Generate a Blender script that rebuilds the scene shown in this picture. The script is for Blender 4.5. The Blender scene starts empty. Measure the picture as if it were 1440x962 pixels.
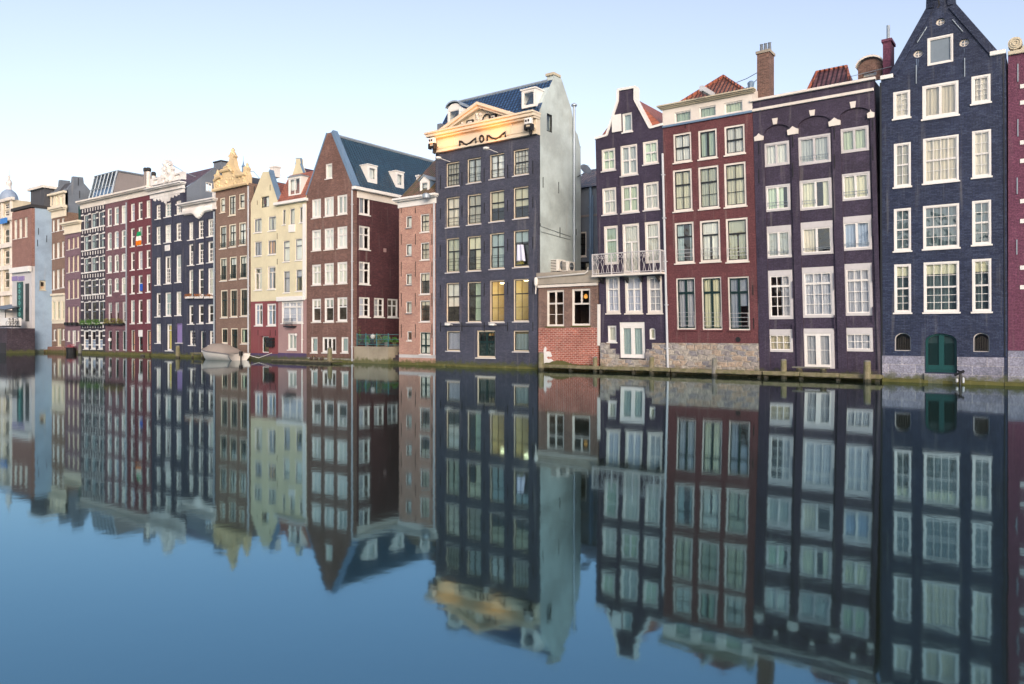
import bpy, math, random
from mathutils import Vector
from mathutils.geometry import tessellate_polygon
SC = bpy.context.scene
COL = SC.collection
R = math.radians
random.seed(7)

# ---------------------------------------------------------------- camera
FPX, PCX, PHY = 1060.0, 720.0, 468.0          # focal length and horizon of the photograph, in its pixels
YAW = R(36.5)
CAM = Vector((0.0, -40.0, 2.35))
cam = bpy.data.cameras.new('camera')
cam.sensor_width = 36.0
cam.lens = 36.0 * FPX / 1440.0
cam.shift_y = -(481.0 - PHY) / 1440.0
cam.clip_start, cam.clip_end = 0.2, 6000
co = bpy.data.objects.new('camera', cam)
co.location = CAM
co.rotation_euler = (R(90), 0, YAW)
COL.objects.link(co)
SC.camera = co

# ---------------------------------------------------------------- light
SUN_AZ, SUN_EL = R(134), R(18)                 # azimuth clockwise from +Y: behind the camera, over the right shoulder
w = bpy.data.worlds.new('World')
SC.world = w
w.use_nodes = True
nt = w.node_tree
nt.nodes.clear()
sky = nt.nodes.new('ShaderNodeTexSky')
sky.sky_type = 'NISHITA'
sky.sun_disc = False
sky.sun_elevation = SUN_EL
sky.sun_rotation = SUN_AZ
sky.altitude = 0
sky.air_density = 1.0
sky.dust_density = 2.5
sky.ozone_density = 1.0
bg = nt.nodes.new('ShaderNodeBackground')
bg.inputs[1].default_value = 0.15
wo = nt.nodes.new('ShaderNodeOutputWorld')
hsv = nt.nodes.new('ShaderNodeHueSaturation')
hsv.inputs['Saturation'].default_value = 0.76
nt.links.new(sky.outputs[0], hsv.inputs['Color'])
wb = nt.nodes.new('ShaderNodeMix')
wb.data_type = 'RGBA'
wb.blend_type = 'MULTIPLY'
wb.inputs[0].default_value = 1.0
wb.inputs[7].default_value = (1.03, 0.975, 1.0, 1)
nt.links.new(hsv.outputs[0], wb.inputs[6])
nt.links.new(wb.outputs[2], bg.inputs[0])
nt.links.new(bg.outputs[0], wo.inputs[0])
sl = bpy.data.lights.new('sun', 'SUN')
sl.energy = 0.75
sl.angle = R(28)
sl.color = (1.0, 0.90, 0.78)
so = bpy.data.objects.new('sun', sl)
sd = Vector((math.sin(SUN_AZ) * math.cos(SUN_EL), math.cos(SUN_AZ) * math.cos(SUN_EL), math.sin(SUN_EL)))
so.rotation_euler = sd.to_track_quat('Z', 'Y').to_euler()
so.location = (40, -60, 60)
COL.objects.link(so)
vs = SC.view_settings
SC.display_settings.display_device = 'sRGB'
vs.view_transform = 'Standard'
vs.look = 'None'
vs.gamma = 1.0
vs.use_curve_mapping = False
vs.exposure = 0.9
SC.cycles.max_bounces = 8
SC.cycles.transparent_max_bounces = 12
SC.cycles.use_denoising = True

# ---------------------------------------------------------------- materials
def newmat(name):
    m = bpy.data.materials.new(name)
    m.use_nodes = True
    t = m.node_tree
    b = t.nodes['Principled BSDF']
    return m, t, b

def N(t, typ, **k):
    n = t.nodes.new(typ)
    for a, v in k.items():
        setattr(n, a, v)
    return n

def math_(t, op, a, b=None, c=None, clamp=False):
    n = N(t, 'ShaderNodeMath', operation=op)
    n.use_clamp = clamp
    for i, v in enumerate((a, b, c)):
        if v is None:
            continue
        if isinstance(v, (int, float)):
            n.inputs[i].default_value = v
        else:
            t.links.new(v, n.inputs[i])
    return n.outputs[0]

def mixc(t, f, a, b, mode='MIX'):
    n = N(t, 'ShaderNodeMix', data_type='RGBA', blend_type=mode)
    for i, v in ((0, f), (6, a), (7, b)):
        if isinstance(v, (int, float)):
            n.inputs[i].default_value = v
        elif isinstance(v, tuple):
            n.inputs[i].default_value = (*v, 1) if len(v) == 3 else v
        else:
            t.links.new(v, n.inputs[i])
    return n.outputs[2]

def coords(t):
    tc = N(t, 'ShaderNodeTexCoord')
    sp = N(t, 'ShaderNodeSeparateXYZ')
    t.links.new(tc.outputs['Object'], sp.inputs[0])
    return tc.outputs['Object'], sp.outputs[0], sp.outputs[1], sp.outputs[2]

def comb(t, x, y, z=0.0):
    n = N(t, 'ShaderNodeCombineXYZ')
    for i, v in enumerate((x, y, z)):
        if isinstance(v, (int, float)):
            n.inputs[i].default_value = v
        else:
            t.links.new(v, n.inputs[i])
    return n.outputs[0]

def noise(t, vec, scale, detail=4, rough=0.55):
    n = N(t, 'ShaderNodeTexNoise')
    n.inputs['Scale'].default_value = scale
    n.inputs['Detail'].default_value = detail
    n.inputs['Roughness'].default_value = rough
    t.links.new(vec, n.inputs['Vector'])
    return n.outputs['Fac']

def ramp(t, fac, a, b):
    n = N(t, 'ShaderNodeMapRange')
    n.interpolation_type = 'SMOOTHSTEP'
    t.links.new(fac, n.inputs[0])
    n.inputs[1].default_value = a
    n.inputs[2].default_value = b
    return n.outputs[0]

def weather(t, col, obj, x, y, z, amt=0.25, moss=True, stain=(0.35, 0.33, 0.30), lift=1.1):
    """large mottling, vertical rain streaks and a growth of moss at the waterline"""
    xy = math_(t, 'ADD', x, y)
    big = noise(t, obj, 0.55, 5)
    f = ramp(t, big, 0.35, 0.7)
    col = mixc(t, math_(t, 'MULTIPLY', f, amt), col, mixc(t, 1.0, col, (0.55, 0.53, 0.52), 'MULTIPLY'))
    mid = noise(t, obj, 2.3, 6, 0.7)
    col = mixc(t, math_(t, 'MULTIPLY', ramp(t, mid, 0.50, 0.66), amt * 0.8), col, mixc(t, 1.0, col, (lift, lift * 0.98, lift * 0.95), 'MULTIPLY'))
    st = noise(t, comb(t, math_(t, 'MULTIPLY', xy, 3.0), math_(t, 'MULTIPLY', z, 0.16)), 1.0, 4)
    col = mixc(t, math_(t, 'MULTIPLY', ramp(t, st, 0.55, 0.78), amt * 0.9), col, mixc(t, 0.55, col, stain))
    if moss:
        nz = noise(t, obj, 2.6, 4)
        h = math_(t, 'SUBTRACT', z, math_(t, 'MULTIPLY', nz, 0.75))
        mk = ramp(t, h, 0.12, -0.22)
        col = mixc(t, math_(t, 'MULTIPLY', mk, 0.85), col, mixc(t, noise(t, obj, 9, 2), (0.035, 0.05, 0.012), (0.11, 0.11, 0.035)))
    return col

def brick(name, c1, c2, mortar, bw=0.22, bh=0.068, ms=0.008, rough=0.75, bump=0.25, amt=0.3, offset=0.5, moss=True, spec=0.3):
    m, t, b = newmat(name)
    obj, x, y, z = coords(t)
    v = comb(t, math_(t, 'ADD', x, y), z)
    br = N(t, 'ShaderNodeTexBrick')
    br.offset = offset
    br.inputs['Scale'].default_value = 1
    br.inputs['Color1'].default_value = (*c1, 1)
    br.inputs['Color2'].default_value = (*c2, 1)
    br.inputs['Mortar'].default_value = (*mortar, 1)
    br.inputs['Mortar Size'].default_value = ms
    br.inputs['Mortar Smooth'].default_value = 0.2
    br.inputs['Brick Width'].default_value = bw
    br.inputs['Row Height'].default_value = bh
    t.links.new(v, br.inputs['Vector'])
    fine = noise(t, obj, 14, 3)
    col = mixc(t, 0.6, br.outputs['Color'], mixc(t, ramp(t, fine, 0.25, 0.75), (0.4, 0.4, 0.4), (1.35, 1.35, 1.35)), 'MULTIPLY')
    col = weather(t, col, obj, x, y, z, amt, moss, lift=1.75)
    t.links.new(col, b.inputs['Base Color'])
    b.inputs['Roughness'].default_value = rough
    b.inputs['Specular IOR Level'].default_value = spec
    bp = N(t, 'ShaderNodeBump')
    bp.inputs['Strength'].default_value = bump
    bp.inputs['Distance'].default_value = 0.02
    hgt = math_(t, 'ADD', math_(t, 'MULTIPLY', br.outputs['Fac'], -1.0), math_(t, 'MULTIPLY', fine, 0.6))
    t.links.new(hgt, bp.inputs['Height'])
    t.links.new(bp.outputs[0], b.inputs['Normal'])
    return m

def paint(name, c, rough=0.5, amt=0.15, moss=False, metal=0.0, spec=0.4, bump=0.1):
    m, t, b = newmat(name)
    obj, x, y, z = coords(t)
    col = mixc(t, noise(t, obj, 7, 4), tuple(0.86 * q for q in c), tuple(min(1, 1.06 * q) for q in c))
    col = weather(t, col, obj, x, y, z, amt, moss)
    t.links.new(col, b.inputs['Base Color'])
    b.inputs['Roughness'].default_value = rough
    b.inputs['Metallic'].default_value = metal
    b.inputs['Specular IOR Level'].default_value = spec
    bp = N(t, 'ShaderNodeBump')
    bp.inputs['Strength'].default_value = bump
    bp.inputs['Distance'].default_value = 0.01
    t.links.new(noise(t, obj, 25, 3), bp.inputs['Height'])
    t.links.new(bp.outputs[0], b.inputs['Normal'])
    return m

def rubble(name, tones, sx=0.46, sz=0.30, moss=True):
    m, t, b = newmat(name)
    obj, x, y, z = coords(t)
    wob = noise(t, obj, 1.7, 2)
    u = math_(t, 'ADD', math_(t, 'MULTIPLY', math_(t, 'ADD', x, y), 1 / sx), math_(t, 'MULTIPLY', wob, 0.6))
    v = math_(t, 'ADD', math_(t, 'MULTIPLY', z, 1 / sz), math_(t, 'MULTIPLY', wob, 0.3))
    row = math_(t, 'FLOOR', v)
    u2 = math_(t, 'ADD', u, math_(t, 'MULTIPLY', row, 0.37))
    vec = comb(t, u2, v)
    vo = N(t, 'ShaderNodeTexVoronoi', distance='CHEBYCHEV')
    vo.inputs['Scale'].default_value = 1
    vo.inputs['Randomness'].default_value = 0.45
    t.links.new(vec, vo.inputs['Vector'])
    ve = N(t, 'ShaderNodeTexVoronoi', feature='DISTANCE_TO_EDGE')
    ve.inputs['Scale'].default_value = 1
    ve.inputs['Randomness'].default_value = 0.45
    t.links.new(vec, ve.inputs['Vector'])
    cr = N(t, 'ShaderNodeValToRGB')
    cr.color_ramp.interpolation = 'CONSTANT'
    els = cr.color_ramp.elements
    for i, c in enumerate(tones):
        e = els[i] if i < 2 else els.new(0.5)
        e.position = i / len(tones)
        e.color = (*c, 1)
    sp = N(t, 'ShaderNodeSeparateColor')
    t.links.new(vo.outputs['Color'], sp.inputs[0])
    t.links.new(sp.outputs[0], cr.inputs[0])
    mid = noise(t, obj, 5, 5, 0.65)
    col = mixc(t, 0.65, cr.outputs[0], mixc(t, ramp(t, mid, 0.3, 0.7), (0.35, 0.34, 0.36), (1.4, 1.37, 1.28)), 'MULTIPLY')
    joint = ramp(t, ve.outputs['Distance'], 0.10, 0.03)
    col = mixc(t, math_(t, 'MULTIPLY', joint, 0.7), col, (0.36, 0.34, 0.30))
    col = weather(t, col, obj, x, y, z, 0.35, moss)
    t.links.new(col, b.inputs['Base Color'])
    b.inputs['Roughness'].default_value = 0.70
    bp = N(t, 'ShaderNodeBump')
    bp.inputs['Strength'].default_value = 0.7
    bp.inputs['Distance'].default_value = 0.05
    t.links.new(math_(t, 'SUBTRACT', mid, joint), bp.inputs['Height'])
    t.links.new(bp.outputs[0], b.inputs['Normal'])
    return m

def tiles(name, c1, c2, axis='X', tw=0.24, th=0.22, joint=(0.02, 0.02, 0.02), moss=0.0, rough=0.45, gap=0.012):
    """roof tiles: ribs run down the slope"""
    m, t, b = newmat(name)
    obj, x, y, z = coords(t)
    a = x if axis == 'X' else y
    br = N(t, 'ShaderNodeTexBrick')
    br.offset = 0.0
    for k, v in (('Scale', 1), ('Mortar Size', gap), ('Mortar Smooth', 0.5), ('Brick Width', tw), ('Row Height', th)):
        br.inputs[k].default_value = v
    br.inputs['Color1'].default_value = (*c1, 1)
    br.inputs['Color2'].default_value = (*c2, 1)
    br.inputs['Mortar'].default_value = (*joint, 1)
    t.links.new(comb(t, a, z), br.inputs['Vector'])
    nz = noise(t, obj, 1.2, 5)
    col = mixc(t, 0.5, br.outputs['Color'], mixc(t, nz, (0.45, 0.45, 0.45), (1.2, 1.2, 1.2)), 'MULTIPLY')
    if moss:
        col = mixc(t, math_(t, 'MULTIPLY', ramp(t, noise(t, obj, 2.2, 5), 0.42, 0.62), moss), col, (0.09, 0.085, 0.02))
    t.links.new(col, b.inputs['Base Color'])
    b.inputs['Roughness'].default_value = rough
    rib = math_(t, 'SINE', math_(t, 'MULTIPLY', a, 2 * math.pi / tw))
    row = math_(t, 'FRACT', math_(t, 'MULTIPLY', z, 1 / th))
    bp = N(t, 'ShaderNodeBump')
    bp.inputs['Strength'].default_value = 0.9
    bp.inputs['Distance'].default_value = 0.05
    t.links.new(math_(t, 'SUBTRACT', rib, math_(t, 'MULTIPLY', row, 0.8)), bp.inputs['Height'])
    t.links.new(bp.outputs[0], b.inputs['Normal'])
    return m

def glass(name, tint=(0.93, 0.97, 0.95), ior=2.3, wob=0.08):
    m, t, b = newmat(name)
    t.nodes.remove(b)
    out = t.nodes['Material Output']
    obj, x, y, z = coords(t)
    bp = N(t, 'ShaderNodeBump')
    bp.inputs['Strength'].default_value = wob
    bp.inputs['Distance'].default_value = 0.3
    t.links.new(noise(t, obj, 1.6, 2), bp.inputs['Height'])
    geo = N(t, 'ShaderNodeNewGeometry')
    dt = N(t, 'ShaderNodeVectorMath', operation='DOT_PRODUCT')
    t.links.new(geo.outputs['Normal'], dt.inputs[0])
    t.links.new(geo.outputs['Incoming'], dt.inputs[1])
    r0 = ((ior - 1) / (ior + 1)) ** 2
    k5 = math_(t, 'POWER', math_(t, 'SUBTRACT', 1.0, math_(t, 'ABSOLUTE', dt.outputs['Value'])), 5.0)
    refl = math_(t, 'MULTIPLY_ADD', k5, 1.0 - r0, r0, clamp=True)      # the same from both sides
    tr = N(t, 'ShaderNodeBsdfTransparent')
    tr.inputs[0].default_value = (*tint, 1)
    gl = N(t, 'ShaderNodeBsdfGlossy')
    gl.inputs['Roughness'].default_value = 0.01
    t.links.new(bp.outputs[0], gl.inputs['Normal'])
    mx = N(t, 'ShaderNodeMixShader')
    t.links.new(refl, mx.inputs[0])
    t.links.new(tr.outputs[0], mx.inputs[1])
    t.links.new(gl.outputs[0], mx.inputs[2])
    t.links.new(mx.outputs[0], out.inputs[0])
    return m

def cloth(name, c, tl=0.12, fold=True):
    m, t, b = newmat(name)
    t.nodes.remove(b)
    out = t.nodes['Material Output']
    obj, x, y, z = coords(t)
    col = mixc(t, noise(t, comb(t, math_(t, 'MULTIPLY', x, 9), z), 1, 3), tuple(0.8 * q for q in c), c)
    d = N(t, 'ShaderNodeBsdfDiffuse')
    tr = N(t, 'ShaderNodeBsdfTranslucent')
    t.links.new(col, d.inputs[0])
    t.links.new(col, tr.inputs[0])
    mx = N(t, 'ShaderNodeMixShader')
    mx.inputs[0].default_value = tl
    t.links.new(d.outputs[0], mx.inputs[1])
    t.links.new(tr.outputs[0], mx.inputs[2])
    t.links.new(mx.outputs[0], out.inputs[0])
    return m

def wood(name, c, moss=0.5):
    m, t, b = newmat(name)
    obj, x, y, z = coords(t)
    g = noise(t, comb(t, math_(t, 'MULTIPLY', x, 1.2), math_(t, 'MULTIPLY', y, 9), math_(t, 'MULTIPLY', z, 5)), 2.0, 5)
    col = mixc(t, g, tuple(0.45 * q for q in c), c)
    col = mixc(t, math_(t, 'MULTIPLY', ramp(t, noise(t, obj, 3.1, 4), 0.42, 0.6), moss), col, (0.075, 0.085, 0.02))
    wet = ramp(t, math_(t, 'SUBTRACT', z, math_(t, 'MULTIPLY', noise(t, obj, 4, 2), 0.2)), 0.14, -0.02)
    col = mixc(t, math_(t, 'MULTIPLY', wet, 0.85), col, (0.008, 0.008, 0.006))
    t.links.new(col, b.inputs['Base Color'])
    b.inputs['Roughness'].default_value = 0.8
    bp = N(t, 'ShaderNodeBump')
    bp.inputs['Strength'].default_value = 0.5
    bp.inputs['Distance'].default_value = 0.02
    t.links.new(g, bp.inputs['Height'])
    t.links.new(bp.outputs[0], b.inputs['Normal'])
    return m

def leafmat(name, c1, c2):
    m, t, b = newmat(name)
    obj, x, y, z = coords(t)
    t.links.new(mixc(t, noise(t, obj, 11, 2), c1, c2), b.inputs['Base Color'])
    b.inputs['Roughness'].default_value = 0.6
    return m

def emit(name, c, s):
    m, t, b = newmat(name)
    b.inputs['Base Color'].default_value = (*c, 1)
    b.inputs['Emission Color'].default_value = (*c, 1)
    b.inputs['Emission Strength'].default_value = s
    return m

M = {}
M['white'] = paint('white_paint', (0.70, 0.69, 0.67), 0.4, 0.12)
M['offwhite'] = paint('offwhite_paint', (0.66, 0.62, 0.57), 0.5, 0.3)
M['greywhite'] = paint('grey_white_paint', (0.50, 0.49, 0.50), 0.5, 0.2)
M['cream'] = paint('cream_paint', (0.66, 0.60, 0.48), 0.5, 0.15)
M['warmcream'] = paint('warm_cream_paint', (0.62, 0.54, 0.42), 0.5, 0.12)
M['yellowstone'] = paint('yellow_sandstone', (0.64, 0.50, 0.30), 0.7, 0.45)
M['stonewhite'] = paint('weathered_white_stone', (0.68, 0.67, 0.66), 0.7, 0.6)
M['black'] = paint('black_paint', (0.018, 0.02, 0.024), 0.35, 0.1)
M['darkgreen'] = paint('dark_green_paint', (0.006, 0.024, 0.025), 0.35, 0.1)
M['teal'] = paint('teal_paint', (0.007, 0.058, 0.06), 0.4, 0.15)
M['iron'] = paint('black_iron', (0.012, 0.012, 0.014), 0.5, 0.1)
M['zinc'] = paint('zinc_grey', (0.30, 0.36, 0.42), 0.45, 0.3, metal=0.3)
M['lightzinc'] = paint('pale_grey_pipe', (0.45, 0.48, 0.52), 0.4, 0.25)
M['blueslate'] = paint('blue_lead_coping', (0.13, 0.21, 0.32), 0.5, 0.3)
M['greyslate'] = paint('grey_blue_render', (0.15, 0.18, 0.225), 0.8, 0.5)
M['greyboard'] = paint('grey_brown_cladding', (0.23, 0.21, 0.21), 0.7, 0.35)
M['concrete'] = paint('mossy_concrete', (0.34, 0.31, 0.26), 0.85, 0.6)
M['purplepanel'] = paint('violet_panel', (0.22, 0.17, 0.36), 0.5, 0.1)
M['ac'] = paint('beige_white_metal', (0.66, 0.64, 0.60), 0.45, 0.2)
M['glass'] = glass('window_glass')
M['oldglass'] = glass('old_window_glass', ior=2.8, wob=0.05)
M['plainglass'] = glass('plain_glass', ior=1.45, wob=0.01)
M['skyglass'] = glass('roof_glass', (0.6, 0.75, 0.85), 2.3, 0.03)
M['cur_cream'] = cloth('cream_curtain', (0.82, 0.80, 0.62))
M['cur_white'] = cloth('white_curtain', (0.84, 0.85, 0.84))
M['cur_green'] = cloth('pale_green_curtain', (0.66, 0.78, 0.62))
M['cur_lilac'] = cloth('lilac_grey_curtain', (0.62, 0.64, 0.78))
M['cur_blue'] = cloth('blue_grey_curtain', (0.36, 0.45, 0.62))
M['cur_beige'] = cloth('beige_blind', (0.78, 0.70, 0.58))
M['cur_yellow'] = cloth('yellow_curtain', (0.75, 0.62, 0.22))
M['cur_deep'] = cloth('deep_teal_blind', (0.15, 0.21, 0.24))  # backing added to lighten near-black panes, not a real blind
M['cur_peach'] = cloth('peach_curtain', (0.90, 0.55, 0.36))  # peach reflection seen in the panes, painted on as curtain colour
M['cur_teal'] = cloth('teal_glass_curtain', (0.40, 0.50, 0.52))  # sky reflection in the panes put into the curtain colour
CURVAR = {}
for k_, c_ in (('cur_cream', (0.82, 0.80, 0.62)), ('cur_white', (0.84, 0.85, 0.84)), ('cur_green', (0.66, 0.78, 0.62)), ('cur_lilac', (0.62, 0.64, 0.78)), ('cur_beige', (0.78, 0.70, 0.58))):
    CURVAR[k_] = [k_]
    for j_, (f_, t_) in enumerate(((0.78, (1.0, 0.97, 0.90)), (0.62, (0.95, 1.0, 1.0)), (0.95, (1.0, 0.98, 0.93)))):
        M[k_ + str(j_)] = cloth(k_.replace('cur_', '') + '_curtain_tone', tuple(q * f_ * w_ for q, w_ in zip(c_, t_)))
        CURVAR[k_].append(k_ + str(j_))
M['dark'] = paint('dark_interior', (0.03, 0.03, 0.035), 0.9, 0.1)
M['moss'] = paint('mossy_ledge', (0.10, 0.10, 0.03), 0.95, 0.6, bump=0.8)
M['wood'] = wood('wet_old_timber', (0.24, 0.21, 0.13))
M['greywood'] = wood('grey_timber', (0.22, 0.215, 0.20), 0.3)
M['leaf'] = leafmat('leaves', (0.03, 0.10, 0.015), (0.10, 0.24, 0.03))
M['leaf_dry'] = leafmat('dry_leaves', (0.09, 0.09, 0.02), (0.22, 0.20, 0.04))

# brick walls
M['navy'] = brick('navy_painted_brick', (0.0364, 0.0390, 0.0676), (0.0520, 0.0559, 0.0884), (0.0286, 0.0312, 0.0546), rough=0.55, amt=0.5, bump=0.5)
M['slatenavy'] = brick('slate_blue_painted_brick', (0.052, 0.058, 0.088), (0.078, 0.082, 0.116), (0.040, 0.044, 0.068), rough=0.55, amt=0.5, bump=0.5)
M['inkblue'] = brick('ink_blue_painted_brick', (0.017, 0.026, 0.062), (0.042, 0.057, 0.105), (0.012, 0.019, 0.046), rough=0.55, amt=0.5, bump=0.6)
M['purple'] = brick('aubergine_painted_brick', (0.040, 0.031, 0.056), (0.054, 0.042, 0.072), (0.033, 0.026, 0.047), rough=0.5, amt=0.5, bump=0.3)
M['maroon'] = brick('maroon_painted_brick', (0.112, 0.039, 0.045), (0.132, 0.048, 0.053), (0.098, 0.034, 0.039), rough=0.6, amt=0.5, bump=0.3)
M['plum'] = brick('plum_brick', (0.1260, 0.0408, 0.0792), (0.1560, 0.0540, 0.0960), (0.0900, 0.0300, 0.0552), rough=0.7, amt=0.3, bump=0.5)
M['wine'] = brick('wine_red_brick', (0.128, 0.036, 0.05), (0.155, 0.048, 0.06), (0.1, 0.03, 0.04), amt=0.3)
M['brown'] = brick('brown_brick', (0.19, 0.125, 0.1), (0.235, 0.155, 0.12), (0.16, 0.115, 0.095), amt=0.3)
M['gablebrick'] = brick('dark_red_brown_brick', (0.145, 0.078, 0.066), (0.215, 0.12, 0.098), (0.13, 0.09, 0.08), amt=0.55)
M['sidebrick'] = brick('dark_wine_side_brick', (0.0600, 0.0216, 0.0288), (0.0960, 0.0360, 0.0408), (0.0600, 0.0288, 0.0336), amt=0.5)  # gable brick again, its colour darkened for the shade of the narrow gap
M['pinkbrick'] = brick('pink_brick', (0.36, 0.19, 0.15), (0.45, 0.26, 0.20), (0.42, 0.30, 0.25), amt=0.4)
M['greybrick'] = brick('mauve_brick', (0.165, 0.105, 0.135), (0.21, 0.13, 0.155), (0.13, 0.09, 0.12), amt=0.3)
M['browndark'] = brick('plum_brown_brick', (0.1437, 0.0713, 0.0943), (0.1898, 0.1035, 0.1150), (0.1150, 0.0690, 0.0920), amt=0.45)
M['rosebrick'] = brick('rose_brown_brick', (0.23, 0.12, 0.105), (0.28, 0.155, 0.125), (0.19, 0.12, 0.11), amt=0.3)
M['blackbrick'] = brick('black_brick', (0.0264, 0.0264, 0.0408), (0.0408, 0.0360, 0.0540), (0.0600, 0.0540, 0.0660), amt=0.2)
M['redbrick'] = brick('bright_red_brick', (0.27, 0.075, 0.055), (0.40, 0.125, 0.09), (0.47, 0.36, 0.31), bw=0.30, bh=0.115, ms=0.014, amt=0.7)
M['annexbrick'] = brick('brown_annex_brick', (0.125, 0.075, 0.062), (0.20, 0.115, 0.09), (0.27, 0.21, 0.18), amt=0.5, moss=False)
M['quaybrick'] = brick('dark_quay_brick', (0.045, 0.035, 0.05), (0.08, 0.055, 0.07), (0.04, 0.035, 0.045), amt=0.6)
M['chimney'] = brick('chimney_brick', (0.10, 0.052, 0.044), (0.19, 0.105, 0.085), (0.20, 0.16, 0.135), amt=0.4, moss=False)
M['creamwall'] = paint('cream_render', (0.62, 0.57, 0.40), 0.8, 0.3)
M['redwall'] = paint('red_render', (0.20, 0.058, 0.064), 0.7, 0.3)
M['pinkwall'] = paint('dusty_pink_render', (0.33, 0.215, 0.21), 0.8, 0.3)
M['mint'] = paint('pale_mint_render', (0.45, 0.53, 0.535), 0.8, 0.65)
M['palebluewall'] = paint('pale_blue_render', (0.27, 0.365, 0.48), 0.8, 0.5, moss=True)
M['violetbase'] = paint('dark_violet_plinth', (0.075, 0.05, 0.12), 0.7, 0.5, moss=True)
M['paleplinth'] = paint('pale_plinth', (0.48, 0.47, 0.47), 0.8, 0.5, moss=True)
M['cottage'] = paint('stone_cream', (0.50, 0.455, 0.35), 0.8, 0.5)
M['ashlar'] = brick('blue_grey_ashlar', (0.19, 0.20, 0.27), (0.24, 0.245, 0.31), (0.34, 0.33, 0.34), bw=1.15, bh=0.42, ms=0.012, amt=0.7, bump=0.3)
M['rubble'] = rubble('rubble_stone', ((0.29, 0.27, 0.26), (0.33, 0.31, 0.28), (0.22, 0.215, 0.235), (0.36, 0.34, 0.31), (0.33, 0.27, 0.22), (0.30, 0.29, 0.28), (0.26, 0.245, 0.25), (0.34, 0.32, 0.30)))
M['terracewall'] = paint('stained_concrete', (0.30, 0.265, 0.20), 0.9, 0.8, moss=True)
# roofs
M['redtile'] = tiles('red_pantiles', (0.29, 0.085, 0.05), (0.40, 0.14, 0.085))
M['browntile'] = tiles('brown_red_pantiles', (0.16, 0.06, 0.045), (0.27, 0.12, 0.085))
M['redtileY'] = tiles('red_pantiles_side', (0.30, 0.085, 0.05), (0.40, 0.13, 0.075), 'Y')
M['winetile'] = tiles('wine_pantiles', (0.07, 0.03, 0.042), (0.14, 0.07, 0.08))
M['bluetile'] = tiles('glazed_blue_pantiles', (0.018, 0.055, 0.14), (0.03, 0.085, 0.20), tw=0.28, gap=0.035, joint=(0.006, 0.015, 0.04))
M['tealtile'] = tiles('teal_slate_tiles', (0.012, 0.044, 0.082), (0.020, 0.068, 0.118), 'Y', tw=0.3, th=0.24, rough=0.5)
M['mosstile'] = tiles('mossy_brown_tiles', (0.16, 0.085, 0.05), (0.24, 0.13, 0.075), moss=0.75)
M['greytile'] = tiles('grey_pantiles', (0.09, 0.10, 0.13), (0.22, 0.17, 0.17))
M['darkroof'] = paint('dark_roofing', (0.06, 0.065, 0.08), 0.8, 0.3)

# ---------------------------------------------------------------- geometry helpers
FW = Vector((-math.sin(YAW), math.cos(YAW), 0))
RT = Vector((math.cos(YAW), math.sin(YAW), 0))

def ray(x, y):
    return FW + RT * ((x - PCX) / FPX) + Vector((0, 0, (PHY - y) / FPX))

def atY(x, y, Y):
    d = ray(x, y)
    return CAM + d * ((Y - CAM.y) / d.y)

def atX(x, y, X):
    d = ray(x, y)
    return CAM + d * ((X - CAM.x) / d.x)

def atZ(x, y, Z):
    d = ray(x, y)
    return CAM + d * ((Z - CAM.z) / d.z)

class Front:                                   # a wall that faces the canal (-Y); a = X, b = Z, d = depth into the house
    def __init__(s, Y=0.0, lean=0.0):
        s.Y, s.lean = Y, lean
    def px(s, x, y):
        p = atY(x, y, s.Y)
        return (p.x - s.lean * p.z, p.z)
    def to3(s, a, b, d):
        return Vector((a, s.Y + d, b))

class Side:                                    # a wall that faces +X; a = Y, b = Z
    def __init__(s, X):
        s.X = X
    def px(s, x, y):
        p = atX(x, y, s.X)
        return (p.y, p.z)
    def to3(s, a, b, d):
        return Vector((s.X - d, a, b))

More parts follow.
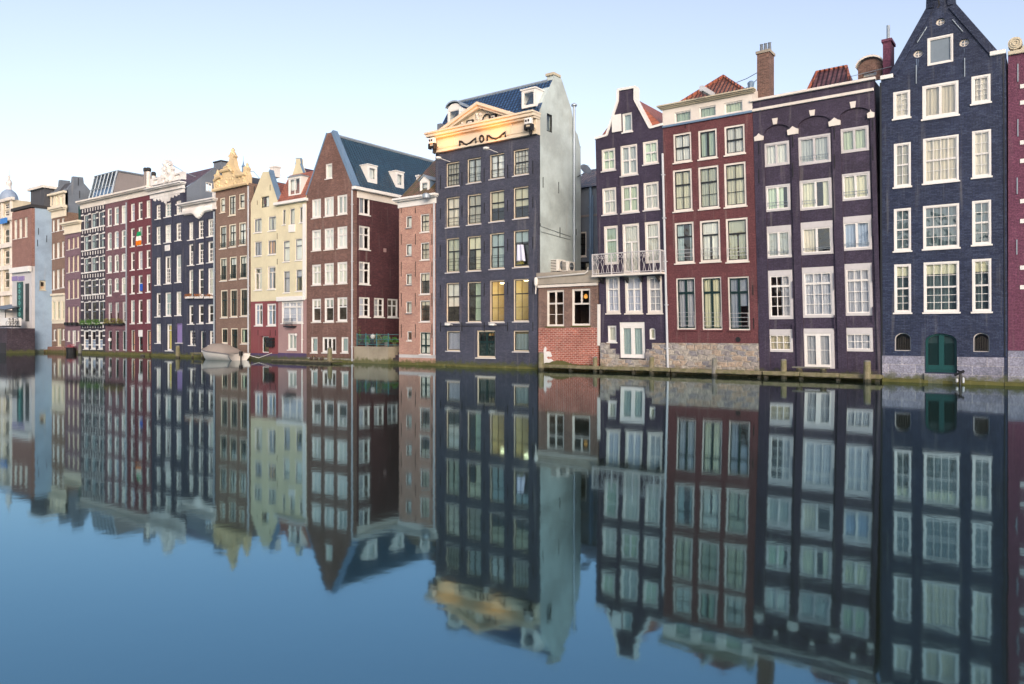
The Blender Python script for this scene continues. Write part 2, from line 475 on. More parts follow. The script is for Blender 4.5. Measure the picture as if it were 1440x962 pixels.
class MB:
    """collects faces and links them as ONE mesh object"""
    def __init__(s):
        s.v, s.f, s.mi = [], [], []
        s.smooth = False
    def add(s, vs_, fs, mi=0):
        o = len(s.v)
        s.v += [Vector(q) for q in vs_]
        for f in fs:
            s.f.append([o + i for i in f])
            s.mi.append(mi)
        return s
    def box(s, x0, x1, y0, y1, z0, z1, mi=0):
        v = [(x0, y0, z0), (x1, y0, z0), (x1, y1, z0), (x0, y1, z0), (x0, y0, z1), (x1, y0, z1), (x1, y1, z1), (x0, y1, z1)]
        return s.add(v, [(0, 3, 2, 1), (4, 5, 6, 7), (0, 1, 5, 4), (1, 2, 6, 5), (2, 3, 7, 6), (3, 0, 4, 7)], mi)
    def pbox(s, pl, a0, a1, b0, b1, d0, d1, mi=0):
        v = [pl.to3(a, b, d) for d in (d0, d1) for a, b in ((a0, b0), (a1, b0), (a1, b1), (a0, b1))]
        return s.add(v, [(0, 1, 2, 3), (7, 6, 5, 4), (0, 4, 5, 1), (1, 5, 6, 2), (2, 6, 7, 3), (3, 7, 4, 0)], mi)
    def poly(s, pl, pts, d0, d1, mi=0, holes=(), reveal=None, back=True):
        """flat shape with openings, standing d0..d1 deep"""
        loops = [list(pts)] + [list(h) for h in holes]
        flat = [q for lp in loops for q in lp]
        tris = tessellate_polygon([[Vector((a, b, 0)) for a, b in lp] for lp in loops])
        s.add([pl.to3(a, b, d0) for a, b in flat], [tuple(tr) for tr in tris], mi)
        if back:
            s.add([pl.to3(a, b, d1) for a, b in flat], [tuple(reversed(tr)) for tr in tris], mi)
        for k, lp in enumerate(loops):
            n = len(lp)
            dd = d1 if (k == 0 or reveal is None) else d0 + reveal
            s.add([pl.to3(a, b, d0) for a, b in lp] + [pl.to3(a, b, dd) for a, b in lp],
                  [(i, (i + 1) % n, n + (i + 1) % n, n + i) for i in range(n)], mi)
        return s
    def tube(s, pts, r, n=8, cap=True, mi=0):
        pts = [Vector(p) for p in pts]
        rs = r if isinstance(r, (list, tuple)) else [r] * len(pts)
        rings = []
        for i, p in enumerate(pts):
            d = (pts[min(i + 1, len(pts) - 1)] - pts[max(i - 1, 0)])
            if d.length < 1e-6:
                d = Vector((0, 0, 1))
            d.normalize()
            up = Vector((0, 0, 1)) if abs(d.z) < 0.9 else Vector((0, 1, 0))
            e1 = d.cross(up).normalized()
            e2 = d.cross(e1)
            rings.append([p + (e1 * math.cos(2 * math.pi * k / n) + e2 * math.sin(2 * math.pi * k / n)) * rs[i] for k in range(n)])
        o = [q for rg in rings for q in rg]
        f = [(i * n + k, i * n + (k + 1) % n, (i + 1) * n + (k + 1) % n, (i + 1) * n + k) for i in range(len(pts) - 1) for k in range(n)]
        if cap:
            f += [tuple(range(n)), tuple(range((len(pts) - 1) * n, len(pts) * n))]
        return s.add(o, f, mi)
    def lathe(s, c, prof, n=14, mi=0):
        c = Vector(c)
        o, m = [], len(prof)
        for r, z in prof:
            o += [c + Vector((r * math.cos(2 * math.pi * k / n), r * math.sin(2 * math.pi * k / n), z)) for k in range(n)]
        f = [(i * n + k, i * n + (k + 1) % n, (i + 1) * n + (k + 1) % n, (i + 1) * n + k) for i in range(m - 1) for k in range(n)]
        f += [tuple(range(n)), tuple(range((m - 1) * n, m * n))]
        return s.add(o, f, mi)
    def quad(s, a, b, c, d, mi=0):
        return s.add([a, b, c, d], [(0, 1, 2, 3)], mi)
    def build(s, name, mats, parent=None, lean=0.0, bevel=0.0, smooth=False):
        off = Vector((0, 0, 0))
        p = parent
        while p is not None:
            off += p.location
            p = p.parent
        me = bpy.data.meshes.new(name)
        vv = [(q.x + lean * q.z - off.x, q.y - off.y, q.z - off.z) for q in s.v]
        me.from_pydata(vv, [], s.f)
        if not isinstance(mats, (list, tuple)):
            mats = [mats]
        for m in mats:
            me.materials.append(M[m] if isinstance(m, str) else m)
        if len(mats) > 1:
            for pl, i in zip(me.polygons, s.mi):
                pl.material_index = i
        if smooth or s.smooth:
            for pl in me.polygons:
                pl.use_smooth = True
        me.update()
        o = bpy.data.objects.new(name, me)
        COL.objects.link(o)
        if parent:
            o.parent = parent
        if bevel:
            md = o.modifiers.new('bevel', 'BEVEL')
            md.width = bevel
            md.segments = 1
            md.limit_method = 'ANGLE'
        return o

def tag(o, label=None, cat=None, group=None, kind=None):
    for k, v in (('label', label), ('category', cat), ('group', group), ('kind', kind)):
        if v:
            o[k] = v
    return o

def empty(name, loc, label=None, cat=None, group=None):
    o = bpy.data.objects.new(name, None)
    o.location = loc
    COL.objects.link(o)
    bpy.context.view_layer.update()
    return tag(o, label, cat, group)

USED = set()
HOUSES = []
GROUP = 'canal houses standing in a row in the water'

class House:
    def __init__(s, label, xl, xr, ybase=510, Y=0.0, lean=0.0, wall='navy', depth=9.0, name='canal_house', cat='house', group=GROUP):
        s.pl = Front(Y, lean)
        s.lean, s.wall, s.depth, s.Y = lean, wall, depth, Y
        s.a0 = s.pl.px(xl, ybase)[0]
        s.a1 = s.pl.px(xr, ybase)[0]
        s.holes = []                           # (plane id, loop)
        HOUSES.append(s)
        s.root = empty(name, ((s.a0 + s.a1) / 2, Y, 0), label, cat, group)
    def part(s, mb, name, mats, parent=None, bevel=0.0, lean=None, smooth=False):
        return mb.build(name, mats, parent or s.root, s.lean if lean is None else lean, bevel, smooth)
    def zat(s, x, y):
        return s.pl.px(x, y)[1]
    # ---- openings
    def win(s, x0, x1, yt, yb, bands=((1, 1, 1, 1),), frame='white', sash=None, cw=0.09, cur='full', cm='cur_cream', sill=True,
            rec=0.05, pl=None, arch=False, name='window', bar=0.03, glass='glass', sw=0.05, lintel=0.0, detail=True, sillm=None, ext=0.05):
        pl = pl or s.pl
        cw, sw = cw * 0.82, sw * 0.85
        if cm in CURVAR:
            cm = random.choice(CURVAR[cm])
        xm = (x0 + x1) / 2
        ym = (yt + yb) / 2
        a0, a1 = pl.px(x0, ym)[0], pl.px(x1, ym)[0]
        b1, b0 = pl.px(xm, yt)[1], pl.px(xm, yb)[1]
        loop = [(a0, b0), (a1, b0), (a1, b1), (a0, b1)]
        rise = 0
        if arch:
            rise = (a1 - a0) / 2 * arch
            ac = (a0 + a1) / 2
            loop = [(a0, b0), (a1, b0)] + [(ac + (a1 - a0) / 2 * math.cos(q * math.pi / 10), b1 - rise + rise * math.sin(q * math.pi / 10)) for q in range(11)]
        s.holes.append((pl, loop))
        fm = MB()
        sm = MB()
        gm = MB()
        ia0, ia1, ib0, ib1 = a0 + cw, a1 - cw, b0 + cw, b1 - cw - lintel
        e = 0.004
        if arch:
            inner = [(ia0, ib0), (ia1, ib0)] + [((a0 + a1) / 2 + (ia1 - ia0) / 2 * math.cos(q * math.pi / 10), b1 - rise + (rise - cw) * math.sin(q * math.pi / 10)) for q in range(11)]
            lp2 = [(a + (e if a < (a0 + a1) / 2 else -e), b + (e if b < b0 + 0.01 else -e)) for a, b in loop]
            fm.poly(pl, lp2, rec, rec + 0.1, holes=[inner])
        else:
            fm.pbox(pl, a0 + e, ia0, b0 + e, b1 - e, rec, rec + 0.1)
            fm.pbox(pl, ia1, a1 - e, b0 + e, b1 - e, rec, rec + 0.1)
            fm.pbox(pl, ia0, ia1, b0 + e, ib0, rec, rec + 0.1)
            fm.pbox(pl, ia0, ia1, ib1, b1 - e, rec, rec + 0.1)
        tm = fm if sash is None else sm
        d0 = rec + 0.025
        top = ib1
        H = ib1 - ib0
        for bi, (fr, leafs, nc, nr) in enumerate(bands):
            bot = top - H * fr
            if bi == len(bands) - 1:
                bot = ib0
            lw = (ia1 - ia0) / leafs
            dd = d0 + 0.012 * bi
            for L in range(leafs):
                l0, l1 = ia0 + L * lw, ia0 + (L + 1) * lw
                tm.pbox(pl, l0 + 0.001, l0 + sw, bot + 0.001, top - 0.001, dd, dd + 0.05)
                tm.pbox(pl, l1 - sw, l1 - 0.001, bot + 0.001, top - 0.001, dd, dd + 0.05)
                tm.pbox(pl, l0 + sw, l1 - sw, bot + 0.001, bot + sw, dd, dd + 0.05)
                tm.pbox(pl, l0 + sw, l1 - sw, top - sw, top - 0.001, dd, dd + 0.05)
                g0, g1, h0, h1 = l0 + sw, l1 - sw, bot + sw, top - sw
                for c in range(1, nc):
                    ac = g0 + (g1 - g0) * c / nc
                    tm.pbox(pl, ac - bar / 2, ac + bar / 2, h0, h1, dd + 0.006, dd + 0.04)
                for r in range(1, nr):
                    bc = h0 + (h1 - h0) * r / nr
                    tm.pbox(pl, g0, g1, bc - bar / 2, bc + bar / 2, dd + 0.008, dd + 0.036)
            top = bot
        if arch:
            gm.poly(pl, inner, rec + 0.08, rec + 0.085)
        else:
            gm.add([pl.to3(a, b, rec + 0.082) for a, b in ((ia0, ib0), (ia1, ib0), (ia1, ib1), (ia0, ib1))], [(0, 1, 2, 3)])
        wo_ = s.part(fm, name, frame)
        if sm.v:
            s.part(sm, 'sash', sash, wo_)
        s.part(gm, 'pane', glass, wo_)
        if sill:
            sb = MB()
            sb.pbox(pl, a0 - ext, a1 + ext, b0 - 0.075, b0 - 0.002, -0.07, 0.12)
            s.part(sb, 'sill', sillm or frame, wo_)
        if cur and cur != 'none':
            s.curtain(pl, ia0, ia1, ib0, ib1, rec + 0.14, cur, cm, wo_)
        return wo_, (a0, a1, b0, b1)
    def curtain(s, pl, a0, a1, b0, b1, d, cur, cm, par):
        cb = MB()
        def drape(p0, p1, q0, q1, amp=0.028, step=0.045):
            n = max(3, int((p1 - p0) / step))
            ph = random.random() * 6
            v = []
            for i in range(n + 1):
                a = p0 + (p1 - p0) * i / n
                dd = d + amp * math.sin(i * 1.9 + ph) + amp * 0.5 * math.sin(i * 0.7 + ph)
                v += [pl.to3(a, q0, dd), pl.to3(a, q1, dd)]
            cb.add(v, [(2 * i, 2 * i + 2, 2 * i + 3, 2 * i + 1) for i in range(n)])
        w_, h_ = a1 - a0, b1 - b0
        for c in cur.split('+'):
            k, _, fr = c.partition(':')
            fr = float(fr) if fr else None
            if k == 'full':
                drape(a0, a1, b0, b1)
            elif k == 'pair':
                f_ = fr or 0.28
                drape(a0, a0 + w_ * f_, b0, b1)
                drape(a1 - w_ * f_, a1, b0, b1)
            elif k == 'left':
                drape(a0, a0 + w_ * (fr or 0.5), b0, b1)
            elif k == 'right':
                drape(a1 - w_ * (fr or 0.5), a1, b0, b1)
            elif k == 'blind':
                drape(a0, a1, b1 - h_ * (fr or 0.4), b1, amp=0.002)
            elif k == 'net':
                drape(a0, a1, b0, b0 + h_ * (fr or 0.5))
        s.part(cb, 'curtain', cm, par, smooth=True)
    def rail(s, x0, x1, ys, xm=None, mat='greywhite', d=-0.05, r=0.014, pl=None, verticals=0):
        pl = pl or s.pl
        mb = MB()
        ym = (ys[0] + ys[-1]) / 2
        a0, a1 = pl.px(x0, ym)[0], pl.px(x1, ym)[0]
        xm = (x0 + x1) / 2
        zs = [pl.px(xm, y)[1] for y in ys]
        for z in zs:
            mb.tube([pl.to3(a0, z, d), pl.to3(a1, z, d)], r, 6)
        for a in (a0, a1):
            mb.tube([pl.to3(a, min(zs) - 0.03, d), pl.to3(a, max(zs) + 0.03, d)], r * 0.9, 6)
            mb.tube([pl.to3(a, zs[0], d), pl.to3(a, zs[0], 0.06)], r * 0.8, 6)
        for i in range(1, verticals):
            a = a0 + (a1 - a0) * i / verticals
            mb.tube([pl.to3(a, min(zs), d), pl.to3(a, max(zs), d)], r * 0.6, 5)
        return s.part(mb, 'window_rail', mat)
    # ---- walls
    def wallpoly(s, pts, name='wall', mat=None, pl=None, thick=0.35, reveal=0.26, metric=False, body=None, bevel=0):
        """pts in photo pixels; the last two run down to the canal bed when y is None"""
        pl = pl or s.pl
        P = pts if metric else [pl.px(x, y) for x, y in pts]
        amin, amax = min(p[0] for p in P), max(p[0] for p in P)
        bmin, bmax = min(p[1] for p in P), max(p[1] for p in P)
        hs = []
        for hp, lp in s.holes:
            if hp is pl:
                za = [q[1] for q in lp]
                xa = [q[0] for q in lp]
                if min(za) > bmin - 1e-3 and max(za) < bmax + 1e-3 and min(xa) > amin and max(xa) < amax:
                    hs.append(lp)
                    USED.add(id(lp))
        mb = MB()
        mb.poly(pl, P, 0, thick, holes=hs, reveal=min(reveal, thick), back=True)
        if body:
            z0, z1, sides = body
            y0, y1 = s.Y + thick, s.Y + s.depth
            if 'l' in sides:
                mb.quad((s.a0, y0, z0), (s.a0, y1, z0), (s.a0, y1, z1), (s.a0, y0, z1))
            if 'r' in sides:
                mb.quad((s.a1, y0, z0), (s.a1, y1, z0), (s.a1, y1, z1), (s.a1, y0, z1))
            if 'b' in sides:
                mb.quad((s.a0, y1, z0), (s.a1, y1, z0), (s.a1, y1, z1), (s.a0, y1, z1))
            if 't' in sides:
                mb.quad((s.a0, y0, z1 - 0.25), (s.a1, y0, z1 - 0.25), (s.a1, y1, z1 - 0.25), (s.a0, y1, z1 - 0.25))
        return s.part(mb, name, mat or s.wall)
    def rect(s, yt, yb, name='wall', mat=None, body='lrbt', xm=None, top=None, **k):
        """full-width wall between two photo heights read at pixel column xm (None = down into the water)"""
        z1 = s.zat(xm, yt) if top is None else top
        z0 = -0.6 if yb is None else s.zat(xm, yb)
        return s.wallpoly([(s.a0, z0), (s.a1, z0), (s.a1, z1), (s.a0, z1)], name, mat, metric=True, body=(z0, z1, body) if body else None, **k)
    def band(s, yt, yb, xm, out=0.2, name='cornice', mat='white', x0=None, x1=None, back=0.1, ext=0.0, steps=None, bevel=0.01):
        """moulding across the facade; steps = list of (fraction of height from the top, projection)"""
        z1, z0 = s.zat(xm, yt), s.zat(xm, yb)
        a0 = s.a0 - ext if x0 is None else s.pl.px(x0, yt)[0]
        a1 = s.a1 + ext if x1 is None else s.pl.px(x1, yt)[0]
        mb = MB()
        steps = steps or [(1.0, out)]
        t = z1
        for fr, o in steps:
            bt = t - (z1 - z0) * fr
            mb.pbox(s.pl, a0 - (o if ext else 0) * 0.5, a1 + (o if ext else 0) * 0.5, bt + 0.002, t, -o, back)
            t = bt
        return s.part(mb, name, mat, bevel=bevel)
    def roof_x(s, z0, zr, yr=None, mat='redtile', y0=0.3, y1=None, inset=0.0, name='roof', gables=True, wallm=None):
        """ridge parallel to the canal"""
        y0 += s.Y
        y1 = s.Y + (y1 or s.depth)
        yr = s.Y + yr if yr is not None else (y0 + y1) / 2
        A, B = s.a0 + inset, s.a1 - inset
        mb = MB()
        mb.quad((A, y0, z0), (B, y0, z0), (B, yr, zr), (A, yr, zr))
        mb.quad((A, y1, z0), (B, y1, z0), (B, yr, zr), (A, yr, zr))
        o = s.part(mb, name, mat)
        if gables:
            gb = MB()
            for X in (A, B):
                gb.add([(X, y0, z0), (X, y1, z0), (X, yr, zr)], [(0, 1, 2)])
            s.part(gb, 'gable_end', wallm or s.wall)
        return o
    def roof_y(s, z0, zr, mat='redtileY', y0=0.35, y1=None, xr=None, name='roof', z0r=None):
        """ridge running away from the canal"""
        y0 += s.Y
        y1 = s.Y + (y1 or s.depth)
        xr = (s.a0 + s.a1) / 2 if xr is None else xr
        mb = MB()
        mb.quad((s.a0, y0, z0), (s.a0, y1, z0), (xr, y1, zr), (xr, y0, zr))
        zz = z0 if z0r is None else z0r
        mb.quad((s.a1, y0, zz), (s.a1, y1, zz), (xr, y1, zr), (xr, y0, zr))
        mb.add([(s.a0, y1, z0), (s.a1, y1, zz), (xr, y1, zr)], [(0, 1, 2)])
        mb.add([(s.a0, y0, z0), (s.a1, y0, zz), (xr, y0, zr)], [(0, 1, 2)])
        return s.part(mb, name, mat)
    def pipe(s, x, yt, yb, mat='lightzinc', r=0.055, d=-0.09, bend=True, name='downpipe'):
        a, z1 = s.pl.px(x, yt)
        z0 = s.zat(x, yb)
        a = s.pl.px(x, (yt + yb) / 2)[0]
        mb = MB()
        mb.tube([s.pl.to3(a, z1, d), s.pl.to3(a, z0, d)], r, 8)
        n = max(2, int((z1 - z0) / 2.2))
        for i in range(n):
            z = z0 + (z1 - z0) * (i + 0.5) / n
            mb.pbox(s.pl, a - r * 1.25, a + r * 1.25, z, z + 0.05, d - r * 1.1, -0.001)
        return s.part(mb, name, mat, smooth=False)
    def anchor(s, x, yt, yb, w=0.035, mat='iron'):
        a, z1 = s.pl.px(x, (yt + yb) / 2)
        z1, z0 = s.zat(x, yt), s.zat(x, yb)
        mb = MB()
        mb.pbox(s.pl, a - w / 2, a + w / 2, z0, z1, -0.03, 0.02)
        return s.part(mb, 'wall_anchor', mat)
    def dormer(s, x0, x1, yt, yb, Y, back=2.0, frame='white', cheek='white', bands=((1, 1, 1, 1),), top='flat', rec=0.0, cur='none', cm='cur_white', cw=0.12, roofm='zinc', peak=0.35, glass='glass'):
        """dormer standing on a slope that faces the canal"""
        pl = Front(Y, 0)
        pl.lean = s.lean
        a0, b0 = pl.px(x0, yb)
        a1 = pl.px(x1, yb)[0]
        b1 = pl.px((x0 + x1) / 2, yt)[1]
        b0 = pl.px((x0 + x1) / 2, yb)[1]
        mb = MB()
        e = cw
        # front surround with an opening, and two cheeks
        outer = [(a0, b0), (a1, b0), (a1, b1), (a0, b1)]
        if top == 'peak':
            outer = [(a0, b0), (a1, b0), (a1, b1), ((a0 + a1) / 2, b1 + peak), (a0, b1)]
        if top == 'round':
            outer = [(a0, b0), (a1, b0)] + [((a0 + a1) / 2 + (a1 - a0) / 2 * math.cos(q * math.pi / 10), b1 + peak * math.sin(q * math.pi / 10)) for q in range(11)]
        inner = [(a0 + e, b0 + e), (a1 - e, b0 + e), (a1 - e, b1 - e), (a0 + e, b1 - e)]
        mb.poly(pl, outer, 0, 0.12, holes=[inner])
        dr = s.part(mb, 'dormer', frame)
        ck = MB()
        ck.pbox(pl, a0, a0 + 0.06, b0, b1, 0.121, back)
        s.part(ck, 'cheek', cheek, dr)
        ck = MB()
        ck.pbox(pl, a1 - 0.06, a1, b0, b1, 0.121, back)
        s.part(ck, 'cheek', cheek, dr)
        rf = MB()
        if top == 'peak':
            am = (a0 + a1) / 2
            for sg, aa in ((-1, a0 - 0.08), (1, a1 + 0.08)):
                v = [pl.to3(am, b1 + peak + 0.03, -0.1), pl.to3(aa, b1 + 0.0, -0.1), pl.to3(aa, b1 + 0.0, back), pl.to3(am, b1 + peak + 0.03, back)]
                v2 = [q + Vector((0, 0, 0.06)) for q in v]
                rf.add(v + v2, [(0, 1, 2, 3), (4, 5, 6, 7), (0, 1, 5, 4), (1, 2, 6, 5), (0, 3, 7, 4)])
        elif top == 'round':
            n = 10
            v = []
            for q in range(n + 1):
                aa, bb = (a0 + a1) / 2 + ((a1 - a0) / 2 + 0.1) * math.cos(q * math.pi / n), b1 + (peak + 0.08) * math.sin(q * math.pi / n)
                v += [pl.to3(aa, bb, -0.15), pl.to3(aa, bb, back), pl.to3(aa, bb + 0.1, -0.15), pl.to3(aa, bb + 0.1, back)]
            rf.add(v, [(4 * q + 2, 4 * q + 6, 4 * q + 7, 4 * q + 3) for q in range(n)] + [(4 * q, 4 * q + 4, 4 * q + 6, 4 * q + 2) for q in range(n)])
        else:
            rf.pbox(pl, a0 - 0.06, a1 + 0.06, b1 + 0.002, b1 + 0.09, -0.08, back)
        s.part(rf, 'dormer_roof', roofm, dr)
        fm = MB()
        ia0, ia1, ib0, ib1 = a0 + e, a1 - e, b0 + e, b1 - e
        for (fr, leafs, nc, nr) in bands[:1]:
            lw = (ia1 - ia0) / leafs
            for L in range(leafs):
                l0, l1 = ia0 + L * lw, ia0 + (L + 1) * lw
                fm.pbox(pl, l0 + 0.002, l0 + 0.05, ib0, ib1, 0.03, 0.08)
                fm.pbox(pl, l1 - 0.05, l1 - 0.002, ib0, ib1, 0.03, 0.08)
                fm.pbox(pl, l0 + 0.05, l1 - 0.05, ib0 + 0.002, ib0 + 0.05, 0.03, 0.08)
                fm.pbox(pl, l0 + 0.05, l1 - 0.05, ib1 - 0.05, ib1 - 0.002, 0.03, 0.08)
        s.part(fm, 'dormer_window', frame, dr)
        gm = MB()
        gm.add([pl.to3(a, b, 0.085) for a, b in ((ia0, ib0), (ia1, ib0), (ia1, ib1), (ia0, ib1))], [(0, 1, 2, 3)])
        s.part(gm, 'pane', glass, dr)
        if cur != 'none':
            s.curtain(pl, ia0, ia1, ib0, ib1, 0.25, cur, cm, dr)
        return dr
    def chimney(s, x0, x1, yt, yb, Y, mat='chimney', deep=None, pots=0, cap='concrete', name='chimney', base=None):
        pl = Front(Y, s.lean)
        a0, z1 = pl.px(x0, yt)
        a1 = pl.px(x1, yt)[0]
        z0 = pl.px(x0, yb)[1] if base is None else base
        deep = deep or (a1 - a0)
        mb = MB()
        mb.pbox(pl, a0, a1, z0, z1, 0, deep)
        c = s.part(mb, name, mat)
        cp = MB()
        cp.pbox(pl, a0 - 0.06, a1 + 0.06, z1 + 0.002, z1 + 0.14, -0.06, deep + 0.06)
        s.part(cp, 'chimney_cap', cap, c)
        for i in range(pots):
            pt = MB()
            a = a0 + (a1 - a0) * (i + 0.5) / pots
            pt.lathe(pl.to3(a, z1 + 0.14, deep / 2), [(0.09, 0), (0.10, 0.1), (0.08, 0.45), (0.1, 0.5)], 10)
            s.part(pt, 'chimney_pot', 'greyslate', c)
        return c

# ================================================================= the setting
def plane(name, x0, x1, y0, y1, z, mat):
    mb = MB()
    mb.quad((x0, y0, z), (x1, y0, z), (x1, y1, z), (x0, y1, z))
    o = mb.build(name, mat)
    o['kind'] = 'structure'
    return o

def watermat():
    m, t, b = newmat('canal_water')
    t.nodes.remove(b)
    out = t.nodes['Material Output']
    obj, x, y, z = coords(t)
    bp = N(t, 'ShaderNodeBump')
    bp.inputs['Strength'].default_value = 0.03
    bp.inputs['Distance'].default_value = 0.04
    n1 = noise(t, obj, 1.1, 3)
    n2 = noise(t, obj, 4.0, 2)
    t.links.new(math_(t, 'ADD', n1, math_(t, 'MULTIPLY', n2, 0.25)), bp.inputs['Height'])
    fr = N(t, 'ShaderNodeFresnel')
    fr.inputs[0].default_value = 3.1
    gl = N(t, 'ShaderNodeBsdfGlossy')
    t.links.new(mixc(t, math_(t, 'POWER', fr.outputs[0], 0.85), (0.02, 0.60, 0.98), (1.0, 0.97, 0.92)), gl.inputs['Color'])
    gl.inputs['Roughness'].default_value = 0.045
    t.links.new(bp.outputs[0], gl.inputs['Normal'])
    d = N(t, 'ShaderNodeBsdfDiffuse')
    d.inputs['Color'].default_value = (0.016, 0.020, 0.012, 1)
    mx = N(t, 'ShaderNodeMixShader')
    t.links.new(fr.outputs[0], mx.inputs[0])
    t.links.new(d.outputs[0], mx.inputs[1])
    t.links.new(gl.outputs[0], mx.inputs[2])
    t.links.new(mx.outputs[0], out.inputs[0])
    return m
M['water'] = watermat()
plane('water', -1500, 1500, -1500, 1500, 0.0, 'water')
plane('canal_bed', -1500, 1500, -1500, 1500, -1.6, 'dark')
M['ground'] = paint('ground_paving', (0.16, 0.15, 0.14), 0.9, 0.4)
gb = MB()
gb.box(-400, 60, 5.6, 600, -1.2, 1.1)
gb.box(-400, -105.5, -1.6, 5.6, -1.2, 1.1)
g = gb.build('ground', 'ground')
g['kind'] = 'structure'

S1 = ((1, 1, 1, 1),)
S2 = ((0.45, 1, 1, 1), (0.55, 1, 1, 1))
S2b = ((0.40, 1, 2, 1), (0.60, 1, 2, 2))
T2 = ((0.32, 1, 1, 1), (0.68, 1, 1, 1))
CAS = ((1, 2, 1, 1),)
SASH8 = ((0.5, 1, 2, 2), (0.5, 1, 2, 2))

# ================================================================= far left
# domed building far behind the row
def domed():
    Y = 34.0
    h = House('ornate cream stone building under a small blue dome with a white spire', -14, 18.5, 470, Y=Y, wall='cottage', depth=14, name='domed_building', cat='building', group=None)
    z1 = h.zat(9, 283)
    for (yt, yb) in ((286, 294), (296, 304), (322, 342), (352, 372), (382, 405)):
        for (x0, x1) in ((-10, -7), (0, 2), (6.5, 13)):
            h.win(x0, x1, yt, yb, ((0.5, 1, 1, 1), (0.5, 1, 1, 1)), 'offwhite', cw=0.14, cur='none', sill=False, rec=0.15, bar=0.1, sw=0.12, glass='plainglass')
    h.rect(283, None, xm=9)
    for (yt, yb) in ((280, 284), (306, 312), (343, 349), (374, 380), (410, 416)):
        h.band(yt, yb, 9, 0.7, 'cornice', 'offwhite', ext=0.3)
    pm = MB()
    for x in (-12, -3, 3.6, 16):
        a0, a1 = h.pl.px(x, 400)[0], h.pl.px(x + 1.8, 400)[0]
        pm.pbox(h.pl, a0, a1, 1.0, z1, -0.35, 0.05)
    h.part(pm, 'pilaster', 'offwhite')
    sg = MB()
    a0, b1 = h.pl.px(6.5, 308.5)
    a1, b0 = h.pl.px(15.5, 314)
    sg.pbox(h.pl, a0, a1, b0, b1, -1.0, -0.8)
    M['bluesign'] = paint('blue_sign', (0.02, 0.16, 0.5), 0.4, 0.05)
    h.part(sg, 'sign', 'bluesign')
    c = atY(12.5, 283, Y + 3)
    r = 11.6 * (c - CAM).dot(FW) / FPX
    def hz(y):
        return atY(12.5, y, Y + 3).z
    dm = MB()
    dm.lathe((c.x, Y + 3, 0), [(r, z1 - 0.5), (r, hz(281)), (r * 0.98, hz(278)), (r * 0.88, hz(274)), (r * 0.7, hz(270.5)), (r * 0.45, hz(268)), (r * 0.34, hz(267))], 16)
    M['dome'] = paint('blue_dome_lead', (0.24, 0.31, 0.42), 0.5, 0.3)
    d = h.part(dm, 'dome', 'dome', smooth=False)
    lm = MB()
    lm.lathe((c.x, Y + 3, 0), [(r * 0.33, hz(267.2)), (r * 0.27, hz(262)), (r * 0.36, hz(257.5)), (r * 0.25, hz(254)), (r * 0.1, hz(251.5)), (r * 0.15, hz(248.5)), (r * 0.04, hz(246)), (r * 0.03, hz(239.5))], 12)
    h.part(lm, 'lantern', 'stonewhite', d)
domed()

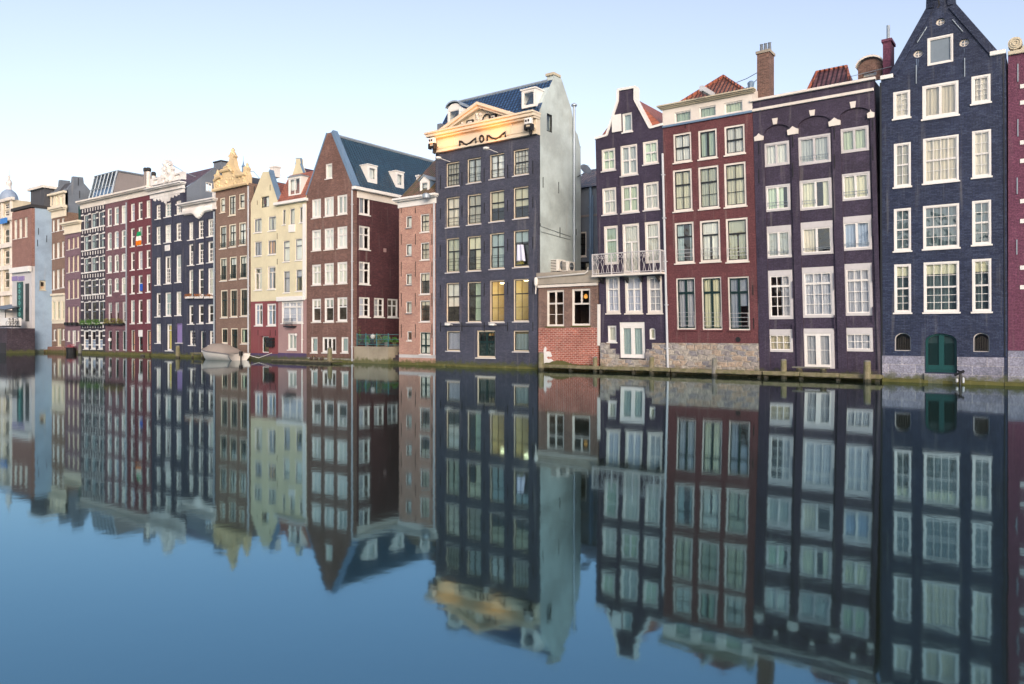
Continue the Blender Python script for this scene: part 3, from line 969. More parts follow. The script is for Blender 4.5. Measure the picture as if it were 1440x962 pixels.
def shop():
    Y = -2.2
    h = House('tall brick building at the far left with a blank pale blue side wall', 17, 44.5, 490, Y=Y, wall='rosebrick', depth=12, cat='building', group=None, name='corner_building')
    sd = Side(h.a1)
    for (yt, yb) in ((306, 334), (346, 376)):
        for (x0, x1) in ((19, 24), (26, 31), (33.5, 38.5)):
            h.win(x0, x1, yt + (31 - x0) * 0.25, yb + (31 - x0) * 0.2, S2, 'offwhite', cw=0.16, cur='full', cm='cur_white', rec=0.12, sw=0.08)
    zt = h.zat(30, 296)
    zs = h.zat(30, 376)
    h.wallpoly([(h.a0, zs), (h.a1, zs), (h.a1, zt), (h.a0, zt)], 'wall', metric=True, body=(1.0, zt, 'lbt'))
    # white shop front with a tall teal banner
    zb = 1.0
    h.wallpoly([(h.a0, zb), (h.a1, zb), (h.a1, zs - 0.01), (h.a0, zs - 0.01)], 'shop_front', 'greywhite', metric=True)
    h.band(376, 383.5, 30, 0.35, 'shop_cornice', 'white')
    for (x0, x1, m) in ((17.5, 25, 'purplepanel'), (26.5, 34.5, 'purplepanel')):
        pb = MB()
        a0, b1 = h.pl.px(x0, 389)
        a1, b0 = h.pl.px(x1, 394.5)
        pb.pbox(h.pl, a0, a1, b0, b1, -0.08, 0.02)
        h.part(pb, 'sign_panel', m)
    bn = MB()
    a0, b1 = h.pl.px(25, 397)
    a1, b0 = h.pl.px(33, 449)
    bn.pbox(h.pl, a0, a1, b0, b1, -0.10, -0.04)
    b = h.part(bn, 'banner', 'teal')
    dt = MB()
    for i in range(6):
        z = b1 - (b1 - b0) * (i + 0.7) / 6.6
        am = (a0 + a1) / 2
        for q in range(5):
            an = q * 2 * math.pi / 5
            dt.pbox(h.pl, am + 0.2 * math.cos(an) - 0.09, am + 0.2 * math.cos(an) + 0.09, z + 0.2 * math.sin(an) - 0.09, z + 0.2 * math.sin(an) + 0.09, -0.13 - q * 0.002, -0.101)
    M['palegreen'] = paint('pale_green_print', (0.12, 0.34, 0.32), 0.5, 0.05)
    h.part(dt, 'flower_print', 'palegreen', b)
    dk = MB()
    a0, b1 = h.pl.px(36, 399)
    a1, b0 = h.pl.px(41, 452)
    dk.pbox(h.pl, a0, a1, b0, b1, -0.03, 0.02)
    h.part(dk, 'shop_window', 'black')
    # blank side wall
    h.win(55.5, 64.5, 394.5, 408, S1, 'cottage', cw=0.16, cur='net:0.4', cm='cur_peach', rec=0.1, pl=sd, sill=True)
    q0, q1 = sd.px(42.5, 292), sd.px(72, 296)
    zt2 = h.zat(42, 292)
    h.wallpoly([(Y + 0.352, -0.6), (12, -0.6), (12, zt2), (Y + 0.352, zt2)], 'side_wall', 'palebluewall', pl=sd, metric=True, thick=0.3)
    cp = MB()
    cp.box(h.a0 - 0.1, h.a1 + 0.12, Y - 0.12, Y + 12, zt2 + 0.003, zt2 + 0.35)
    h.part(cp, 'coping', 'dark')
    # rooftop room
    p0, p1 = sd.px(60, 282), sd.px(70, 291)
    rb = MB()
    rb.box(h.a0 + 1.2, h.a1 - 0.6, Y + 1.6, Y + 8, zt2 + 0.3, zt2 + 2.6)
    rm = h.part(rb, 'roof_room', 'darkroof')
    rb = MB()
    rb.box(h.a0 + 0.9, h.a1 - 0.3, Y + 1.3, Y + 8.3, zt2 + 2.603, zt2 + 2.9)
    h.part(rb, 'roof_slab', 'offwhite', rm)
    an = MB()
    for yy, zz in ((0.2, 17.2 - 3.2), (1.1, 13.2), (0.1, 12.6)):
        an.pbox(sd, Y + 0.5 + yy, Y + 0.56 + yy, zz, zz + 0.8, -0.03, 0.02)
    h.part(an, 'wall_anchor', 'iron')
shop()

# quay with stalls and bicycles in front of it
qm = MB()
QY = -5.2
q0 = atY(-60, 470, QY)
q1 = atY(48.5, 470, -2.35)
qz = atY(24, 461.5, QY).z
qm.box(q0.x, q1.x, QY, -2.3, -0.6, qz)
qw = tag(qm.build('quay_wall', 'quaybrick'), 'dark brick quay wall below the parked bicycles at the far left', 'wall')
qc = MB()
qc.box(q0.x, q1.x + 0.1, QY - 0.12, QY + 0.6, qz + 0.003, qz + 0.16)
qc.build('coping', 'ashlar', qw)
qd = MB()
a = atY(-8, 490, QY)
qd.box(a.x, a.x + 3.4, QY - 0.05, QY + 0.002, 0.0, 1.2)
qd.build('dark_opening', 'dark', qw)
def stall(x0, x1, yt, yb, label, Y, canopy):
    a, b = atY(x0, yb, Y), atY(x1, yt, Y)
    r_ = empty('market_stall', ((a.x + b.x) / 2, Y, qz), label, 'stall')
    z0, z1 = qz + 0.16, max(b.z, qz + 1.0)
    mb = MB()
    mb.box(a.x, b.x, Y, Y + 1.4, z0 + 0.15, z1)
    mb.build('cabinet', 'white', r_, bevel=0.03)
    mb = MB()
    mb.box(a.x + 0.1, b.x - 0.1, Y + 0.05, Y + 1.35, z0, z0 + 0.15)
    mb.build('base', 'iron', r_)
    if canopy:
        mb = MB()
        mb.add([(a.x - 0.4, Y - 0.9, z1 + 0.15), (b.x + 2.6, Y - 0.9, z1 - 0.1), (b.x + 2.6, Y + 1.6, z1 + 0.5), (a.x - 0.4, Y + 1.6, z1 + 0.7),
                (a.x - 0.4, Y - 0.9, z1 + 0.25), (b.x + 2.6, Y - 0.9, z1), (b.x + 2.6, Y + 1.6, z1 + 0.6), (a.x - 0.4, Y + 1.6, z1 + 0.8)],
               [(0, 1, 2, 3), (7, 6, 5, 4), (0, 4, 5, 1), (1, 5, 6, 2), (2, 6, 7, 3), (3, 7, 4, 0)])
        mb.build('canopy', 'black', r_)
        mb = MB()
        for X in (b.x + 2.4, b.x + 0.1):
            mb.tube([(X, Y - 0.8, z0), (X, Y - 0.8, z1)], 0.05, 6)
        mb.build('post', 'iron', r_)
stall(-4, 7, 436, 447, 'white cabinet stall under a black canopy on the far left quay', QY + 2.2, True)
stall(1.5, 11.5, 447, 457, 'white low box at the edge of the far left quay', QY + 0.7, False)

def bicycle(loc, ang, label):
    r_ = empty('bicycle', loc, label, 'bicycle', 'bicycles parked on the far left quay')
    r_.rotation_euler = (0, 0, ang)
    def ring(cx, name):
        mb = MB()
        mb.tube([(cx + 0.33 * math.cos(k * math.pi / 8), 0, 0.34 + 0.33 * math.sin(k * math.pi / 8)) for k in range(17)], 0.022, 6, cap=False)
        o = mb.build(name, 'iron')
        o.parent = r_
        mb = MB()
        for k in range(8):
            mb.tube([(cx, 0, 0.34), (cx + 0.32 * math.cos(k * math.pi / 4), 0, 0.34 + 0.32 * math.sin(k * math.pi / 4))], 0.005, 4)
        s_ = mb.build('spokes', 'zinc')
        s_.parent = o
    ring(-0.52, 'wheel')
    ring(0.52, 'wheel')
    def bit(name, segs, r, mat):
        mb = MB()
        for sgm in segs:
            mb.tube(sgm, r, 6)
        o = mb.build(name, mat)
        o.parent = r_
    bit('frame', [[(-0.52, 0, 0.34), (-0.08, 0, 0.32), (0.36, 0, 0.78)], [(-0.08, 0, 0.32), (-0.2, 0, 0.86)], [(-0.2, 0, 0.78), (0.34, 0, 0.82)], [(0.52, 0, 0.34), (0.36, 0, 0.95)], [(-0.52, 0, 0.34), (-0.2, 0, 0.74)]], 0.018, 'black')
    bit('handlebar', [[(0.18, -0.28, 1.02), (0.34, -0.22, 1.05), (0.36, 0, 0.97), (0.34, 0.22, 1.05), (0.18, 0.28, 1.02)]], 0.014, 'zinc')
    bit('saddle', [[(-0.34, 0, 0.9), (-0.22, 0, 0.9), (-0.06, 0, 0.89)]], [0.08, 0.07, 0.03], 'black')
for i, (x, an) in enumerate(((15.5, 0.25), (20, 0.1), (25, -0.2))):
    p = atY(x, 458, QY + 0.35)
    bicycle((p.x, QY + 0.35, qz + 0.163), an, ('bicycle beside the white box, leftmost on the far left quay', 'middle bicycle of three on the far left quay', 'rightmost bicycle on the far left quay, below the teal banner')[i])

# ================================================================= house A: brown brick, cream attic, grey stepped side gable
def houseA():
    h = House('narrow brown brick house with cream cornice and grey stepped side gables', 70.5, 91.3, 496, wall='brown', depth=7)
    xm = 81
    for (yt, yb) in ((308, 325), (341, 363), (379, 406)):
        for x0, x1 in ((73, 76.8), (79, 83.6), (86, 90.4)):
            c = (81.3 - (x0 + x1) / 2) * 0.22
            h.win(x0, x1, yt + c, yb + c, T2, 'white', cw=0.13, rec=0.12, cur='right:0.5' if x0 > 80 else 'full', cm='cur_white')
    for x0, x1 in ((73, 77.5), (79.5, 84.5), (86.5, 91)):
        h.win(x0, min(x1, 90.6), 423, 450, S2, 'cream', cw=0.15, rec=0.06, cur='full')
    h.win(79.8, 86, 462, 487, S1, 'cream', cw=0.22, rec=0.1, cur='full', cm='cur_cream', name='door')
    h.win(75, 78.8, 463.5, 479, S1, 'white', cw=0.12, cur='none')
    h.win(87.8, 90.8, 463, 478, S1, 'white', cw=0.12, cur='none')
    z415, z454 = h.zat(xm, 414), h.zat(xm, 455)
    zt = h.zat(xm, 300)
    h.wallpoly([(h.a0, z415 + 0.01), (h.a1, z415 + 0.01), (h.a1, zt), (h.a0, zt)], 'wall', metric=True, body=(-0.6, zt, 'lrb'))
    h.wallpoly([(h.a0, z454), (h.a1, z454), (h.a1, z415), (h.a0, z415)], 'cream_storey', 'cream', metric=True)
    h.wallpoly([(h.a0, -0.6), (h.a1, -0.6), (h.a1, z454 - 0.01), (h.a0, z454 - 0.01)], 'basement_wall', 'brown', metric=True)
    h.band(291, 306, xm, 0.4, 'cornice', 'cream', ext=0.15, steps=[(0.25, 0.55), (0.12, 0.35), (0.63, 0.08)])
    h.band(413, 416, xm, 0.2, 'storey_band', 'cream')
    for x0, x1 in ((73, 76), (79, 82.5), (85, 89)):
        h.win(x0, x1, 275.5, 289, S1, 'cream', cw=0.2, cur='full', cm='cur_beige', sill=False, rec=0.1)
    za = h.zat(xm, 273)
    h.wallpoly([(h.a0, zt + 0.02), (h.a1, zt + 0.02), (h.a1, za), (h.a0, za)], 'attic_wall', 'cream', metric=True)
    h.band(271, 274, xm, 0.3, 'attic_cornice', 'cream', ext=0.1)
    sd = Side(h.a1)
    pts = [sd.px(91.8, 300), sd.px(91.8, 265)] + [sd.px(x, y) for x, y in ((94.5, 266), (102, 257), (103, 248), (117, 249.5), (118, 257.5), (127, 268), (127, 300))]
    pts[0] = (pts[0][0], zt + 0.01)
    pts[-1] = (pts[-1][0], zt + 0.01)
    y0 = pts[1][0]
    for X in (h.a1, h.a0 + 0.5):
        s2 = Side(X)
        h.wallpoly(pts, 'stepped_gable', 'greyslate', pl=s2, thick=0.45, metric=True)
    p = sd.px(110, 254)
    h.roof_x(za, p[1], p[0], 'darkroof', y0=0.3, y1=2 * p[0], inset=0.45, gables=False)
    an = MB()
    for x, y in ((95, 272), (112, 273), (110, 255)):
        a, b = sd.px(x, y)
        an.pbox(sd, a - 0.03, a + 0.03, b - 0.5, b + 0.4, -0.04, 0.02)
    h.part(an, 'wall_anchor', 'iron')
houseA()

def houseB():
    h = House('small mauve brick house with a blank cream cornice and tall narrow windows', 91.5, 113.2, 497, wall='greybrick', depth=7)
    xm = 102.5
    for (yt, yb) in ((334, 350), (360, 382.5), (393, 420), (431, 454)):
        for x0, x1 in ((94.3, 98), (100.5, 104.6), (106.8, 111)):
            c = (102.5 - (x0 + x1) / 2) * 0.2 * (468 - yt) / 120
            h.win(x0, x1, yt + c, yb + c, S1, 'cream', cw=0.13, rec=0.16, cur='full', cm='cur_cream', sillm='offwhite')
    h.win(101, 106.5, 464.5, 486, S1, 'white', cw=0.2, cur='full', cm='cur_white', rec=0.1, name='door')
    h.win(95, 98.6, 465, 480, S1, 'offwhite', cw=0.13)
    h.win(108.5, 111.5, 465, 480, S1, 'offwhite', cw=0.13)
    h.rect(327, None, xm=xm)
    h.band(312, 328.5, xm, 0.3, 'cornice', 'cream', ext=0.1, steps=[(0.16, 0.5), (0.1, 0.3), (0.6, 0.06), (0.14, 0.16)])
    for x0, x1 in ((94.3, 98.3), (100.3, 104.8), (106.8, 111.2)):
        bx = MB()
        a0, b1 = h.pl.px(x0, 453.5)
        a1, b0 = h.pl.px(x1, 457.5)
        bx.pbox(h.pl, a0, a1, b0, b1, -0.35, -0.05)
        tag(bx.build('window_box', 'iron'), {94.3: 'dark window box on the mauve brick house, left of its three', 100.3: 'dark window box on the mauve brick house, middle of its three', 106.8: 'dark window box on the mauve brick house, right of its three'}[x0], 'window box', 'dark window boxes on the mauve house')
    rb = MB()
    zt = h.zat(xm, 314)
    pl = Front(1.5)
    a0, b1 = pl.px(104.5, 291.5)
    a1, _ = pl.px(114, 292)
    rb.pbox(pl, a0, a1, zt - 0.6, b1, 0, 4)
    h.part(rb, 'roof_room', 'teal')
houseB()

def banding(h, cols, rows, x0, x1):
    """white stone blocks set in the black brick: sills, springing stones and little fans over the windows"""
    mb = MB()
    for (yt, yb, top) in rows:
        ym = (yt + yb) / 2
        for xm in cols:
            cy = (130 - xm) * 0.2 * (468 - ym) / 150
            za, zb_ = h.pl.px(xm, yt + cy)[1], h.pl.px(xm, yb + cy)[1]
            for fr in (0.0, 0.38, 1.0):
                z = za + (zb_ - za) * fr
                a0, a1 = h.pl.px(xm - 1.7, ym)[0], h.pl.px(xm + 1.5, ym)[0]
                mb.pbox(h.pl, a0, a1, z - 0.08, z + 0.08, -0.035, 0.02)
        n = 9
        for i in range(n):
            x = x0 + (x1 - x0) * (i + 0.5) / n
            cy = (130 - x) * 0.2 * (468 - ym) / 150
            a = h.pl.px(x, ym)[0]
            z = h.pl.px(x, yt + cy)[1]
            mb.pbox(h.pl, a - 0.065, a + 0.065, z + 0.26, z + 0.66, -0.03, 0.02)
    return h.part(mb, 'stone_banding', 'stonewhite')

def houseC():
    h = House('black brick house striped with white stone blocks, a glass studio on its roof', 113.3, 148, 497, wall='blackbrick', depth=9)
    rows = ((300, 321), (330, 351), (361.5, 382.5), (393.5, 414.5), (424, 455))
    cols = ((118, 124.8), (128.2, 135.2), (138.6, 145.6))
    for (yt, yb) in rows:
        for i, (x0, x1) in enumerate(cols):
            c = (130 - (x0 + x1) / 2) * 0.2 * (468 - yt) / 150
            h.win(x0, x1, yt + c, yb + c, S2, 'white', cw=0.11, sash='greyslate', rec=0.05, cur='right:0.5' if i == 2 else ('none' if yt > 380 else 'pair:0.3'), cm='cur_teal', sill=True, ext=0.2)
    for i, (x0, x1) in enumerate(((117.5, 124.5), (127.5, 134.5), (138, 144.5))):
        h.win(x0, x1, 464.5, 491, ((0.5, 1, 1, 1), (0.5, 1, 1, 3)), 'white', cw=0.16, rec=0.05, cur='net:0.5', cm='cur_blue', sill=True)
    h.rect(286, None, xm=130)
    banding(h, (116, 126.4, 136.8, 146.2), [(a, b, True) for a, b in rows] + [(464.5, 485, True)], 114.5, 147)
    h.band(280.7, 291.3, 130, 0.4, 'cornice', 'offwhite', steps=[(0.22, 0.6), (0.12, 0.42), (0.66, 0.07)])
    # glazed rooftop studio
    p = Front(1.5)
    zb_ = h.zat(130, 284)
    a0, a1 = p.px(122.5, 283)[0], p.px(153.5, 276)[0]
    t0, t1 = atY(126, 250, 2.4), atY(158.5, 242.5, 2.4)
    zt = (t0.z + t1.z) / 2
    gm = MB()
    gm.quad((a0, 1.5, zb_), (a1, 1.5, zb_), (a1, 2.4, zt), (a0, 2.4, zt))
    st = h.part(gm, 'glazed_slope', 'skyglass')
    bm = MB()
    for i in range(7):
        a = a0 + (a1 - a0) * i / 6
        bm.tube([(a, 1.45, zb_), (a, 2.35, zt)], 0.07, 4)
    for f in (0.0, 0.55, 1.0):
        bm.tube([(a0, 1.44 + 0.9 * f, zb_ + (zt - zb_) * f), (a1, 1.44 + 0.9 * f, zb_ + (zt - zb_) * f)], 0.07, 4)
    h.part(bm, 'glazing_bars', 'zinc', st)
    sw_ = MB()
    sw_.add([(a1, 1.5, zb_ - 0.5), (a1, 9.5, zb_ - 0.5), (a1, 9.5, zt), (a1, 2.4, zt), (a0, 1.5, zb_ - 0.5), (a0, 9.5, zb_ - 0.5), (a0, 9.5, zt), (a0, 2.4, zt)],
            [(0, 1, 2, 3), (7, 6, 5, 4), (3, 2, 6, 7), (1, 5, 6, 2)])
    h.part(sw_, 'studio_wall', 'greyboard')
    ed = MB()
    ed.tube([(a1 + 0.03, 1.5, zb_), (a1 + 0.03, 2.4, zt), (a1 + 0.03, 9.5, zt)], 0.13, 4)
    h.part(ed, 'studio_edge', 'zinc')
    bl = MB()
    bl.quad((a0 + 0.2, 1.9, zb_), (a1 - 0.2, 1.9, zb_), (a1 - 0.2, 2.2, zb_ + (zt - zb_) * 0.55), (a0 + 0.2, 2.2, zb_ + (zt - zb_) * 0.55))
    h.part(bl, 'blind', 'cur_blue')
houseC()

def houseD():
    h = House('plum brown brick house with white arched sashes beside the wine red one', 148.2, 179.6, 498, wall='browndark', depth=9)
    rows = ((291, 316), (325, 349.5), (358, 382.5), (391, 415))
    cols = ((151, 157), (160.8, 166.8), (170.8, 177))
    for r, (yt, yb) in enumerate(rows):
        for i, (x0, x1) in enumerate(cols):
            c = (163.8 - (x0 + x1) / 2) * 0.21 * (468 - yt) / 170
            dy = -5 if (r == 3 and i == 1) else 0
            h.win(x0, x1, yt + c, yb + c + dy, ((0.34, 1, 2 if r > 1 else 1, 1), (0.66, 1, 1, 1)), 'white', cw=0.12, rec=0.05, cur='full' if (i + r) % 3 else 'right:0.6', cm=('cur_lilac', 'cur_white', 'cur_teal')[(2 * i + r) % 3], arch=0.3 if r > 0 else False, bar=0.04)
    for i, (x0, x1) in enumerate(cols):
        c = (163.8 - (x0 + x1) / 2) * 0.07
        h.win(x0 + .3, x1 + .3, 425 + c, 455 + c, S2, 'greywhite', cw=0.17, rec=0.12, cur='blind:0.4', cm='cur_teal')
        h.win(x0 + .5, x1 + .3, 465, 493, ((0.7, 1, 1, 2), (0.3, 1, 1, 1)), 'greywhite', cw=0.12, sash='teal', rec=0.12, cur='none', name='door' if i == 1 else 'window', sill=False)
    h.rect(278, None, xm=164)
    h.band(273.1, 284.1, 164, 0.4, 'cornice', 'offwhite', steps=[(0.22, 0.6), (0.12, 0.42), (0.66, 0.07)])
    h.pipe(178.6, 285, 494, 'zinc', 0.06)
    lp = MB()
    q = h.pl.px(157.8, 478)
    lp.lathe((q[0], -0.25, q[1] - 0.2), [(0.05, 0), (0.17, 0.1), (0.17, 0.32), (0.05, 0.42)], 10)
    h.part(lp, 'wall_lamp', 'white')
houseD()

def houseE():
    h = House('wine red brick house with tall white sashes and a flag in an upper window', 179.8, 212.8, 499, wall='wine', depth=9)
    rows = ((284, 308.5), (319, 345), (353, 378.5), (387, 412), (421.5, 454.5))
    cols = ((183.4, 189.2), (194, 200.2), (205.3, 211.4))
    for r, (yt, yb) in enumerate(rows):
        for i, (x0, x1) in enumerate(cols):
            c = (197 - (x0 + x1) / 2) * 0.215 * (468 - yt) / 180
            h.win(x0, x1, yt + c, yb + c, S2, 'white', cw=0.11, rec=0.09, cur=('full', 'right:0.5', 'none', 'blind:0.45')[(i * 2 + r) % 4], cm=('cur_lilac', 'cur_teal', 'cur_white')[(i + r) % 3], bar=0.04)
    for i, (x0, x1) in enumerate(cols):
        if i == 1:
            h.win(x0, x1 + .3, 464, 494, ((0.33, 1, 1, 1), (0.4, 1, 1, 1), (0.27, 1, 1, 1)), 'white', cw=0.13, rec=0.12, cur='none', sill=False, name='door', sash='teal')
        else:
            h.win(x0, x1 + .3, 464, 494, ((0.72, 1, 1, 1), (0.28, 1, 1, 1)), 'offwhite', cw=0.13, rec=0.14, cur='left:0.5', cm='cur_peach', sill=False, sash='teal')
    h.rect(272, None, xm=196)
    pn = MB()
    a0, b1 = h.pl.px(194.3, 464.2)
    a1, b0 = h.pl.px(200.2, 473.5)
    pn.pbox(h.pl, a0, a1, b0, b1, 0.02, 0.06)
    h.part(pn, 'door_panel', 'white')
    h.band(266, 277.4, 196, 0.4, 'cornice', 'offwhite', steps=[(0.22, 0.6), (0.12, 0.42), (0.66, 0.07)])
    # flues standing behind the cornice
    for x, yt, w_ in ((204.2, 241, 0.16), (208.8, 241, 0.22), (216.0, 247, 0.2)):
        b = Front(1.8)
        a, z1 = b.px(x, yt)
        z0 = h.zat(200, 270)
        fm = MB()
        fm.lathe((a, 1.8, 0), [(w_, z0), (w_, z1), (w_ * 0.8, z1)], 10)
        f = h.part(fm, 'flue', 'offwhite' if w_ > 0.17 else 'greyboard')
        cm_ = MB()
        cm_.lathe((a, 1.8, z1 - 0.05), [(w_ * 1.05, 0), (w_ * 1.25, 0.1), (w_ * 1.25, 0.35), (w_ * 0.7, 0.45)], 10)
        h.part(cm_, 'cowl', 'iron', f)
    # the flag
    M['flag_green'] = cloth('flag_green', (0.02, 0.30, 0.12), 0.2)
    M['flag_white'] = cloth('flag_white', (0.8, 0.8, 0.78), 0.2)
    M['flag_orange'] = cloth('flag_orange', (0.75, 0.20, 0.02), 0.2)
    fr_ = MB()
    def fpt(u, v):
        x = 194.5 + (199.6 - 194.5) * u - 1.8 * v * (1 - u)
        y = 326.5 + 19 * v - u * 1.2
        p = h.pl.px(x, y)
        return (p[0], -0.12 - 0.06 * math.sin(u * 9 + v * 3), p[1])
    for k in range(3):
        for i in range(6):
            for j in range(3):
                u0, u1 = i / 6, (i + 1) / 6
                v0, v1 = (k + j / 3) / 3, (k + (j + 1) / 3) / 3
                fr_.quad(fpt(u0, v0), fpt(u1, v0), fpt(u1, v1), fpt(u0, v1), k)
    fl = fr_.build('flag', ['flag_green', 'flag_white', 'flag_orange'], smooth=True)
    tag(fl, 'green, white and orange flag hanging from an upper window of the wine red house', 'flag')
    cb = MB()
    a0, b1 = h.pl.px(198, 399.5)
    a1, b0 = h.pl.px(201.3, 409)
    cb.pbox(h.pl, a0, a1, b0, b1, -0.12, -0.04)
    M['cobalt'] = cloth('cobalt_cloth', (0.05, 0.14, 0.55), 0.2)
    tag(cb.build('towel', 'cobalt'), 'blue cloth hung out of a middle window of the wine red house', 'towel')
houseE()

def houseF():
    h = House('navy house crowned by a tall white carved crest and balustrade', 213, 257.6, 500, wall='navy', depth=9)
    cols = ((218.8, 225.6), (231.3, 240.3), (246.8, 254.6))
    rows = ((285, 305), (316, 341), (360, 399), (411, 444.5))
    bnds = (((0.5, 1, 2, 2), (0.5, 1, 2, 2)), ((0.5, 1, 2, 2), (0.5, 1, 2, 2)), ((0.45, 1, 2, 1), (0.55, 1, 3, 4)), ((0.45, 1, 1, 1), (0.55, 1, 2, 2)))
    for r, (yt, yb) in enumerate(rows):
        for i, (x0, x1) in enumerate(cols):
            c = (235.8 - (x0 + x1) / 2) * 0.23 * (468 - yt) / 190
            h.win(x0, x1, yt + c, yb + c, bnds[r], 'white', cw=0.14, rec=0.13, cur='full' if (i + r) % 3 else 'right:0.5', cm=('cur_lilac', 'cur_teal', 'cur_white')[(i + r) % 3], bar=0.045, sill=True, ext=0.12, sw=0.055)
    h.win(218.8, 226, 455, 482.5, ((0.5, 1, 1, 1), (0.5, 1, 2, 2)), 'white', cw=0.14, rec=0.13, cur='full', cm='cur_white', ext=0.12)
    h.win(233.5, 242.6, 455.5, 493, ((0.22, 1, 1, 1), (0.78, 1, 1, 1)), 'white', cw=0.13, rec=0.16, cur='left:0.6', cm='cur_yellow', name='door', ext=0.15)
    wo_, (a0, a1, b0, b1) = h.win(247.8, 256.2, 454.5, 482, S1, 'purplepanel', cw=0.08, rec=0.12, cur='none', ext=0.12, sillm='white', glass='purplepanel')
    h.rect(264, None, xm=235, body='lbt')
    h.band(261, 275.5, 235, 0.3, 'cornice', 'stonewhite', ext=0.1, steps=[(0.13, 0.6), (0.1, 0.45), (0.27, 0.12), (0.12, 0.3), (0.38, 0.1)])
    # carved drops under the frieze
    cd = MB()
    for i in range(22):
        x = 217 + (252 - 217) * i / 21
        y = 279.8 - (x - 212) * 0.235
        a, b = h.pl.px(x, y)
        dep = 0.25 + 0.55 * math.exp(-((x - 234) / 6.0) ** 2) + 0.12 * math.sin(i * 2.1)
        cd.add([h.pl.to3(a - 0.22, b + 0.1, -0.1), h.pl.to3(a + 0.22, b + 0.1, -0.1), h.pl.to3(a + 0.1, b - dep, -0.05), h.pl.to3(a - 0.1, b - dep, -0.05),
                h.pl.to3(a - 0.22, b + 0.1, 0.02), h.pl.to3(a + 0.22, b + 0.1, 0.02), h.pl.to3(a + 0.1, b - dep, 0.02), h.pl.to3(a - 0.1, b - dep, 0.02)],
               [(0, 1, 2, 3), (0, 3, 7, 4), (1, 5, 6, 2), (2, 6, 7, 3)])
    h.part(cd, 'carved_drops', 'stonewhite')
    # balustrade and crest
    cr = [(213.5, 262), (213.5, 252), (225, 249.3), (228, 246.5), (229.5, 240), (227.5, 238.5), (229.5, 235.5), (232, 234), (231.2, 229.5), (233.2, 226), (236, 225), (239, 226.5), (240.2, 231), (239.5, 234), (242.8, 234.2), (243.3, 238), (242, 240), (243.8, 243.8), (246, 244.5), (258.5, 241), (258.5, 252)]
    hl = [[(217, 258.4), (217, 253.6), (223.5, 252.0), (223.5, 256.8)], [(246.5, 251.4), (246.5, 246.8), (254.5, 244.8), (254.5, 249.4)]]
    cm_ = MB()
    cm_.poly(h.pl, [h.pl.px(*q) for q in cr], -0.15, 0.25, holes=[[h.pl.px(*q) for q in lp] for lp in hl])
    crest = h.part(cm_, 'crest', 'stonewhite')
    rl = MB()
    for (x0, x1, yt, yb) in ((217, 223.5, 253, 258), (246.5, 254.5, 246, 251)):
        for i in range(6):
            x = x0 + (x1 - x0) * (i + 0.5) / 6
            c = (x - (x0 + x1) / 2) * -0.24
            a, z1 = h.pl.px(x, yt + c)
            z0 = h.pl.px(x, yb + c)[1]
            rl.lathe((a, 0.05, z0 - 0.05), [(0.06, 0), (0.11, (z1 - z0) * 0.3), (0.06, (z1 - z0) * 0.7), (0.07, z1 - z0 + 0.1)], 8)
    h.part(rl, 'baluster', 'stonewhite', crest)
    sc = MB()
    rnd = random.Random(3)
    for i in range(26):
        x = rnd.uniform(230, 242)
        y = rnd.uniform(229, 256)
        a, b = h.pl.px(x, y)
        rr = rnd.uniform(0.12, 0.32)
        sc.lathe((a, -0.16, b - rr), [(0.02, 0), (rr * 0.7, rr * 0.4), (rr * 0.8, rr), (rr * 0.5, rr * 1.6), (0.02, rr * 2)], 8)
    h.part(sc, 'carving', 'stonewhite', crest, smooth=True)
    pq = MB()
    a0, b1 = h.pl.px(232.2, 345)
    a1, b0 = h.pl.px(239, 352.5)
    pq.pbox(h.pl, a0, a1, b0, b1, -0.05, 0.02)
    h.part(pq, 'stone_plaque', 'stonewhite', bevel=0.02)
    # roof ridge parallel to the canal, with a grey side gable above the lower neighbour
    sd = Side(h.a1)
    pr = sd.px(306, 233)
    z0 = h.zat(235, 262)
    pts = [(0.36, -0.6), (12.0, -0.6), (12.0, pr[1] - 6), (pr[0] + 1.2, pr[1]), (pr[0], pr[1]), (0.36, sd.px(262, 264)[1])]
    h.win(289.2, 298.8, 256.5, 270, CAS, 'white', cw=0.08, cur='none', pl=sd, sill=False)
    h.wallpoly(pts, 'side_gable', 'greyslate', pl=sd, thick=0.3, metric=True)
    h.roof_x(pts[5][1], pr[1] - 0.1, pr[0], 'winetile', y0=0.3, y1=12, inset=0.28, gables=False)
    c = h.chimney(300.5, 311, 229.5, 240, pr[0] - 0.2, 'greyslate', deep=0.9, cap='iron')
    vb = MB()
    for i in range(2):
        a = h.a0 + (h.a1 - h.a0) * (i + 1) / 3
        vb.pbox(h.pl, a - 0.05, a + 0.05, 0.3, h.zat(235, 282), -0.04, 0.02)
    h.part(vb, 'pilaster_strip', 'navy')
houseF()

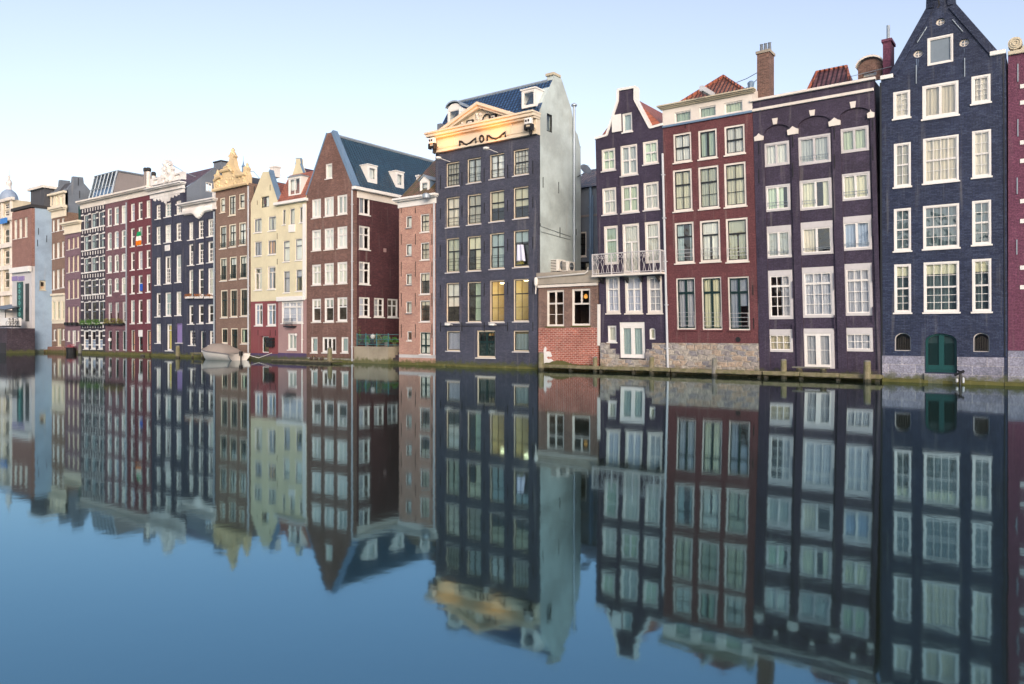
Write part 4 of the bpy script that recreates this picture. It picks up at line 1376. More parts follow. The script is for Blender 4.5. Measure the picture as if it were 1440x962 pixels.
def houseG():
    h = House('lower navy house with a white scalloped cornice, flower boxes and white sashes', 257.8, 303, 502, wall='navy', depth=9)
    cols = ((264.8, 272.2), (278, 286), (291.5, 300))
    rows = ((310, 335), (341, 371), (378, 416), (428.5, 455))
    bn = (((0.5, 1, 2, 2), (0.5, 1, 2, 2)), ((0.35, 1, 1, 1), (0.65, 1, 2, 3)), ((0.38, 1, 1, 1), (0.62, 1, 1, 2)), ((0.5, 1, 1, 1), (0.5, 1, 1, 1)))
    for r, (yt, yb) in enumerate(rows):
        for i, (x0, x1) in enumerate(cols):
            c = (282 - (x0 + x1) / 2) * 0.17 * (468 - yt) / 150
            h.win(x0, x1, yt + c, yb + c, bn[r], 'white', cw=0.13, rec=0.13, cur=('full', 'none', 'pair:0.3', 'none')[(i + r) % 4] if i != 1 else 'none', cm='cur_white', bar=0.045, ext=0.14, sw=0.055)
    h.win(266, 274.5, 465, 485.5, SASH8, 'white', cw=0.14, rec=0.13, cur='none', ext=0.12)
    h.win(281, 289, 465.5, 496, ((0.25, 1, 1, 1), (0.75, 1, 1, 1)), 'white', cw=0.13, sash='teal', rec=0.16, cur='none', name='door', sill=False)
    h.win(293.8, 302, 465, 485.5, SASH8, 'white', cw=0.13, rec=0.13, cur='none', ext=0.1)
    h.rect(288, None, xm=280)
    h.band(283.5, 298.5, 280, 0.3, 'cornice', 'stonewhite', ext=0.1, steps=[(0.14, 0.6), (0.12, 0.42), (0.5, 0.08), (0.24, 0.2)])
    sc = MB()
    for i in range(20):
        x = 261 + (299 - 261) * i / 19
        y = 302 - (x - 261) * 0.165
        a, b = h.pl.px(x, y)
        dep = 0.1 + 0.55 * math.exp(-((x - 281) / 5.0) ** 2)
        sc.lathe((a, -0.1, b - dep), [(0.03, 0), (0.2, 0.12), (0.24, 0.4), (0.2, 0.5 + dep)], 8)
    h.part(sc, 'carved_drops', 'stonewhite')
    h.pipe(302.2, 298, 500, 'zinc', 0.07)
    vb = MB()
    for i in range(2):
        a = h.a0 + (h.a1 - h.a0) * (i + 1) / 3
        vb.pbox(h.pl, a - 0.05, a + 0.05, 0.3, h.zat(280, 306), -0.04, 0.02)
    h.part(vb, 'pilaster_strip', 'navy')
    h.chimney(298.5, 301.5, 270, 284, 1.2, 'stonewhite', deep=0.5, cap='stonewhite')
    M['flowers'] = leafmat('geranium_flowers', (0.05, 0.12, 0.02), (0.55, 0.10, 0.03))
    for i, (x0, x1) in enumerate(cols):
        flowerbox(h.pl, x0, x1 + 0.8, 416, 420, 'white', 'flowers', ('pale flower box on the lower navy house, left of its three', 'pale flower box on the lower navy house, middle of its three', 'pale flower box on the lower navy house, right of its three')[i], 'flower boxes on the navy house', tall=0.25)

def leafcluster(mb, a0, a1, y0, y1, z0, z1, n, size, rnd):
    for _ in range(n):
        c = Vector((rnd.uniform(a0, a1), rnd.uniform(y0, y1), z0 + (z1 - z0) * rnd.random() ** 1.3))
        u = Vector((rnd.uniform(-1, 1), rnd.uniform(-1, 1), rnd.uniform(-1, 1))).normalized() * size * rnd.uniform(0.6, 1.3)
        v = Vector((rnd.uniform(-1, 1), rnd.uniform(-1, 1), rnd.uniform(-1, 1))).normalized() * size * rnd.uniform(0.4, 0.9)
        mb.quad(c - u - v * 0.2, c + v, c + u - v * 0.2, c - v)

def flowerbox(pl, x0, x1, yt, yb, boxm, leafm, label, group, tall=0.5, n=120):
    a0, z1 = pl.px(x0, yt)
    a1, z0 = pl.px(x1, yb)
    z1, z0 = pl.px((x0 + x1) / 2, yt)[1], pl.px((x0 + x1) / 2, yb)[1]
    p = pl.to3((a0 + a1) / 2, z0, -0.2)
    r_ = empty('flower_box', p, label, 'flower box', group)
    mb = MB()
    mb.box(a0, a1, pl.Y - 0.36, pl.Y - 0.08, z0, z0 + 0.2)
    mb.build('box', boxm, r_, bevel=0.01)
    lf = MB()
    leafcluster(lf, a0 - 0.03, a1 + 0.03, pl.Y - 0.42, pl.Y - 0.1, z0 + 0.12, z0 + 0.2 + tall, n, 0.07, random.Random(int(x0 * 10)))
    lf.build('plants', leafm, r_)
houseG()
plC = Front(0)
for i, (x0, x1) in enumerate(((115.5, 124), (125.5, 134), (135.5, 144.5))):
    flowerbox(plC, x0, x1, 453.5, 458.5, 'iron', 'leaf', ('bright green planter on the black striped house, left of its three', 'bright green planter on the black striped house, middle of its three', 'bright green planter on the black striped house, right of its three')[i], 'planters on the black striped house', 0.55, 220)
for i, (x0, x1) in enumerate(((149.5, 157), (160, 167), (168, 176.5))):
    flowerbox(plC, x0, x1, 452.5 + (1.5 if i == 0 else 0), 457, 'iron', 'leaf_dry', ('dry brownish planter on the plum brown house, left of its three', 'yellow green planter on the plum brown house, middle of its three', 'yellow green planter on the plum brown house, right of its three')[i], 'planters on the plum brown house', 0.5, 180)

def houseH():
    h = House('brown brick house topped by an ornate yellow sandstone gable with an urn', 303.2, 351, 504, wall='brown', depth=9)
    h.win(309.3, 316.5, 278, 299, ((0.5, 1, 1, 1), (0.5, 1, 1, 1)), 'cream', sash='black', cw=0.14, cur='full', cm='cur_white')
    h.win(321.5, 331.5, 274.5, 303, ((1, 2, 1, 3),), 'cream', sash='black', cw=0.14, cur='full', cm='cur_white')
    h.win(336, 344, 272, 293.5, ((0.5, 1, 1, 1), (0.5, 1, 1, 1)), 'cream', sash='black', cw=0.14, cur='full', cm='cur_white')
    k = 0
    for cols, yt, yb in ((((309, 318.5), (322, 332), (336, 346)), 315, 347.5), (((309.3, 319), (322.7, 332.8), (337, 347.2)), 361, 393.5), (((310.3, 320), (323.7, 333.7), (337.8, 348.3)), 407, 446)):
        for i, (x0, x1) in enumerate(cols):
            c = (327 - (x0 + x1) / 2) * 0.22 * (468 - yt) / 190
            h.win(x0, x1, yt + c, yb + c, ((0.36, 1, 2, 1), (0.64, 2, 1, 1)), 'cream', sash='black' if k < 3 else 'darkgreen', cw=0.14, rec=0.04, cur='full' if k < 3 else ('blind:0.35' if k < 6 else 'none'), cm='cur_white', sillm='offwhite')
            wi = h.rail(x0 + 1, x1 - 1, [yb + c - 8, yb + c - 5, yb + c - 2.2], mat='darkgreen', d=-0.02, verticals=9) if k < 6 else None
            k += 1
    h.win(311.3, 320, 461.5, 483, ((1, 2, 1, 1),), 'cream', sash='darkgreen', cw=0.14, cur='none', sillm='offwhite')
    h.win(324.3, 334.3, 461.5, 497, ((0.25, 2, 1, 1), (0.75, 2, 1, 3)), 'cream', sash='darkgreen', cw=0.13, cur='none', name='door', sill=False)
    h.win(338.5, 348.6, 461.5, 483.5, ((1, 2, 1, 1),), 'cream', sash='darkgreen', cw=0.14, cur='left:0.5', cm='cur_green', sillm='offwhite')
    h.rect(262, None, xm=326)
    pts = [(302.5, 267.8), (301.6, 256), (303, 249), (302.2, 246.5), (304.5, 244.8), (307.5, 246), (308, 250.5), (312.5, 249.3), (314.5, 246), (312.6, 241), (320.5, 238), (317, 236.5), (321, 229.8), (323.6, 226), (324.2, 222), (321.8, 220.2), (325, 216.6), (327, 215.6), (329.2, 216.7), (330.6, 219.6), (329.4, 222.5), (330.4, 227), (331.6, 233), (334, 239), (338.5, 244.5), (342.7, 243.6), (344, 238.5), (343.4, 236.2), (346, 233.6), (349.2, 236.4), (348, 241), (350.2, 246), (350.4, 257.6)]
    gm = MB()
    gm.poly(h.pl, [h.pl.px(*q) for q in pts], -0.12, 0.3)
    gb_ = h.part(gm, 'ornate_gable', 'yellowstone')
    tr = MB()
    def bead(p, q, out=0.3, th=0.16):
        a, b = h.pl.px(*p), h.pl.px(*q)
        tr.tube([h.pl.to3(a[0], a[1], -0.2), h.pl.to3(b[0], b[1], -0.2)], th, 6)
    for seg in (((302.5, 268.5), (350.5, 258)), ((313, 241.5), (326, 238)), ((326, 238), (330, 242)), ((318, 237.5), (324, 234)), ((335, 248), (348, 245))):
        bead(*seg)
    for i in range(11):
        u0, u1 = i / 11, (i + 1) / 11
        def arc(u):
            return (303.5 + 10 * u, 254.5 - 7 * math.sin(u * 1.6) + 2 * u)
        bead(arc(u0), arc(u1), th=0.13)
    h.part(tr, 'moulding', 'yellowstone', gb_)
    rv = MB()
    rnd = random.Random(5)
    for i in range(34):
        x = rnd.uniform(306, 347)
        y = rnd.uniform(248, 262) - (x - 326) * 0.22
        a, b = h.pl.px(x, y)
        rr = rnd.uniform(0.08, 0.2)
        rv.lathe((a, -0.12, b - rr), [(0.02, 0), (rr * 0.7, rr * 0.4), (rr * 0.8, rr), (rr * 0.5, rr * 1.6), (0.02, rr * 2)], 8)
    h.part(rv, 'carving', 'yellowstone', gb_, smooth=True)
    for x, y, sc in ((326.3, 224.5, 1.0), (305, 250.5, 0.72), (346.3, 241, 0.72)):
        u = MB()
        a, b = h.pl.px(x, y)
        u.lathe((a, 0.1, b), [(0.2 * sc, 0), (0.1 * sc, 0.15 * sc), (0.27 * sc, 0.42 * sc), (0.28 * sc, 0.62 * sc), (0.14 * sc, 0.78 * sc), (0.2 * sc, 0.88 * sc), (0.05 * sc, 1.1 * sc)], 12)
        h.part(u, 'urn', 'yellowstone', gb_, smooth=True)
    h.roof_y(h.zat(326, 268), h.zat(326, 244), 'darkroof', y0=0.5)
    h.pipe(350.3, 262, 503, 'lightzinc', 0.07)
    lp = MB()
    a, b = h.pl.px(349.5, 262)
    lp.tube([(a + 0.3, 0.4, b), (a + 0.3, 0.4, b - 5)], 0.05, 6)
    h.part(lp, 'side_pipe', 'iron')
houseH()

# thin tower spire far behind
sp = MB()
c = atY(342.2, 240, 90)
sc = (c - CAM).dot(FW) / FPX
def zz(y):
    return atY(342.2, y, 90).z
sp.lathe((c.x, 90, 0), [(sc * 2.4, zz(330)), (sc * 2.4, zz(242)), (sc * 1.8, zz(238)), (sc * 2.6, zz(234)), (sc * 1.0, zz(231)), (sc * 0.3, zz(226)), (sc * 0.15, zz(220))], 10)
tag(sp.build('tower_spire', 'blueslate'), 'thin blue grey spire far behind the ornate yellow gable', 'tower')

def houseI():
    h = House('cream gabled house with a red ground floor and blue edged gable', 352.6, 391, 506, wall='creamwall', depth=10)
    z0 = h.zat(372, 423.5)
    h.win(367, 378.3, 276, 292, CAS, 'creamwall', sash='black', cw=0.05, cur='right:0.66', cm='cur_white', sill=False)
    for (x0, x1, yt, yb, cu, cm) in ((357.2, 368, 307, 327, 'full', 'cur_white'), (377, 388, 304, 324.5, 'full', 'cur_white'), (357.8, 368, 339.5, 360, 'full', 'cur_lilac'), (376.5, 388, 337.5, 358, 'left:0.6', 'cur_peach'), (357.8, 368.5, 376.5, 408, 'right:0.45', 'cur_white'), (376, 387.3, 374.5, 407, 'left:0.6', 'cur_lilac')):
        h.win(x0, x1, yt, yb, CAS if yt < 370 else ((0.24, 1, 1, 1), (0.76, 2, 1, 1)), 'offwhite', sash='greyslate' if yt < 370 else None, cw=0.09, cur=cu, cm=cm, sillm='white')
    for (x0, x1) in ((358.3, 369.3), (375.5, 388)):
        h.win(x0, x1, 427, 458, ((0.28, 2, 1, 1), (0.72, 2, 1, 1)), 'white', cw=0.13, cur='pair:0.35', cm='cur_blue')
    h.win(366.5, 378, 473, 496.2, S1, 'white', cw=0.1, sash='teal', cur='none', name='door', rec=0.22, sill=False)
    gpts = [(393, 281.5), (380, 247), (378.8, 241.2), (369.3, 241.8), (367.5, 246.5), (352.8, 285.5)]
    P = [(h.a0, z0), (h.a1, z0)] + [h.pl.px(*q) for q in gpts]
    P[2] = (h.a1, P[2][1])
    P[-1] = (h.a0, P[-1][1])
    zE = min(P[2][1], P[-1][1])
    h.wallpoly(P, 'wall', metric=True, body=(-0.6, zE, 'lrb'))
    zb = h.zat(372, 497)
    h.wallpoly([(h.a0, zb), (h.a1, zb), (h.a1, z0 - 0.01), (h.a0, z0 - 0.01)], 'ground_floor_wall', 'redwall', metric=True)
    h.wallpoly([(h.a0, -0.6), (h.a1, -0.6), (h.a1, zb - 0.01), (h.a0, zb - 0.01)], 'plinth', 'violetbase', metric=True)
    cp = MB()
    for i in (2, 3):
        a, b = P[i], P[i + 1]
        v = [h.pl.to3(p[0] + dx, p[1] + dz, d) for d in (-0.06, 0.4) for p, dx, dz in ((a, 0, 0.01), (b, 0, 0.01), (b, 0.08, 0.16), (a, 0.12, 0.12))]
        cp.add(v, [(0, 1, 2, 3), (7, 6, 5, 4), (0, 4, 5, 1), (1, 5, 6, 2), (2, 6, 7, 3), (3, 7, 4, 0)])
    h.part(cp, 'gable_coping', 'blueslate')
    # red tiled roof running back
    zr = P[3][1] - 0.35
    h.roof_y(zE, zr, 'redtileY', y0=0.35, y1=10, xr=(P[3][0] + P[6][0]) / 2)
    h.chimney(379.5, 387, 236.5, 250, 3.2, 'stonewhite', deep=0.6, cap='stonewhite')
    # black shutter leaf standing open beside the door
    sh = MB()
    a0, b1 = h.pl.px(377.6, 474.5)
    a1, b0 = h.pl.px(387, 488)
    for i in range(3):
        t = i / 3
        sh.pbox(h.pl, a0, a1, b0 + (b1 - b0) * (t + 0.02), b0 + (b1 - b0) * (t + 0.30), -0.30, -0.05)
    h.part(sh, 'iron_shutter', 'iron')
    for x, yt, yb in ((363, 464, 472), (380, 464, 473), (387.5, 464, 472), (390.5, 328, 336), (390.5, 364, 372), (380, 260, 268), (362, 282, 288)):
        h.anchor(min(x, 390), yt, yb)
houseI()

def houseJ():
    h = House('cream house with a steep red tiled roof, white dormer and dusty pink ground floor', 391.2, 431, 507, wall='creamwall', depth=9)
    for (x0, x1, yt, yb, cu, b) in ((397, 401.6, 295, 316, 'right:0.6', S1), (407.3, 414.5, 293, 316, 'full', S1), (421, 425.4, 291, 313, 'none', S1),
                                    (398, 407.3, 338.5, 368, 'full', T2), (415, 424.6, 335.5, 366, 'full', T2), (398.5, 407.5, 381, 411.5, 'full', T2), (415.8, 424.6, 379, 409.5, 'blind:0.3', T2)):
        h.win(x0, x1, yt, yb, b, 'offwhite', sash='greyslate', cw=0.07, cur=cu, cm='cur_lilac' if yt > 370 else 'cur_white', sillm='white')
    h.win(395.8, 426.5, 423.5, 454.5, ((0.24, 3, 2, 1), (0.76, 3, 1, 2)), 'white', cw=0.1, cur='full', cm='cur_lilac', sw=0.08)
    h.win(404.8, 417, 469, 492, ((1, 2, 1, 1),), 'white', cw=0.12, cur='full', cm='cur_white')
    z0, zt, zb = h.zat(409, 420), h.zat(409, 284), h.zat(409, 496.5)
    h.wallpoly([(h.a0, z0), (h.a1, z0), (h.a1, zt), (h.a0, zt)], 'wall', metric=True, body=(-0.6, zt, 'lrb'))
    h.wallpoly([(h.a0, zb), (h.a1, zb), (h.a1, z0 - 0.01), (h.a0, z0 - 0.01)], 'ground_floor_wall', 'pinkwall', metric=True)
    h.wallpoly([(h.a0, -0.6), (h.a1, -0.6), (h.a1, zb - 0.01), (h.a0, zb - 0.01)], 'plinth', 'violetbase', metric=True)
    h.band(417, 423.2, 409, 0.22, 'fascia', 'white', x1=429)
    h.band(282.5, 286.5, 409, 0.35, 'gutter', 'white', ext=0.05)
    wp = MB()
    a0, a1 = h.pl.px(426.6, 400)[0], h.pl.px(430.8, 400)[0]
    wp.pbox(h.pl, a0, a1, h.zat(428, 421), h.zat(428, 287), -0.09, 0.02)
    h.part(wp, 'corner_strip', 'white')
    h.pipe(426, 424, 496, 'white', 0.05)
    wb = MB()
    a0, b1 = h.pl.px(406.5, 316.6)
    a1, b0 = h.pl.px(415.2, 326)
    wb.pbox(h.pl, a0, a1, b0, b1, -0.08, 0.02)
    h.part(wb, 'white_panel', 'white')
    q = atX(407, 247, h.a0)
    h.roof_x(zt + 0.05, q.z, q.y, 'redtile', y0=-0.15, y1=9)
    # the dormer front stands where the slope meets its sill
    Yd = 0.0
    zr0 = zt + 0.05
    for k in range(60):
        Yd = -0.1 + 0.05 * k
        if atY(414, 275.5, Yd).z <= zr0 + (q.z - zr0) * (Yd + 0.15) / (q.y + 0.15):
            break
    h.dormer(405.5, 423, 248.5, 276, Yd, back=1.6, bands=((1, 2, 1, 1),), cur='left:0.5', cm='cur_white', cw=0.16)
    # small french balcony
    bal = MB()
    a0, a1 = h.pl.px(404.5, 450)[0], h.pl.px(417, 450)[0]
    zf, zr_ = h.zat(410, 460), h.zat(410, 448.5)
    bal.pbox(h.pl, a0, a1, zf, zf + 0.1, -0.45, -0.005)
    for z in (zr_, (zf + zr_) / 2):
        bal.tube([(a0, -0.01, z), (a0, -0.43, z), (a1, -0.43, z), (a1, -0.01, z)], 0.02, 6)
    for i in range(9):
        a = a0 + (a1 - a0) * i / 8
        bal.tube([(a, -0.43, zf), (a, -0.43, zr_)], 0.014, 5)
    h.part(bal, 'balcony', 'iron')
    lp = MB()
    a, b = h.pl.px(418.3, 471)
    lp.lathe((a, -0.15, b - 0.12), [(0.03, 0), (0.1, 0.06), (0.1, 0.2), (0.03, 0.25)], 8)
    h.part(lp, 'wall_lamp', 'white')
houseJ()

def rearIJ():
    Y = 7.5
    h = House('small cream gable with a red roof rising behind the red tiled roof', 404, 432, 480, Y=Y, wall='creamwall', depth=10, name='rear_house', cat='house', group=None)
    pts = [(432, 262), (427, 244), (422.4, 231), (422.2, 223.2), (416, 223.2), (415.6, 231), (411.5, 244), (406, 262)]
    P = [(h.a0, 1), (h.a1, 1)] + [h.pl.px(*q) for q in pts]
    h.wallpoly(P, 'wall', metric=True)
    cp = MB()
    cp.tube([h.pl.to3(*(P[2]), 0.1), h.pl.to3(*(P[3]), 0.1), h.pl.to3(*(P[4]), 0.1), h.pl.to3(*(P[5]), 0.1), h.pl.to3(*(P[6]), 0.1), h.pl.to3(*(P[7]), 0.1)], 0.12, 5)
    h.part(cp, 'gable_coping', 'blueslate')
    h.roof_y(P[2][1], P[4][1] - 0.2, 'winetile', xr=(P[5][0] + P[6][0]) / 2)
rearIJ()

def houseK():
    h = House('large red brown brick house with a pointed gable and teal tiled roof', 431.2, 497, 509, wall='gablebrick', depth=14)
    sd = Side(h.a1)
    h.win(457.8, 467, 230, 251, S1, 'white', cw=0.11, cur='full', cm='cur_white')
    cols3 = ((438.5, 451.3), (456, 469.3), (474, 488.2))
    rows = (((280, 306.5), (277, 304), (274, 301.5), 0), ((323.3, 352.5), (321, 351), (318.5, 349), 1), ((372, 401), (370, 400), (368.3, 398.8), 1), ((420.3, 453), (419, 453), (418, 452), 2))
    for *ys, kd in rows:
        for (x0, x1), (yt, yb) in zip(cols3, ys):
            b = (((1, 2, 1, 1),), ((0.36, 2, 1, 1), (0.64, 2, 1, 1)), ((0.38, 2, 1, 1), (0.62, 1, 1, 1)))[kd]
            h.win(x0, x1, yt, yb, b, 'white', cw=0.12, cur='full' if kd < 2 else 'blind:0.3', cm='cur_white', sillm='offwhite', sw=0.07)
    h.win(437.2, 446.5, 474, 496, S1, 'white', cw=0.11, cur='full', cm='cur_teal')
    h.win(453, 472.6, 474, 496, ((1, 3, 1, 1),), 'white', cw=0.11, cur='none', sw=0.08)
    h.win(479.8, 489.6, 474, 496, S1, 'white', cw=0.11, cur='full', cm='cur_teal')
    zr = h.zat(462, 187)
    zl = h.zat(431.5, 276)
    zR = h.zat(496.5, 261.5)
    ze = (zl + zR) / 2
    xr = (h.a0 + h.a1) / 2
    zb = h.zat(464, 503.5)
    P = [(h.a0, zb), (h.a1, zb), (h.a1, ze), (xr + 0.25, zr), (xr - 0.25, zr), (h.a0, ze)]
    h.wallpoly(P, 'wall', metric=True, body=(-0.6, ze, 'lb'))
    h.wallpoly([(h.a0, -0.6), (h.a1, -0.6), (h.a1, zb - 0.01), (h.a0, zb - 0.01)], 'plinth', 'paleplinth', metric=True)
    for i, mt in ((2, 'blueslate'), (4, 'blueslate')):
        cp = MB()
        a, b = Vector(P[i]), Vector(P[i + 1])
        nrm = Vector(((b - a).y, -(b - a).x)).normalized() * (0.28 if i == 2 else 0.1)
        v = [h.pl.to3(q.x + n_.x, q.y + n_.y, d) for d in (-0.05, 0.42) for q, n_ in ((a, Vector((0, 0))), (b, Vector((0, 0))), (b, nrm), (a, nrm))]
        cp.add(v, [(0, 1, 2, 3), (7, 6, 5, 4), (0, 4, 5, 1), (1, 5, 6, 2), (2, 6, 7, 3), (3, 7, 4, 0)])
        h.part(cp, 'gable_coping', mt)
    # side wall towards the gap
    for (x0, x1, yt, yb, b) in ((505, 520.3, 274.5, 302, CAS), (505, 520.3, 318, 351, ((0.36, 2, 1, 1), (0.64, 2, 1, 1))), (505, 520.3, 368.3, 400, ((0.36, 2, 1, 1), (0.64, 2, 1, 1))),
                                (505, 520.3, 418, 446, ((0.36, 2, 1, 1), (0.64, 2, 1, 2))), (526, 540, 419, 446, ((0.36, 2, 1, 1), (0.64, 2, 1, 2))), (545, 559.5, 420.3, 446.5, ((0.36, 2, 1, 1), (0.64, 2, 1, 1)))):
        h.win(x0, x1, yt, yb, b, 'white', cw=0.09, cur='none' if yt > 310 and x0 > 540 else 'left:0.5', cm='cur_lilac', pl=sd, sillm='white', sw=0.06)
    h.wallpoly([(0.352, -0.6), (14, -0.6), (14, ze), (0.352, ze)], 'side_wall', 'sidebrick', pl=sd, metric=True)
    vt = MB()
    a, b = sd.px(541, 352)
    vt.pbox(sd, a - 0.15, a + 0.15, b - 0.15, b + 0.15, -0.04, 0.02)
    h.part(vt, 'vent', 'pinkwall')
    h.roof_y(ze, zr - 0.12, 'tealtile', y0=0.3, y1=14.3)
    gt = MB()
    gt.box(h.a1 - 0.05, h.a1 + 0.38, -0.15, 14.3, ze - 0.2, ze + 0.05)
    h.part(gt, 'gutter', 'white', bevel=0.02)
    fr = MB()
    fr.pbox(sd, 0.36, 14, ze - 0.75, ze - 0.22, -0.05, 0.02)
    h.part(fr, 'eaves_board', 'offwhite')
    rg = MB()
    rg.tube([(xr, 0.4, zr - 0.08), (xr, 14.3, zr - 0.08)], 0.13, 6)
    h.part(rg, 'ridge', 'zinc')
    # two dormers on the slope that faces the gap
    def slope_z(X):
        return ze + (zr - ze) * (h.a1 - X) / (h.a1 - xr)
    for (x0, x1, yt, yb) in ((516.5, 530.5, 233, 257), (556, 568, 242, 265)):
        X = h.a1
        for _ in range(30):
            X -= 0.06
            if Side(X).px((x0 + x1) / 2, yb)[1] <= slope_z(X):
                break
        p2 = Side(X)
        a0, a1 = p2.px(x0 + 0.5, yb)[0], p2.px(x1, yb)[0]
        b1 = p2.px((x0 + x1) / 2, yt)[1]
        b0 = p2.px((x0 + x1) / 2, yb)[1] - 0.1
        dl = (b1 - slope_z(X)) / ((zr - ze) / (h.a1 - xr))
        mb = MB()
        e = 0.22
        inn = [(a0 + e, b0 + e + 0.2), (a1 - e, b0 + e + 0.2), (a1 - e, b1 - e), (a0 + e, b1 - e)]
        mb.poly(p2, [(a0, b0), (a1, b0), (a1, b1), (a0, b1)], 0, 0.1, holes=[inn])
        d = h.part(mb, 'dormer', 'white')
        ck = MB()
        ck.pbox(p2, a0, a0 + 0.08, b0, b1, 0.101, dl)
        h.part(ck, 'cheek', 'white', d)
        ck = MB()
        ck.pbox(p2, a1 - 0.08, a1, b0, b1, 0.101, dl)
        h.part(ck, 'cheek', 'white', d)
        tp = MB()
        tp.pbox(p2, a0 - 0.05, a1 + 0.05, b1 + 0.002, b1 + 0.08, -0.06, dl + 0.2)
        h.part(tp, 'dormer_roof', 'white', d)
        gm = MB()
        gm.add([p2.to3(a, b, 0.06) for a, b in inn], [(0, 1, 2, 3)])
        h.part(gm, 'pane', 'glass', d)
        h.curtain(p2, inn[0][0], inn[1][0], inn[0][1], inn[2][1], 0.25, 'full', 'cur_white', d)
    h.pipe(496.3, 268, 508, 'lightzinc', 0.06)
houseK()

def terrace():
    xL, xR = atY(497, 510, 0).x + 0.02, atY(561, 510, 0).x - 0.02
    xs = atY(545, 510, 0).x
    z1 = atY(520, 487.5, 0).z
    r_ = empty('terrace', ((xL + xR) / 2, 0, 0), 'low stained concrete terrace wall in the gap beside the pointed gable house', 'terrace')
    mb = MB()
    mb.box(xL, xs, 0.05, 9, -0.6, z1)
    mb.build('retaining_wall', 'terracewall', r_)
    mb = MB()
    mb.box(xs + 0.002, xR, 1.6, 9, -0.6, z1)
    for i in range(5):
        mb.box(xs + 0.002, xR, 0.3 + i * 0.26, 1.598, -0.6, 0.25 + i * 0.2)
    mb.build('steps', 'quaybrick', r_)
    mb = MB()
    mb.box(xL, xR, 9.002, 9.4, -0.6, 4.2)
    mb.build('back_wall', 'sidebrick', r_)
    # railing
    rr = empty('railing', ((xL + xR) / 2, 0.3, z1), 'blue green iron railing along the terrace between two brick houses', 'railing')
    M['bluegreen'] = paint('blue_green_iron', (0.04, 0.14, 0.16), 0.5, 0.1)
    zt = atY(525, 470.5, 0.2).z
    mb = MB()
    for z in (zt, (zt + z1) / 2 + 0.1, z1 + 0.15):
        mb.tube([(xL + 0.1, 0.25, z), (xs, 0.25, z), (xR - 0.1, 1.5, z)], 0.022, 6)
    mb.build('rail', 'bluegreen', rr)
    for f in (0.03, 0.3, 0.62, 0.95):
        mb = MB()
        X = xL + (xs - xL) * f
        mb.tube([(X, 0.25, z1), (X, 0.25, zt + 0.1)], 0.035, 8)
        mb.build('post', 'bluegreen', rr)
    mb = MB()
    n = 34
    for i in range(n):
        X = xL + 0.1 + (xs - xL - 0.1) * i / n
        mb.tube([(X, 0.25, z1 + 0.15), (X, 0.25, zt)], 0.008, 5)
    mb.build('balusters', 'bluegreen', rr)
    # plants
    lab = ('tall bright green potted shrub at the left end of the terrace railing', 'short potted plant beside the white globe lantern', 'bushy potted plant in the middle of the terrace', 'trailing potted plant near the terrace steps', 'small dark potted plant at the right end of the terrace')
    for i, (x, Y, hgt, w_, m) in enumerate(((503.5, 0.6, 1.55, 0.3, 'leaf'), (516, 0.7, 0.8, 0.3, 'leaf'), (532, 0.8, 0.95, 0.4, 'leaf_dry'), (543, 1.9, 0.8, 0.5, 'leaf'), (555, 2.2, 0.7, 0.35, 'leaf'))):
        X = atY(x, 480, Y).x
        pr = empty('potted_plant', (X, Y, z1), lab[i], 'plant', 'potted plants on the terrace')
        mb = MB()
        mb.lathe((X, Y, z1), [(0.12, 0), (0.17, 0.3), (0.18, 0.33), (0.15, 0.33)], 12)
        mb.build('pot', 'greyboard' if i % 2 else 'terracewall', pr)
        lf = MB()
        rnd = random.Random(i)
        n = 150
        for _ in range(n):
            t = rnd.random()
            rr_ = w_ * (1.0 - 0.55 * t) * math.sqrt(rnd.random())
            an = rnd.uniform(0, 6.28)
            c = Vector((X + rr_ * math.cos(an), Y + rr_ * math.sin(an), z1 + 0.3 + (hgt - 0.3) * t))
            u = Vector((rnd.uniform(-1, 1), rnd.uniform(-1, 1), rnd.uniform(-.6, 1))).normalized() * 0.1
            v = Vector((rnd.uniform(-1, 1), rnd.uniform(-1, 1), rnd.uniform(-1, 1))).normalized() * 0.05
            lf.quad(c - u, c + v, c + u, c - v)
        lf.build('foliage', m, pr)
        st = MB()
        st.tube([(X, Y, z1 + 0.3), (X + 0.02, Y, z1 + hgt * 0.8)], 0.012, 5)
        st.build('stem', 'leaf_dry', pr)
    X = atY(524.3, 475, 0.6).x
    zc = atY(524.3, 473, 0.6).z
    gr = empty('globe_lantern', (X, 0.6, z1), 'white globe lantern on a dark stand behind the terrace railing', 'lantern')
    mb = MB()
    mb.lathe((X, 0.6, zc - 0.2), [(0.02, 0), (0.13, 0.05), (0.2, 0.2), (0.13, 0.34), (0.02, 0.4)], 14)
    mb.build('globe', 'white', gr, smooth=True)
    mb = MB()
    mb.lathe((X, 0.6, z1), [(0.14, 0), (0.14, 0.06), (0.05, 0.12), (0.05, zc - 0.2 - z1)], 10)
    mb.build('stand', 'iron', gr)
terrace()

